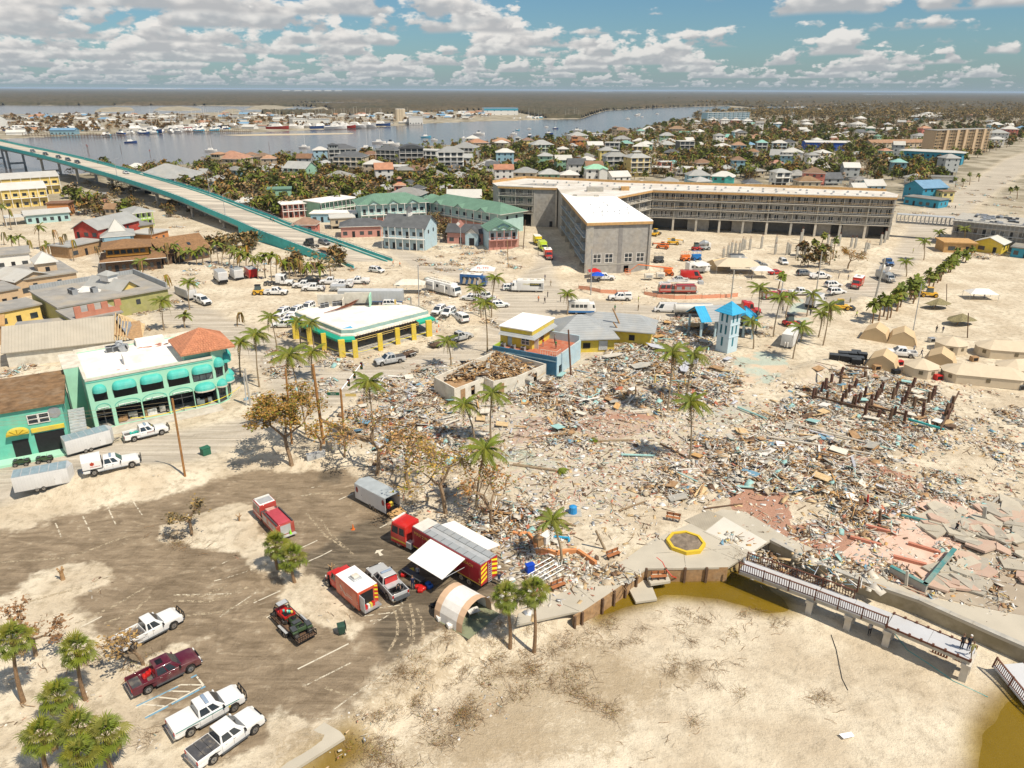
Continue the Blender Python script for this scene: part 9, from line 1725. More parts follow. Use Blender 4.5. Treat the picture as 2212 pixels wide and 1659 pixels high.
def cord(px,r,m,lab,name='hose',cat='hose',dz=.05):
 P=[P3(*p)+Vector((0,0,dz))for p in px];b=MB();b.path([tuple(p)for p in P],r,m,5);return b.ob(name,label=lab,cat=cat)
cord([B3(x,y)for x,y in((1250,1090),(1300,1130),(1330,1190),(1380,1250),(1450,1280),(1560,1295),(1670,1290))],.06,mat((.6,.05,.03),.5,.1,2.),'red hose trailing over the promenade edge into the pool');cord([C4(x,y)for x,y in((1080,480),(1200,640),(1400,770),(1600,910),(1900,1050))],.03,turqd,'thin turquoise cable trailing across the beach below the walkway','cable','cable');cord([C4(x,y)for x,y in((545,510),(590,640),(640,890),(690,990))],.03,kK,'thin black cable lying on the smooth sand','cable','cable')
pL('white_sheet',[C4(612,1365),C4(720,1345),C4(748,1385),C4(655,1405)],LOWZ+.25,mat((.9,.9,.9),.6,.02,1.),.02,label='bright white sheet lying on the smooth beach',cat='sheet')
for pts,lab in(([(0,790),(50,770),(95,730),(105,690)],'upper curl'),([(0,880),(60,900),(130,885),(175,930),(190,990)],'left curve'),([(210,1045),(300,1035),(390,1060),(440,1042),(560,1035),(620,1075),(715,1140)],'long lower wave')):wP('curved_wall','low orange serpentine wall around the splash pad, '+lab,[B3(*p)for p in pts],-.1,.55,.35,mat((.62,.27,.11),.75,.1,1.),pz=.3)
g=P3(*B3(525,705));t=E('blue_tank','bright blue cylindrical tank standing on a concrete pad','tank',g);b=MB();b.tube((0,0,.1),(0,0,1.),.55,.5,mat((.03,.25,.55),.4,.1,2.),12);b.tube((0,0,1.),(0,0,1.15),.5,.25,mat((.03,.25,.55),.4,.1,2.),12);b.ob('drum',t);b=MB();b.box(-1.1,1.1,-.9,.9,-.1,.1,conc);b.ob('pad',t)
cord([B3(240,925),B3(380,925),B3(492,935),B3(492,965)],.14,mat((.03,.35,.6),.4,.1,2.),'fat blue pipe lying by the orange wall','pipe','pipe',.3)
g=P3(*B3(280,1230));t=E('metal_frame','twisted grey metal lattice frame beside the bench','frame',g,.6);
for k in range(5):b=MB();b.tube((-1.8,-1.2+k*.6,.3),(1.8,-1.2+k*.6,.8),.05,.05,sL,4);b.ob('bar',t);b=MB();b.tube((-1.8+k*.9,-1.3,.3+k*.12),(-1.8+k*.9,1.3,.3+k*.12),.05,.05,sL,4);b.ob('bar',t)
for p,s,m_,lab in((T1(670,150),(1.6,1.4,1.5),conc,'grey utility cabinet on a pad among the bare trees'),(T1(520,230),(2.6,.6,.9),galv,'long galvanised trough beside the utility cabinet'),(TL(1780,195),(1.2,1.,1.1),mat((.03,.13,.08),.6,.1,2.),'dark green transformer box tilted on the verge'),(B3(240,975),(1.4,.9,1.1),wood,'brown box by the orange wall'),(B3(300,960),(1.4,.9,1.2),wH,'white box by the orange wall'),(B3(155,1225),(.9,.6,1.2),mat((.01,.06,.45),.5,.1,2.),'blue portable box near the bench')):
 t=E('cabinet',lab,'box',P3(*p),U(0,1));b=MB();b.box(-s[0]/2,s[0]/2,-s[1]/2,s[1]/2,-.1,s[2],m_);b.ob('body',t,.03);b=MB();b.box(-s[0]/2-.05,s[0]/2+.05,-s[1]/2-.05,s[1]/2+.05,s[2]+.003,s[2]+.06,m_);b.ob('lid',t)
def cone(p,lab):t=E('traffic_cone',lab,'traffic cone',P3(*p));b=MB();b.box(-.2,.2,-.2,.2,0,.05,PO);b.ob('base',t);b=MB();b.tube((0,0,.05),(0,0,.75),.15,.03,PO,10);b.ob('cone_body',t)
cone(T1(840,845),'orange traffic cone alone on the dark asphalt');cone(M2(1578,630),'right orange cone beside the corner store');cone(M2(1563,675),'middle orange cone beside the corner store');cone(M2(1297,665),'left orange cone under the corner store roof')
g=P3(*T1b(742,495));t=E('wheelie_bin','dark green wheeled bin with open lid on the sandy verge','bin',g,.4);b=MB();hL(b,-.3,.3,.3,.1,-.38,.38,.38,1.1,mat((.03,.07,.05),.6,.1,3.));b.ob('body',t,.03);b=MB();b.box(.38,.44,-.4,.4,.5,1.2,kK);b.ob('lid',t);wS(t,(.25,),.3,.12,.06)
g=P3(*T1b(1700,400));mid,rz0=HVL;t=E('arched_tent','white and tan arched tunnel tent with an open end beside the red trailer','tent',P3(*T1b(1790,330)),rz0+.05)
tn=mat((.58,.40,.26),.8,.06,1.5);n=10;Lt=3.8
for k in range(5):
 m_=(tn,wH,wH,wH,tn)[k];x0=-Lt/2+k*Lt/5;b=MB();pr=[(2.3*cos(pi*i/n),2.7*sin(pi*i/n)**.8)for i in range(n+1)];b.add([(x0,y,z)for y,z in pr]+[(x0+Lt/5,y,z)for y,z in pr],[(i,i+1,n+2+i,n+1+i)for i in range(n)],m_);b.ob('canopy_panel',t)
b=MB();b.poly([(Lt/2-.02,y,z)for y,z in pr],tn);b.ob('end_panel',t);b=MB();b.box(-Lt/2-1.,Lt/2,-2.4,2.4,.0,.03,mat((.22,.24,.15),.8,.1,2.));b.ob('groundsheet',t)
for k,(p,lab)in enumerate(((T1b(1600,375),'white cool box left of the tent'),(T1b(1690,440),'white cool box in front of the tent flap'))):t=E('cool_box',lab,'cool box',P3(*p),.5);b=MB();b.box(-.45,.45,-.28,.28,.02,.4,wH);b.ob('body',t,.03);b=MB();b.box(-.46,.46,-.29,.29,.403,.48,wH);b.ob('lid',t,.03)
t=E('folding_table','white folding table inside the arched tent','table',P3(*T1b(1880,345)),.5);b=MB();b.box(-.6,.6,-.4,.4,.7,.74,wH);b.ob('table_top',t)
for x in(-.5,.5):b=MB();b.tube((x,-.3,0),(x,.3,.7),.02,.02,sL,4);b.tube((x,.3,0),(x,-.3,.7),.02,.02,sL,4);b.ob('leg',t)
for k,(p,c,lab)in enumerate(((T1b(1410,110),reds,'heap of red bags left of the tent'),(T1b(1440,125),reds,'second red bag heap right beside the first'),(T1b(1490,90),mat((.02,.10,.40),.6,.1,2.),'blue bag in the awning shade'),(T1(1290,1240),reds,'red kit bags on the table under the awning'),(T1(1330,1215),yel,'yellow kit bag under the awning'),(T1b(1555,260),kK,'black rubbish sacks beside the tent'))):
 t=E('kit_bag',lab,'bag',P3(*p));b=MB();[b.at(U(-.3,.3),U(-.3,.3),.22,R()).cb(0,0,0,.6,.45,.42,c)for _ in range(3)];b.ob('fabric',t,.12)
t=E('kit_table','dark trestle table with kit under the white awning','table',P3(*T1(1360,1280)),rz0);b=MB();b.box(-1.6,1.6,-.4,.4,.72,.78,sD);b.ob('table_top',t);
for x in(-1.4,1.4):b=MB();b.box(x-.03,x+.03,-.35,.35,0,.72,sD);b.ob('leg',t)
tt_=mat((.56,.42,.25),.8,.05,1.,dirt=.1);tt2=mat((.58,.49,.36),.8,.05,1.,dirt=.15);tdk=mat((.16,.13,.08),.8,.1,2.)
def atent(lab,p,rz,open_=False):
 t=E('frame_tent',lab,'tent',P3(*p),rz);L,w=5.2,2.9
 for s in(-1,1):b=MB();b.add([(-L/2,s*w,0),(L/2,s*w,0),(L/2,s*w*.72,1.9),(-L/2,s*w*.72,1.9),(L/2,0,3.),(-L/2,0,3.)],[(0,1,2,3),(3,2,4,5)],tt_);b.ob('side_wall',t)
 for x in(-L/2+.03,L/2-.03):b=MB();b.poly([(x,-w,0),(x,w,0),(x,w*.72,1.9),(x,0,3.),(x,-w*.72,1.9)],tt_);b.ob('end_wall',t)
 b=MB();b.box(-L/2-.02,-L/2+.02,-.8,.8,0,2.,dark if open_ else mat((.30,.22,.12),.8,.1,1.));b.ob('doorway',t);b=MB();b.box(-L/2-.02,-L/2+.02,-1.7,-.95,1.1,1.6,wH if not open_ else tdk);b.ob('sign',t)  # open door is a near-black panel, painting the shade inside the tent
def hextent(lab,p,rz,n=1,L=0):
 t=E('pavilion_tent',lab,'tent',P3(*p),rz);r=3.1;pts=[(L/2+r*cos(a),r*sin(a))if cos(a)>0 else(-L/2+r*cos(a),r*sin(a))for a in[(q+.5)*pi/4 for q in range(8)]]
 for i in range(8):
  a,c=pts[i],pts[(i+1)%8];b=MB();b.add([(*a,0),(*c,0),(*c,1.9),(*a,1.9)],[(0,1,2,3)],tt2);b.ob('side_wall',t);ax,cx_=(L/2 if a[0]>0 else-L/2),(L/2 if c[0]>0 else-L/2);b=MB();A=(a[0]*1.05,a[1]*1.05,1.85);C=(c[0]*1.05,c[1]*1.05,1.85);b.add([A,C,(cx_,0,3.2),(ax,0,3.2)]if ax!=cx_ else[A,C,(ax,0,3.2)],[(0,1,2,3)]if ax!=cx_ else[(0,1,2)],tt2);b.ob('roof_panel',t)
  if i in(4,5,6):m=((a[0]+c[0])/2,(a[1]+c[1])/2);b=MB();b.at(m[0]*1.004,m[1]*1.004,1.15,ang(a,c));b.box(-.35,.35,-.03,.0,-.35,.35,tdk);b.ob('window',t)
atent('tan frame tent, back left of the beach camp',M4(925,725),-2.15);atent('tan frame tent right of the back left one',M4(1155,760),-2.05);atent('tan frame tent at the front left of the camp',M4(985,970),-2.15);atent('tan frame tent with open dark doorway in mid camp',M4(1480,950),-2.15,True)
hextent('small octagonal pale tent at the back of the camp',M4(1570,835),.3);hextent('small octagonal pale tent at the front of the camp',M4(1310,1035),.3);hextent('long pale tent at the front right of the camp',M4(1850,1100),-.28,1,8);hextent('long pale tent at the right edge, back row',M4(2090,880),-.25,1,7);hextent('pale tent at the right edge behind the long front one',M4(2190,1040),.1,1,4)
atent('tan frame tent beside the big canopy in the car park',M3(1775,125),-2.6)
def cY(lab,p,rz,w,l,h,m,txt=None):
 t=E('canopy_tent',lab,'canopy',P3(*p),rz)
 for x in(-l/2,l/2):
  for y in(-w/2,w/2):b=MB();b.tube((x,y,0),(x,y,h),.05,.05,sL,4);b.ob('pole',t)
 b=MB();e=l/2-w/2 if l>w else 0;b.add([(-l/2,-w/2,h),(l/2,-w/2,h),(l/2,w/2,h),(-l/2,w/2,h),(-e,0,h+w*.28),(e,0,h+w*.28)],[(0,1,5,4),(1,2,5),(2,3,4,5),(3,0,4)],m);b.ob('cloth',t)
 if txt:text(t,txt,1.2,(.2,-w*.27,h+w*.14),(.52,0,0),reds)
cY('big tan canopy over tables in the car park',M3(1940,160),-.1,7,13,2.4,tt2);cY('plain white canopy right of the tan one',M3(2150,205),0,4,6,2.4,wH);cY('white canopy lettered in red beside the painted bus',M2(1960,210),-.1,4.5,7,2.6,wH,'FL-TF2');cY('cream canopy behind the grey freight trailer',M2(1335,335),0,4,8,2.6,offw);cY('red canopy behind the blue one at the grey end wall',M3(710,215),0,3,3.6,2.3,reds);cY('blue canopy in front of the red one',M3(735,240),0,3,3.6,2.,mat((.01,.08,.5),.5,.1,1.));cY('white beach shelter with people under it on the bare sand',M4(1830,385),-.1,4,7,1.6,wH)
gq='black crates beside the tents'
for k,(x,y)in enumerate(((565,915),(640,895),(650,925),(720,900),(715,935),(755,955),(755,885),(810,905),(780,940))):t=E('black_crate',nth(k)+' black crate from the left in the block beside the tents','crate',P3(*M4(x,y)),-.3,gq);b=MB();b.box(-.85,.85,-.65,.65,0,1.15,kK);b.ob('body',t,.03);b=MB();b.box(-.88,.88,-.68,.68,1.153,1.28,mat((.06,.065,.07),.5,.2,3.));b.ob('lid',t,.03)
for k,(x,y,c)in enumerate(((1100,1040,kK),(935,1000,wood),(1775,925,wood),(1410,760,sL),(2075,1140,sL),(1400,1050,sL),(1465,1085,reds),(2180,1170,sD),(1130,960,reds))):t=E('camp_box','equipment box between the tents, '+('long black','low brown','wood topped','grey air unit at the back','grey air unit by the long tent','grey air unit by the octagonal tent','small red generator at the front','dark unit at the right edge','small red generator by the pickup')[k],'box',P3(*M4(x,y)),.2);b=MB();b.box(-.7,.7,-.5,.5,0,1.,c);b.ob('body',t,.04);b=MB();b.box(-.5,.5,-.52,-.501,.2,.8,kK);b.ob('grille',t)
for p,lab in((M4(1460,470),'toppled thatched shelter near the yellow backhoe'),(M4(1660,610),'thatched roof fallen flat on the sand above the tents')):
 t=E('thatched_shelter',lab,'shelter',P3(*p),.2);b=MB();n=12;th=mat((.22,.19,.10),.95,.35,4.,bump=.8);b.add([(3.6*cos(q*2*pi/n)*U(.9,1.1),2.3*sin(q*2*pi/n)*U(.85,1.1),1.2+U(-.3,.3))for q in range(n)]+[(0,0,2.7)],[(q,(q+1)%n,n)for q in range(n)]+[tuple(range(n))[::-1]],th);b.ob('thatch',t);b=MB();b.tube((-1.,0,-.2),(.1,0,2.3),.12,.1,wood,6);b.ob('post',t)
def pole(b_,t_,r,m,lab,name='utility_pole',cat='pole',arm=None):
 t,tp=post(b_,t_,r,m,lab,name,cat,True)
 if arm:b=MB();b.tube(tp,tp+Vector(arm),.07,.05,sL,5);b.cb(tp.x+arm[0],tp.y+arm[1],tp.z+arm[2],.7,.3,.15,sL);b.ob('lamp_head',t)
 return t,tp
wpole=mat((.34,.17,.06),.85,.25,2.)
pt,ptp=pole(TL(1600,388),M1(1488,1250),.16,wpole,'tall weathered pole on the verge beside the sand heap');p2,p2p=pole(M2(585,1640),M2(490,955),.24,wpole,'thick orange-brown timber pole standing over the big brown tree');b=MB();b.cb(p2p.x,p2p.y,p2p.z-.3,2.4,.12,.15,sL);b.ob('cross_arm',p2)
p3,p3p=pole(M2(310,1640),M2(255,990),.17,wpole,'thinner grey-topped pole left of the thick timber one');pole(M1(2165,1310),M1(2115,990),.18,conc,'concrete pole at the corner of the mint building');pole(M2(1408,455),M2(1400,95),.12,sL,'slim grey mast with a box on top by the sand heap');pole(M3(510,1045),M3(487,655),.18,mat((.16,.08,.05),.9,.2,2.),'dark brown pole standing against the blue wall')
pole(M3(681,355),M3(690,-40),.14,sL,'tall light pole left of the grey hotel wing','street_lamp','street lamp');pole(M3(1893,385),M3(1920,140),.2,conc,'concrete pole directly behind the pale blue tower');pole(M4(928,375),M4(1012,35),.28,conc,'thick leaning concrete pole on the sand heap');pole(M4(417,325),M4(468,-20),.17,conc,'concrete pole right of the white box truck');pole(M4(1255,660),M4(1328,258),.11,sL,'thin white flagpole beside the palm row');pole(M4(75,560),M4(130,240),.13,sL,'grey lamp post with curved arm by the blue posts','street_lamp','street lamp',(-1.5,0,.5));pole(K3(95,1500),K3(115,1240),.14,wD,'dark pole at the edge of the dirt track');pole(K2(1725+455,1659),K2(2170,1400),.12,wood,'thin pole at the left end of the dirt track');pole(M4(1725,725),M4(1732,510),.12,wD,'dark stake beside the fallen thatched roof');pole(M4(1545,450),M4(1545,260),.1,wD,'thin stake beside the toppled thatched shelter')
for i_,(a,c)in enumerate(((18,'lowest'),(24,'second'),(30,'third'),(35,'fourth'),(41,'highest'))):q=oB(a,.4 if i_%2==0 else BWD-.4);t=E('bridge_lamp','grey lamp post on the bridge, '+c+' of five','street lamp',q);b=MB();b.tube((0,0,0),(0,0,8.5),.12,.07,sL,6);b.ob('post',t);b=MB();b.tube((0,0,8.5),(1.6 if i_%2==0 else-1.6,1.4,9),.06,.05,sL,5);b.cb(1.7 if i_%2==0 else-1.7,1.5,9,.8,.35,.12,sL);b.ob('lamp_head',t)
for k,dz in enumerate((0,.5,1.0)):a=pt.location+ptp-Vector((0,0,.4+dz));P=[a+Vector((-x,-x*.12,-(x/60)*(1-x/60)*6))for x in range(0,61,6)];b=MB();b.path([tuple(q)for q in P],.018,mat((.25,.2,.12),.6,.1,1.),3);b.ob('power_line',label=('upper','middle','lower')[k]+' sagging power line leading left from the weathered pole',cat='power line')
ms_,mt=pole(M2(757,1500),M2(730,1165),.2,wpole,'traffic signal mast with street name signs and long signal arm','traffic_signal','traffic signal')
A=mt+Vector((0,0,-.3));arm=Vector((2.7,4.6,3.0));b=MB();b.tube(A,A+arm,.14,.08,galv,7);b.ob('signal_arm',ms_)
sg=mat((.02,.12,.07),.5,.1,1.)
for f in(.35,.62,.95):
 q=A+arm*f;b=MB();b.cb(q.x,q.y,q.z-.35,.38,.3,1.15,kK);b.ob('signal_head',ms_)
 for k in range(3):b=MB();b.tube((q.x,q.y-.16,q.z-.7+k*.36),(q.x,q.y-.2,q.z-.7+k*.36),.11,.11,(mat((.02,.12,.05),.4,.1,1.),mat((.3,.18,.01),.4,.1,1.),mat((.3,.02,.01),.4,.1,1.))[k],8);b.ob('signal_lens',ms_)
b=MB();b.cb(A.x-1.2,A.y,A.z-.55,1.9,.06,.5,sg);b.ob('street_sign',ms_);b=MB();b.cb(A.x+1.5,A.y,A.z-.75,1.7,.06,.45,yelp);b.ob('street_sign',ms_);text(ms_,'Estero',.3,(A.x-1.2,A.y-.04,A.z-.55),(pi/2,0,0),wH);b=MB();b.tube(A,A+Vector((-1.4,-.2,1.6)),.05,.04,galv,5);b.cb(A.x-1.7,A.y-.2,A.z+1.7,.8,.35,.14,sL);b.ob('lamp_head',ms_)
s2,st2=pole(M1(2130,1310),M1(2105,1030),.12,galv,'second signal pole by the mint building kerb','traffic_signal','traffic signal');
for a,c,lab in((M3(1005,760),M3(870,470),'long snapped pole leaning over the grey hipped roofs, upper'),(M3(1010,775),M3(875,590),'long snapped pole leaning over the grey hipped roofs, lower')):post(a,c,.18,wood,lab,'leaning_pole','pole',True)
gq='concrete stub columns in the hotel yard'
for k,(x,y)in enumerate([(60,1540),(65,1480),(160,1545),(182,1540),(245,1570),(278,1450),(300,1500),(315,1560),(290,1420),(515,1450),(540,1500),(610,1470),(715,1480),(750,1490),(835,1545),(860,1530),(970,1460),(1005,1440),(-390,1580),(-350,1560),(-320,1545),(-285,1530),(-250,1540),(-225,1510),(-205,1500),(-160,1500),(-60,1490)]):t=E('stub_column','concrete stub column in the hotel yard, '+nth(k)+' counted, rebar sprouting from its top','column',P3(*K4(x,y)),group=gq);b=MB();b.box(-.3,.3,-.3,.3,-.1,3.3+(k%3)*.4,conc);b.ob('shaft',t);b=MB();[b.tube((dx,dy,3.2),(dx+U(-.1,.1),dy,4.2+(k%3)*.4),.03,.03,rust,3)for dx in(-.15,.15)for dy in(-.15,.15)];b.ob('rebar',t)
gq='dark timber piles standing in the right-hand rubble'
pil=[(410,1250),(385,1260),(460,1195),(505,1270),(495,1180),(545,1120),(620,1130),(625,1060),(630,1310),(670,1250),(700,1210),(745,1160),(720,1330),(745,1330),(780,1290),(835,1090),(832,1240),(835,1400),(860,1350),(890,1320),(925,1270),(945,1240),(965,1215),(980,1200),(1075,1265),(1095,1220),(1085,1410),(1050,1440),(1150,1320),(1175,1290),(1195,1250),(1215,1220),(1240,1170),(1255,1340),(1330,1420),(1340,1380),(1385,1300),(1405,1270),(1435,1240),(1530,1400),(1545,1440),(1565,1380),(1590,1340),(1170,1480),(945,1430)]
for k,(x,y)in enumerate(pil):t=E('timber_pile','dark timber pile in the right-hand rubble, '+('front' if y>1350 else 'middle' if y>1220 else 'back')+' ranks','pile',P3(*M4(x,y)),R(),gq);b=MB();b.box(-.19,.19,-.19,.19,-.2,1.7+R()*.8,mat((.10,.05,.035),.9,.3,3.)if k%3 else wD);b.ob('shaft',t);t.rotation_euler=(U(-.1,.1),U(-.12,.12),R())
for a,c,lab,m_ in((M4(390,1270),M4(1010,1420),'long dark beam across the front of the piles',wD),(M4(850,1350),M4(1180,1430),'short dark beam on the front piles',wD),(M4(1205,1470),M4(1510,1560),'turquoise beam on piles at the rubble edge',turqd),(M4(670,1000),M4(870,1035),'dark beam at the back of the pile field',wD),(M4(1480,1560),M4(1640,1230),'row of dark timbers running towards the tents',wD),(M4(1165,1275),M4(1360,1310),'thin beam between the middle piles',wD)):
 A=P3(*a);C=P3(*c);t=E('timber_beam',lab,'beam',A);d_=C-A;b=MB();b.at(0,0,.9,ang(A,C));b.box(0,d_.length,-.12,.12,-.15,.15,m_);b.ob('beam_body',t)
for k,(x,y)in enumerate(((1235,1130),(1068,1225),(1437,1200),(1495,1165),(1288,1280),(1305,1290))):post(M3(x,y),M3(x+2,y-85),.15,yelp if k in(0,2,3)else wood,'upright square post in the central rubble, '+nth(k)+' counted from the back left')
TL2=mat((.07,.24,.24),.8,.2,1.,dirt=.4);wP('terrace_wall','low grey wall with turquoise face along the pink terrace',[B4(1040,1225),B4(1355,1390),B4(1610,1075)],-.2,.9,.35,conc,TL2);
sl_=[mat((.50,.36,.28),.85,.08,.5,dirt=.4),mat((.38,.35,.29),.9,.12,.7,dirt=.4,bump=.4),mat((.45,.41,.33),.9,.1,.7,dirt=.3)]
tp_=mat((.60,.42,.33),.85,.06,.6,dirt=.5,dcol=(.66,.58,.48));pL('lower_terrace',[B4(1100,1290),B4(1350,1400),B4(1620,1090),B4(1760,880),B4(2500,950),B4(2500,1700),(2212,1330),(2000,1285),(1955,1268)],.045,mat((.37,.31,.235),.9,.12,.3,dirt=.5,dcol=(.46,.41,.32),bump=.3),.1,kind='structure');pL('pink_terrace',[B4(620,1060),B4(900,830),B4(1160,600),B4(1500,580),B4(1850,700),B4(1730,900),B4(1600,1060),B4(1355,1370),B4(1040,1210),B4(760,1120)],.09,tp_,.1,kind='structure')
def sH(p,r,m,lab,name='broken_slab',cat='slab',h=.18,tilt=.12,group=None,asp=.7,z=.12):
 g=P3(*p);t=E(name,lab,cat,(g.x,g.y,g.z+z),U(0,3),group);n=random.randint(4,6);q=[(r*cos(k*2*pi/n+U(-.3,.3)),r*asp*sin(k*2*pi/n+U(-.3,.3)))for k in range(n)];b=MB();b.prism(q,0,h,m);o=b.ob('slab_body',t);t.rotation_euler=(U(-tilt,tilt),U(-tilt,tilt),U(0,3));return t
gq='broken concrete slabs at the lower right';SX=[('pink-faced','grey','pale')[k]for k in range(3)]
for k in range(95):
 x,y=random.choice(((U(1700,2250),U(850,1300)),(U(1850,2250),U(620,900)),(U(1400,1700),U(700,880)),(U(1450,1800),U(1180,1350))));i=k%3;sH(B4(x,y),U(.9,2.5),sl_[i],SX[i]+' broken concrete slab tilted among many at the lower right',group=gq,h=.26,tilt=.17,z=.2)
for k,(x,y)in enumerate(((970,860),(840,960),(1345,1020),(1220,1130),(1280,770),(1490,750),(1680,765))):g=P3(*B4(x,y));t=E('painted_beam',('coral painted beam on the pink terrace, ' if k<4 else 'teal painted beam at the top of the terrace, ')+('back left','left','right','front','left','middle','right')[k],'beam',(g.x,g.y,.25),-.55+U(-.1,.1));b=MB();b.box(-1.7,1.7,-.2,.2,-.15,.2,coral if k<4 else TL2);b.ob('beam_body',t)
post(B4(1865,770),B4(1880,645),.3,conc,'upright grey block at the right of the terrace');post(B4(860,650),B4(866,545),.14,reds,'red post standing in the terrace rubble');post(B4(965,800),B4(970,680),.22,wD,'dark post standing left of the terrace');post(B4(1195,1330),B4(1205,1200),.2,pale,'pale post leaning on the low terrace wall');t=sH(B4(1965,600),1.4,conc,'jagged upright wall fragment at the edge of the sand','wall_fragment','wall',.3,0.,None,.3,.2);t.rotation_euler=(1.45,0,.6)
SANDM=mat((.60,.53,.40),.9,.15,1.)
MNT=mat((.30,.50,.48),.7,.1,1.);BLU=mat((.16,.31,.42),.6,.1,1.);LIL=mat((.50,.51,.56),.6,.1,1.)
PALc=[wH,offw,pale,wood,woodl,osb,pale,wH,sL,wD,conc,mat((.60,.52,.40),.8,.1,1.),LIL,offw,conc,wood,wH,pale,mat((.44,.37,.27),.85,.15,1.),SANDM,SANDM,wD,galv];PALc=PALc*2+[MNT,BLU,brick_,yelp,coral,kK]
def heap(seed,n,rad,pal,hgt=.5,big=.5):
 rr=random.Random(seed);b=MB()
 for k in range(n):
  x,y=rr.gauss(0,rad*.5),rr.gauss(0,rad*.5);s=rr.random();m=rr.choice(pal);l,w_=(rr.uniform(.8,3.2),rr.uniform(.06,.17))if s<.5 else(rr.uniform(.3,1.1),rr.uniform(.2,.7))if s<.86 else(rr.uniform(1.,2.2),rr.uniform(.6,1.3));l*=big*1.9;w_*=big*1.9
  b.at(x,y,rr.uniform(.05,hgt)*max(.2,1-(x*x+y*y)/rad**2/2),rr.uniform(0,6.3),rr.gauss(0,.3),rr.gauss(0,.28));b.box(-l/2,l/2,-w_/2,w_/2,-.03,.03,m)
 return b.mesh('rubble')
woody=[wood,woodl,osb,wD,wood,offw,conc]
HP=[heap(i,42,2.7,PALc,.55,.46)for i in range(6)]+[heap(10+i,26,2.4,woody,1.,.55)for i in range(2)];SM=[heap(30+i,10,2.8,PALc,.12,.24)for i in range(4)]
rd=random.Random(77);tr=[[]for _ in range(8)];ts=[[]for _ in range(4)]
def infill(P):xs=[p[0]for p in P];ys_=[p[1]for p in P];return min(xs),max(xs),min(ys_),max(ys_)
EXC=[gp([(1800,1225),(1850,1140),(1940,1085),(2100,1090),(2400,1150),(2400,1500),(2000,1290)]),gp([(1690,1170),(1560,1100),(1440,1160),(1400,1230),(1600,1230)]),gp([(1062,755),(1062,700),(1300,660),(1400,690),(1380,725),(1270,790),(1200,806)]),gp([(1530,650),(1640,650),(1640,740),(1590,765),(1545,765)])]
for P,nn in zip(DEB,(540,540,120,90)):
 x0,x1,y0,y1=infill(P);k=0
 while k<nn:
  x,y=rd.uniform(x0,x1),rd.uniform(y0,y1)
  if iP(x,y,P)and not any(iP(x,y,e)for e in EXC):
   dd=float(fbm(np.array([x]),np.array([y]),9,40,3)[0]);k+=1
   br_k=any(iP(x,y,q_)for q_ in BRICK)
   if dd<(-.12 if not br_k else .4)+(.35 if P is DEB[2]else 0):ts[rd.randrange(4)].append((x,y,hz(x,y),rd.uniform(0,6),1.2));continue
   i=rd.choices(range(8),(4,4,4,4,4,4,2,2))[0];tr[i].append((x,y,hz(x,y)+max(0,dd)*(.7 if x<50 or y<95 else 0),rd.uniform(0,6.3),rd.uniform(.55,1.05)*(1 if x<50 or y<95 else .75)))
P,sb=sh_[1],sh_[2]
for k in range(130):
 x,y=sb.x+rd.uniform(-14,14),sb.y+rd.uniform(-9,9)
 if iP(x-sb.x,y-sb.y,[(a*.9,c*.9)for a,c in P]):tr[6+k%2].append((x,y,1.5+R()*.9,rd.uniform(0,6),.9))
for u0,u1,v0,v1,n in((1300,1500,690,760,22),(1440,1540,680,730,16),(900,1130,530,590,70),(640,1100,440,520,60),(780,960,840,1000,40),(40,330,690,860,20),(0,60,760,860,12),(1700,2212,380,470,150),(2060,2212,470,560,40),(850,1100,590,720,40),(560,760,650,830,40),(280,430,590,680,25),(560,720,780,860,10),(880,960,600,640,10),(1560,1700,700,760,8),(280,760,555,590,40),(130,450,400,520,60),(1800,2212,1010,1190,50),(1900,2212,880,1000,40),(2000,2212,1180,1330,20),(1570,1800,1120,1170,14),(1260,1330,1200,1260,6),(1620,1960,1205,1270,30)):
 for k in range(n):g=P3(rd.uniform(u0,u1),rd.uniform(v0,v1));(tr if rd.random()<.6 else ts)[rd.randrange(4)].append((g.x,g.y,g.z,rd.uniform(0,6),rd.uniform(.5,.9)))
for k in range(900):u,v=rd.uniform(780,2212),rd.uniform(560,1240);g=P3(u,v);(ts[k%4].append((g.x,g.y,g.z,rd.uniform(0,6),rd.uniform(.6,1.3)))if not iP(g.x,g.y,ROAD)and not iP(g.x,g.y,ASPH)and not iP(g.x,g.y,PROM)and not iP(g.x,g.y,BEACH)and(u<1700 or v>780)else None)
for k in range(90):u,v=rd.uniform(0,1100),rd.uniform(1000,1659);g=P3(u,v);(ts[k%4].append((g.x,g.y,g.z,rd.uniform(0,6),.5))if not iP(g.x,g.y,ASPH)or any(iP(g.x,g.y,q_)for q_ in ISL[:2])else None)
for i,L in enumerate(tr):sC('storm_debris',HP[i],L,'storm debris heaped across the square, '+('mixed boards and panels' if i<6 else 'splintered timber'))
for i,L in enumerate(ts):sC('scattered_litter',SM[i],L,'thin scatter of broken pieces over the sand')
gq={'board':'loose boards in the rubble','panel':'loose wall panels in the rubble','plank':'pale planks in the rubble'}
CN={wH:'white',wood:'brown',woodl:'pale wood',osb:'orange sheathing',offw:'cream',conc:'grey',MNT:'mint',BLU:'blue',LIL:'lilac grey',wD:'dark'}
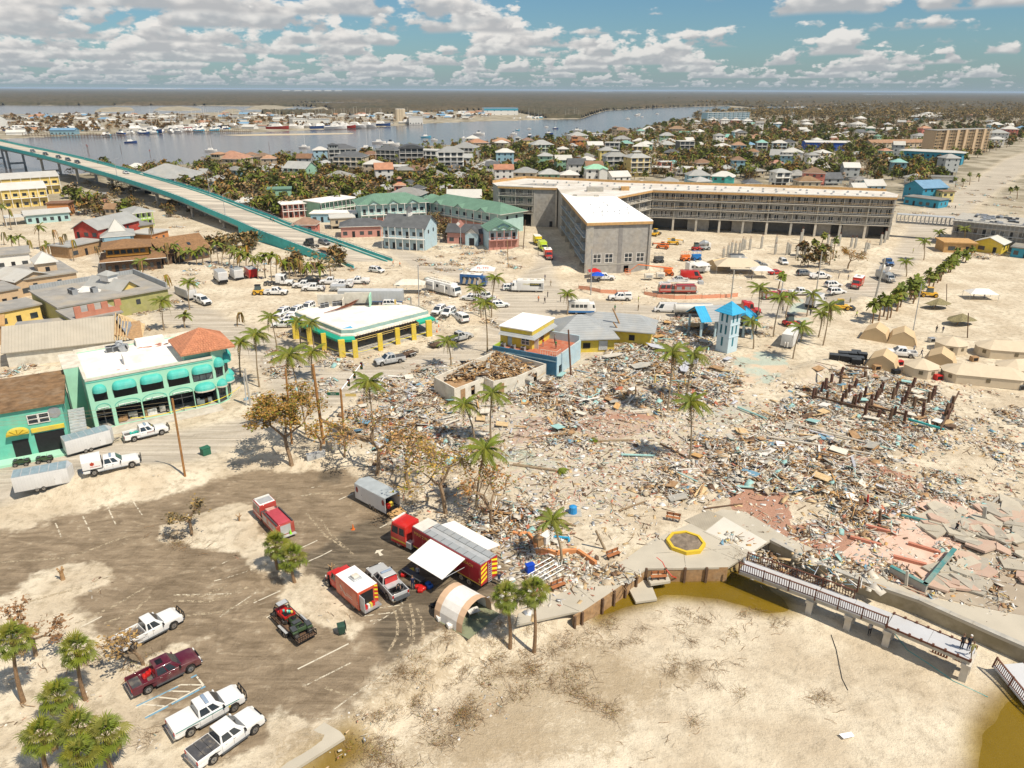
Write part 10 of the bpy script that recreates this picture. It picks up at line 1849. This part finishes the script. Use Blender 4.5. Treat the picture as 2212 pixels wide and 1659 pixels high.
for k in range(230):
 P=DEB[0]if k<120 else DEB[1];x0,x1,y0,y1=infill(P)
 while 1:
  x,y=rd.uniform(x0,x1),rd.uniform(y0,y1)
  if iP(x,y,P)and not any(iP(x,y,e)for e in EXC):break
 m=rd.choice(list(CN)+[wH,offw,wood,conc,woodl,offw]);brd=rd.random()<.55;ct='left' if x<20 else 'middle' if x<50 else 'right';ar='front' if y<95 else 'back'
 b=MB();l,w_=(rd.uniform(2,4.6),rd.uniform(.16,.34))if brd else(rd.uniform(1.3,2.8),rd.uniform(.8,1.6));b.box(-l/2,l/2,-w_/2,w_/2,-.04,.05,m);t=b.ob('loose_board' if brd else 'wall_panel',label='%s %s lying in the %s %s of the rubble field'%(CN[m],'long board' if brd else 'wall panel',ar,ct),cat='board' if brd else 'panel',group=gq['board' if brd else 'panel']);t.location=(x,y,hz(x,y)+rd.uniform(.15,.75));t.rotation_euler=(rd.gauss(0,.15),rd.gauss(0,.13),rd.uniform(0,6.3))
for p,r,m,lab,tl in((M3(1570,650),3.4,osb,'large orange sheathing roof panel tilted over the rubble',.35),(M3(1340,625),2.,osb,'smaller sheathing panel in front of the pavilion',.2),(M3(1240,835),2.6,LIL,'large lilac-grey sheet in the upper rubble',.1),(M3(1560,965),3.,LIL,'wide lilac-grey sheet behind the palm pair',.1),(M3(1480,1030),2.2,LIL,'smaller lilac-grey sheet left of the palm pair',.1),(M3(870,915),2.4,pale,'pale grey wall section with window frame',.1),(M3(1120,1000),2.8,conc,'long grey wall section lying flat',.06),(M2(1830,1045),1.8,kK,'crumpled black tarpaulin over the roofless shell',.2)):t=sH(p,r,m,lab,'fallen_sheet','sheet',.1,tl,None,.45,1.0 if m!=kK else 2.2)
for a,c,m,lab in((B4(-1270,215),B4(-980,225),MNT,'mint beam'),(M3(1950,1340),M3(2200,1440),MNT,'upper mint beam'),(B3(1940,490),B3(2212,510),MNT,'mint slab beam on the red paving'),(M3(930,1140),M3(1115,1035),wood,'brown beam in mid rubble'),(M3(820,1130),M3(990,1040),wood,'second brown beam in mid rubble'),(M3(1650,840),M3(1790,740),pale,'pale post leaning at the tower foot'),(B4(0,60),B4(900,210),pale,'long pale sill across the right rubble'),(B4(430,390),B4(670,490),conc,'grey sill in the right rubble'),(M4(150,1470),M4(900,1659),pale,'upper pale sill across the right rubble')):log(a,c,.18,'long '+lab+' lying straight',m,'fallen_beam','beam',.35)
SANDB=mat((.34,.26,.17),.9,.2,2.)
def wrack(seed,n,rad,leaf=True,th=.014):
 rr=random.Random(seed);b=MB();ms=[bark,bark,wood,SANDB]
 for k in range(n):
  p=Vector((rr.gauss(0,rad*.5),rr.gauss(0,rad*.5),.04));d=Vector((rr.uniform(-1,1),rr.uniform(-1,1),.1)).normalized();pts=[tuple(p)]
  for i in range(4):d=(d+Vector((rr.uniform(-.6,.6),rr.uniform(-.6,.6),rr.uniform(-.25,.22)))).normalized();p=p+d*rr.uniform(.12,.38);p.z=max(.02,min(.4,p.z));pts.append(tuple(p))
  b.path(pts,rr.uniform(.3,1)*th,rr.choice(ms),3)
 if leaf:
  for k in range(n*3):p=Vector((rr.gauss(0,rad*.45),rr.gauss(0,rad*.45),rr.uniform(.02,.22)));s=rr.uniform(.03,.08);b.add([tuple(p),tuple(p+Vector((s,s*.3,.05))),tuple(p+Vector((0,s,.02)))],[(0,1,2)],rr.choice((lbr,ldry,lbrd,lg2,lbrd)))
 return b.mesh('wrack')
WR=[wrack(1,26,1.3),wrack(2,40,1.0),wrack(3,7,1.8,False,.028),wrack(4,30,.8)]
tw=[[]for _ in range(4)]
for k in range(400):
 u,v=rd.uniform(740,1640),rd.uniform(1310,1690);g=P3(u,v);x,y=g.x,g.y
 dens=float(fbm(np.array([x]),np.array([y]),5,50,3)[0])
 if(iP(x,y,VEGG[0])and dens>.12)or(abs(float(pdist(np.array([x]),np.array([y]),ARC,False)[0]))<2.4):tw[rd.choices((0,1,2,3),(4,3,2,3))[0]].append((x,y,g.z,rd.uniform(0,6),rd.uniform(.6,1.25)))
for u,v in[(1780,1505),(1790,1520),(1765,1512),(1540,1480),(1600,1500),(1500,1560),(1470,1600),(1380,1620),(1290,1280),(1640,1290),(1600,1200),(1590,1215),(1610,1230),(1580,1240)]+[(rd.uniform(1240,1700),rd.uniform(1320,1400))for _ in range(30)]:g=P3(u,v);tw[rd.randrange(4)].append((g.x,g.y,g.z,rd.uniform(0,6),.9))
for u0,u1,v0,v1,n in((800,1130,950,1130,50),(340,440,1130,1180,6),(980,1140,1080,1200,20),(1100,1180,1180,1280,8),(0,330,1380,1600,8)):
 for k in range(n):g=P3(rd.uniform(u0,u1),rd.uniform(v0,v1));tw[rd.randrange(4)].append((g.x,g.y,g.z,rd.uniform(0,6),rd.uniform(.8,1.4)))
for i,L in enumerate(tw):sC('dry_brush',WR[i],L,'dead vines and twigs strewn on the sand')
def body(pose,shirt,pants,seed):
 J={'stand':[(0,0,.95),(0,0,1.2),(0,0,1.42),(0,0,1.5),(0,.02,1.66),(-.17,0,1.4),(-.22,.02,1.15),(-.2,-.06,.92),(.17,0,1.4),(.22,.02,1.15),(.2,-.06,.92),(-.09,0,.9),(-.1,-.03,.5),(-.1,0,.08),(-.1,-.14,.04),(.09,0,.9),(.1,-.03,.5),(.1,0,.08),(.1,-.14,.04)],'walk':[(0,0,.95),(0,-.03,1.2),(0,-.05,1.42),(0,-.06,1.5),(0,-.06,1.66),(-.17,-.04,1.4),(-.22,.12,1.17),(-.2,.16,.95),(.17,-.04,1.4),(.22,-.16,1.18),(.2,-.3,1.02),(-.09,0,.9),(-.1,-.22,.52),(-.1,-.3,.1),(-.1,-.44,.06),(.09,0,.9),(.1,.08,.5),(.1,.34,.12),(.1,.24,.04)],'bend':[(0,.1,.9),(0,-.08,1.1),(0,-.3,1.2),(0,-.38,1.2),(0,-.5,1.22),(-.17,-.28,1.15),(-.2,-.4,.9),(-.18,-.45,.65),(.17,-.28,1.15),(.2,-.4,.9),(.18,-.45,.65),(-.09,.1,.86),(-.12,-.02,.48),(-.12,.08,.08),(-.12,-.06,.04),(.09,.1,.86),(.12,-.02,.48),(.12,.08,.08),(.12,-.06,.04)]}[pose]
 Ed=[(0,1),(1,2),(2,3),(3,4),(2,5),(5,6),(6,7),(2,8),(8,9),(9,10),(0,11),(11,12),(12,13),(13,14),(0,15),(15,16),(16,17),(17,18)];Rr=[.14,.135,.13,.055,.105,.065,.048,.038,.065,.048,.038,.10,.07,.05,.04,.10,.07,.05,.04]
 me=bpy.data.meshes.new('body');me.from_pydata(J,Ed,[]);o=bpy.data.objects.new('body',me);COL.objects.link(o);md=o.modifiers.new('s','SKIN');
 for i,v in enumerate(me.skin_vertices[0].data):v.radius=(Rr[i],Rr[i]*.8);v.use_root=(i==0)
 sd=o.modifiers.new('d','SUBSURF');sd.levels=1;dg=bpy.context.evaluated_depsgraph_get();m2_=bpy.data.meshes.new_from_object(o.evaluated_get(dg));bpy.data.objects.remove(o);m2_.materials.clear()
 for m in(mat((.42,.24,.16),.6,.05,1.),shirt,pants,kK):m2_.materials.append(m)
 for p in m2_.polygons:
  c=p.center;p.use_smooth=True;hip=.93 if pose!='bend' else .9;arm=abs(c.x)>.19 and c.z>.6
  p.material_index=3 if c.z<.1 else 2 if c.z<hip and not arm else 0 if(pose!='bend' and c.z>1.47)or(pose=='bend' and c.y<-.4)or(arm and c.z<1.12)else 1
 return m2_
clo={'black':mat((.02,.02,.025),.8,.1,3.),'navy':mat((.02,.03,.08),.8,.1,3.),'green':mat((.03,.20,.07),.8,.1,3.),'red':mat((.45,.03,.03),.8,.1,3.),'grey':mat((.30,.31,.34),.8,.1,3.),'white':wH,'orange':PO,'khaki':mat((.25,.20,.12),.8,.1,3.),'lime':PL,'olive':olive}
BM={}
hair=MB();hair.tube((0,0,1.70),(0,0,1.80),.115,.07,wD,8);hair=hair.mesh('hair');cap_=MB();cap_.tube((0,0,1.72),(0,0,1.80),.12,.09,wH,8);cap_=cap_.mesh('cap')
def pS(p,lab,sh,pa,pose='stand',rz=0.,z=None,s=1.,hat=False):
 k=(pose,sh,pa)
 if k not in BM:BM[k]=body(pose,clo[sh],clo[pa],0)
 g=p if isinstance(p,Vector)else(P3(*p)if z is None else G(p[0],p[1],z));t=E('person',lab,'person',g,rz);link('body',BM[k],t)
 if pose!='bend':link('cap' if hat else 'hair',cap_ if hat else hair,t,(0,.0 if pose=='stand' else-.06,0))
 t.scale=(s,s,s)
pS(T1(2100,1325),'person in dark navy clothing standing behind the red trailer','navy','black');pS(T1(1240,1385),'person in black sitting height in the silver pickup bed','black','black','bend',z=.9);pS(T1(1355,1360),'person in dark clothing at the table under the awning','navy','navy');pS(T1(1400,1270),'person under the awning behind the table in a grey top','grey','navy')
pS(M3(268,800),'person in a red shirt on the red terrace by the white door','red','grey',z=3.3);pS(M3(368,770),'person in a grey shirt on the red terrace','grey','navy',z=3.3,rz=2);pS(M3(378,818),'person in a green shirt on the red terrace','green','black',z=3.3)
pS(C4(870,512),'person in a grey shirt and dark trousers under the walkway deck','grey','black');pS(C4(1665,630),'person in black with a cap at the end of the deck','black','black',z=1.1);pS(C4(1725,640),'person with a white cap at the end of the deck','black','navy',z=1.1,hat=True);pS(C4(1745,695),'person in olive and khaki nearest the broken deck end','olive','khaki','walk',z=1.1)
pS(B4(1615,882),'person in dark shorts and top walking alone on the pink terrace','black','navy','walk',2.);pS(B4(525,120),'person bending over the rubble, left of two','grey','navy','bend',1.);pS(B4(630,140),'person in brown bending over the rubble, right of two','khaki','khaki','bend',2.)
for p,lab,sh,pa,po in((M3(285,228),'person in navy on the sand above the command truck','navy','black','walk'),(M3(335,280),'person in khaki walking right of the command truck','khaki','khaki','walk'),(M3(308,375),'person in black below the command truck','black','black','stand'),(M3(228,415),'person in an orange shirt pulling a cart','orange','black','walk'),(M3(282,430),'person in black beside the carts','black','black','walk'),(M3(420,415),'person in black left of the leaning roadside palm','black','black','stand'),(M3(888,495),'person in green behind the metal roof','green','black','stand'),(M3(1090,490),'person in khaki under a parasol on the road','khaki','khaki','stand'),(M3(1090,420),'small figure in yellow-green near the road edge','lime','khaki','stand'),(M4(125,510),'person in grey near the leaning palms','grey','black','stand'),(M4(365,530),'person in navy by the white box truck','navy','navy','stand'),(M4(705,435),'person in olive by the yellow loader','olive','khaki','stand'),(M4(760,550),'person in lime and black walking on open sand','lime','black','walk'),(M4(880,605),'person in grey behind the first tent','grey','black','stand'),(M4(958,755),'person seated height by the first tent door','black','navy','stand'),(M4(1255,850),'person in grey behind the white pickup','grey','navy','walk'),(M4(1320,885),'person in navy walking away from the pickup','navy','navy','walk'),(M4(1450,680),'person in black left of the fallen thatch','black','black','stand'),(M4(1505,685),'person in navy right beside the fallen thatch','navy','black','stand'),(M4(1775,370),'person in black under the beach shelter, left','black','black','stand'),(M4(1865,385),'person in navy under the beach shelter, right','navy','navy','stand'),(M4(690,225),'person in grey left of the red ambulance','grey','khaki','stand'),(M4(608,215),'person in black under the island trees','black','black','stand'),(M3(2068,225),'person in navy left of the white canopy','navy','black','stand'),(K4(1250,1530),'person in lime high-visibility top on the track','lime','khaki','stand'),(K4(1615,1150),'person in black on the track beyond the footbridge','black','black','stand'),(M2(590,330),'man in a dark shirt standing behind the parked pickups','black','navy','stand'),(M2(1775,205),'person in black beside the lettered canopy','black','black','stand'),(M2(1185,100),'person in orange pushing a bicycle at the ramp foot','orange','khaki','walk'),(M2(1245,115),'second person in orange at the ramp foot','orange','black','walk'),(K3(225,1560),'person in black beside the red ambulance by the hotel','black','black','stand')):
 pS(p,lab,sh,pa,po,random.uniform(0,6))
for i_,o_,lab,c in((46.5,11.5,'person in navy walking up the bridge, left','navy'),(28.5+5,11.5,'person in black on the bridge footway','black'),(15.3,11.5,'person in navy on the lower bridge footway','navy'),(14.6,11.5,'person in orange on the lower bridge footway','orange')):pS(oB(i_,o_),lab,c,'black','walk',2.)
def mF(px,lab,h=1.1):
 P=[P3(*p)for p in px];t=E('mesh_fence',lab,'fence',P[0]);mm=wN((.70,.28,.16),.42,9.)
 for i in range(len(P)-1):
  a=P[i]-P[0];c=P[i+1]-P[0];b=MB();b.quad(tuple(a),tuple(c),(c.x,c.y,c.z+h),(a.x,a.y,a.z+h*.8),mm);b.ob('mesh_panel',t);b=MB();b.tube((a.x,a.y,a.z-.1),(a.x,a.y,a.z+1.4),.04,.04,wD,4);b.ob('stake',t)
mF([M3(x,y)for x,y in((575,300),(670,315),(760,335),(900,345),(1000,350))],'sagging orange mesh fence by the light pole');mF([M3(x,y)for x,y in((1140,350),(1250,375),(1400,390),(1500,390),(1640,385),(1800,380),(1950,370))],'orange mesh fence in front of the ladder truck')
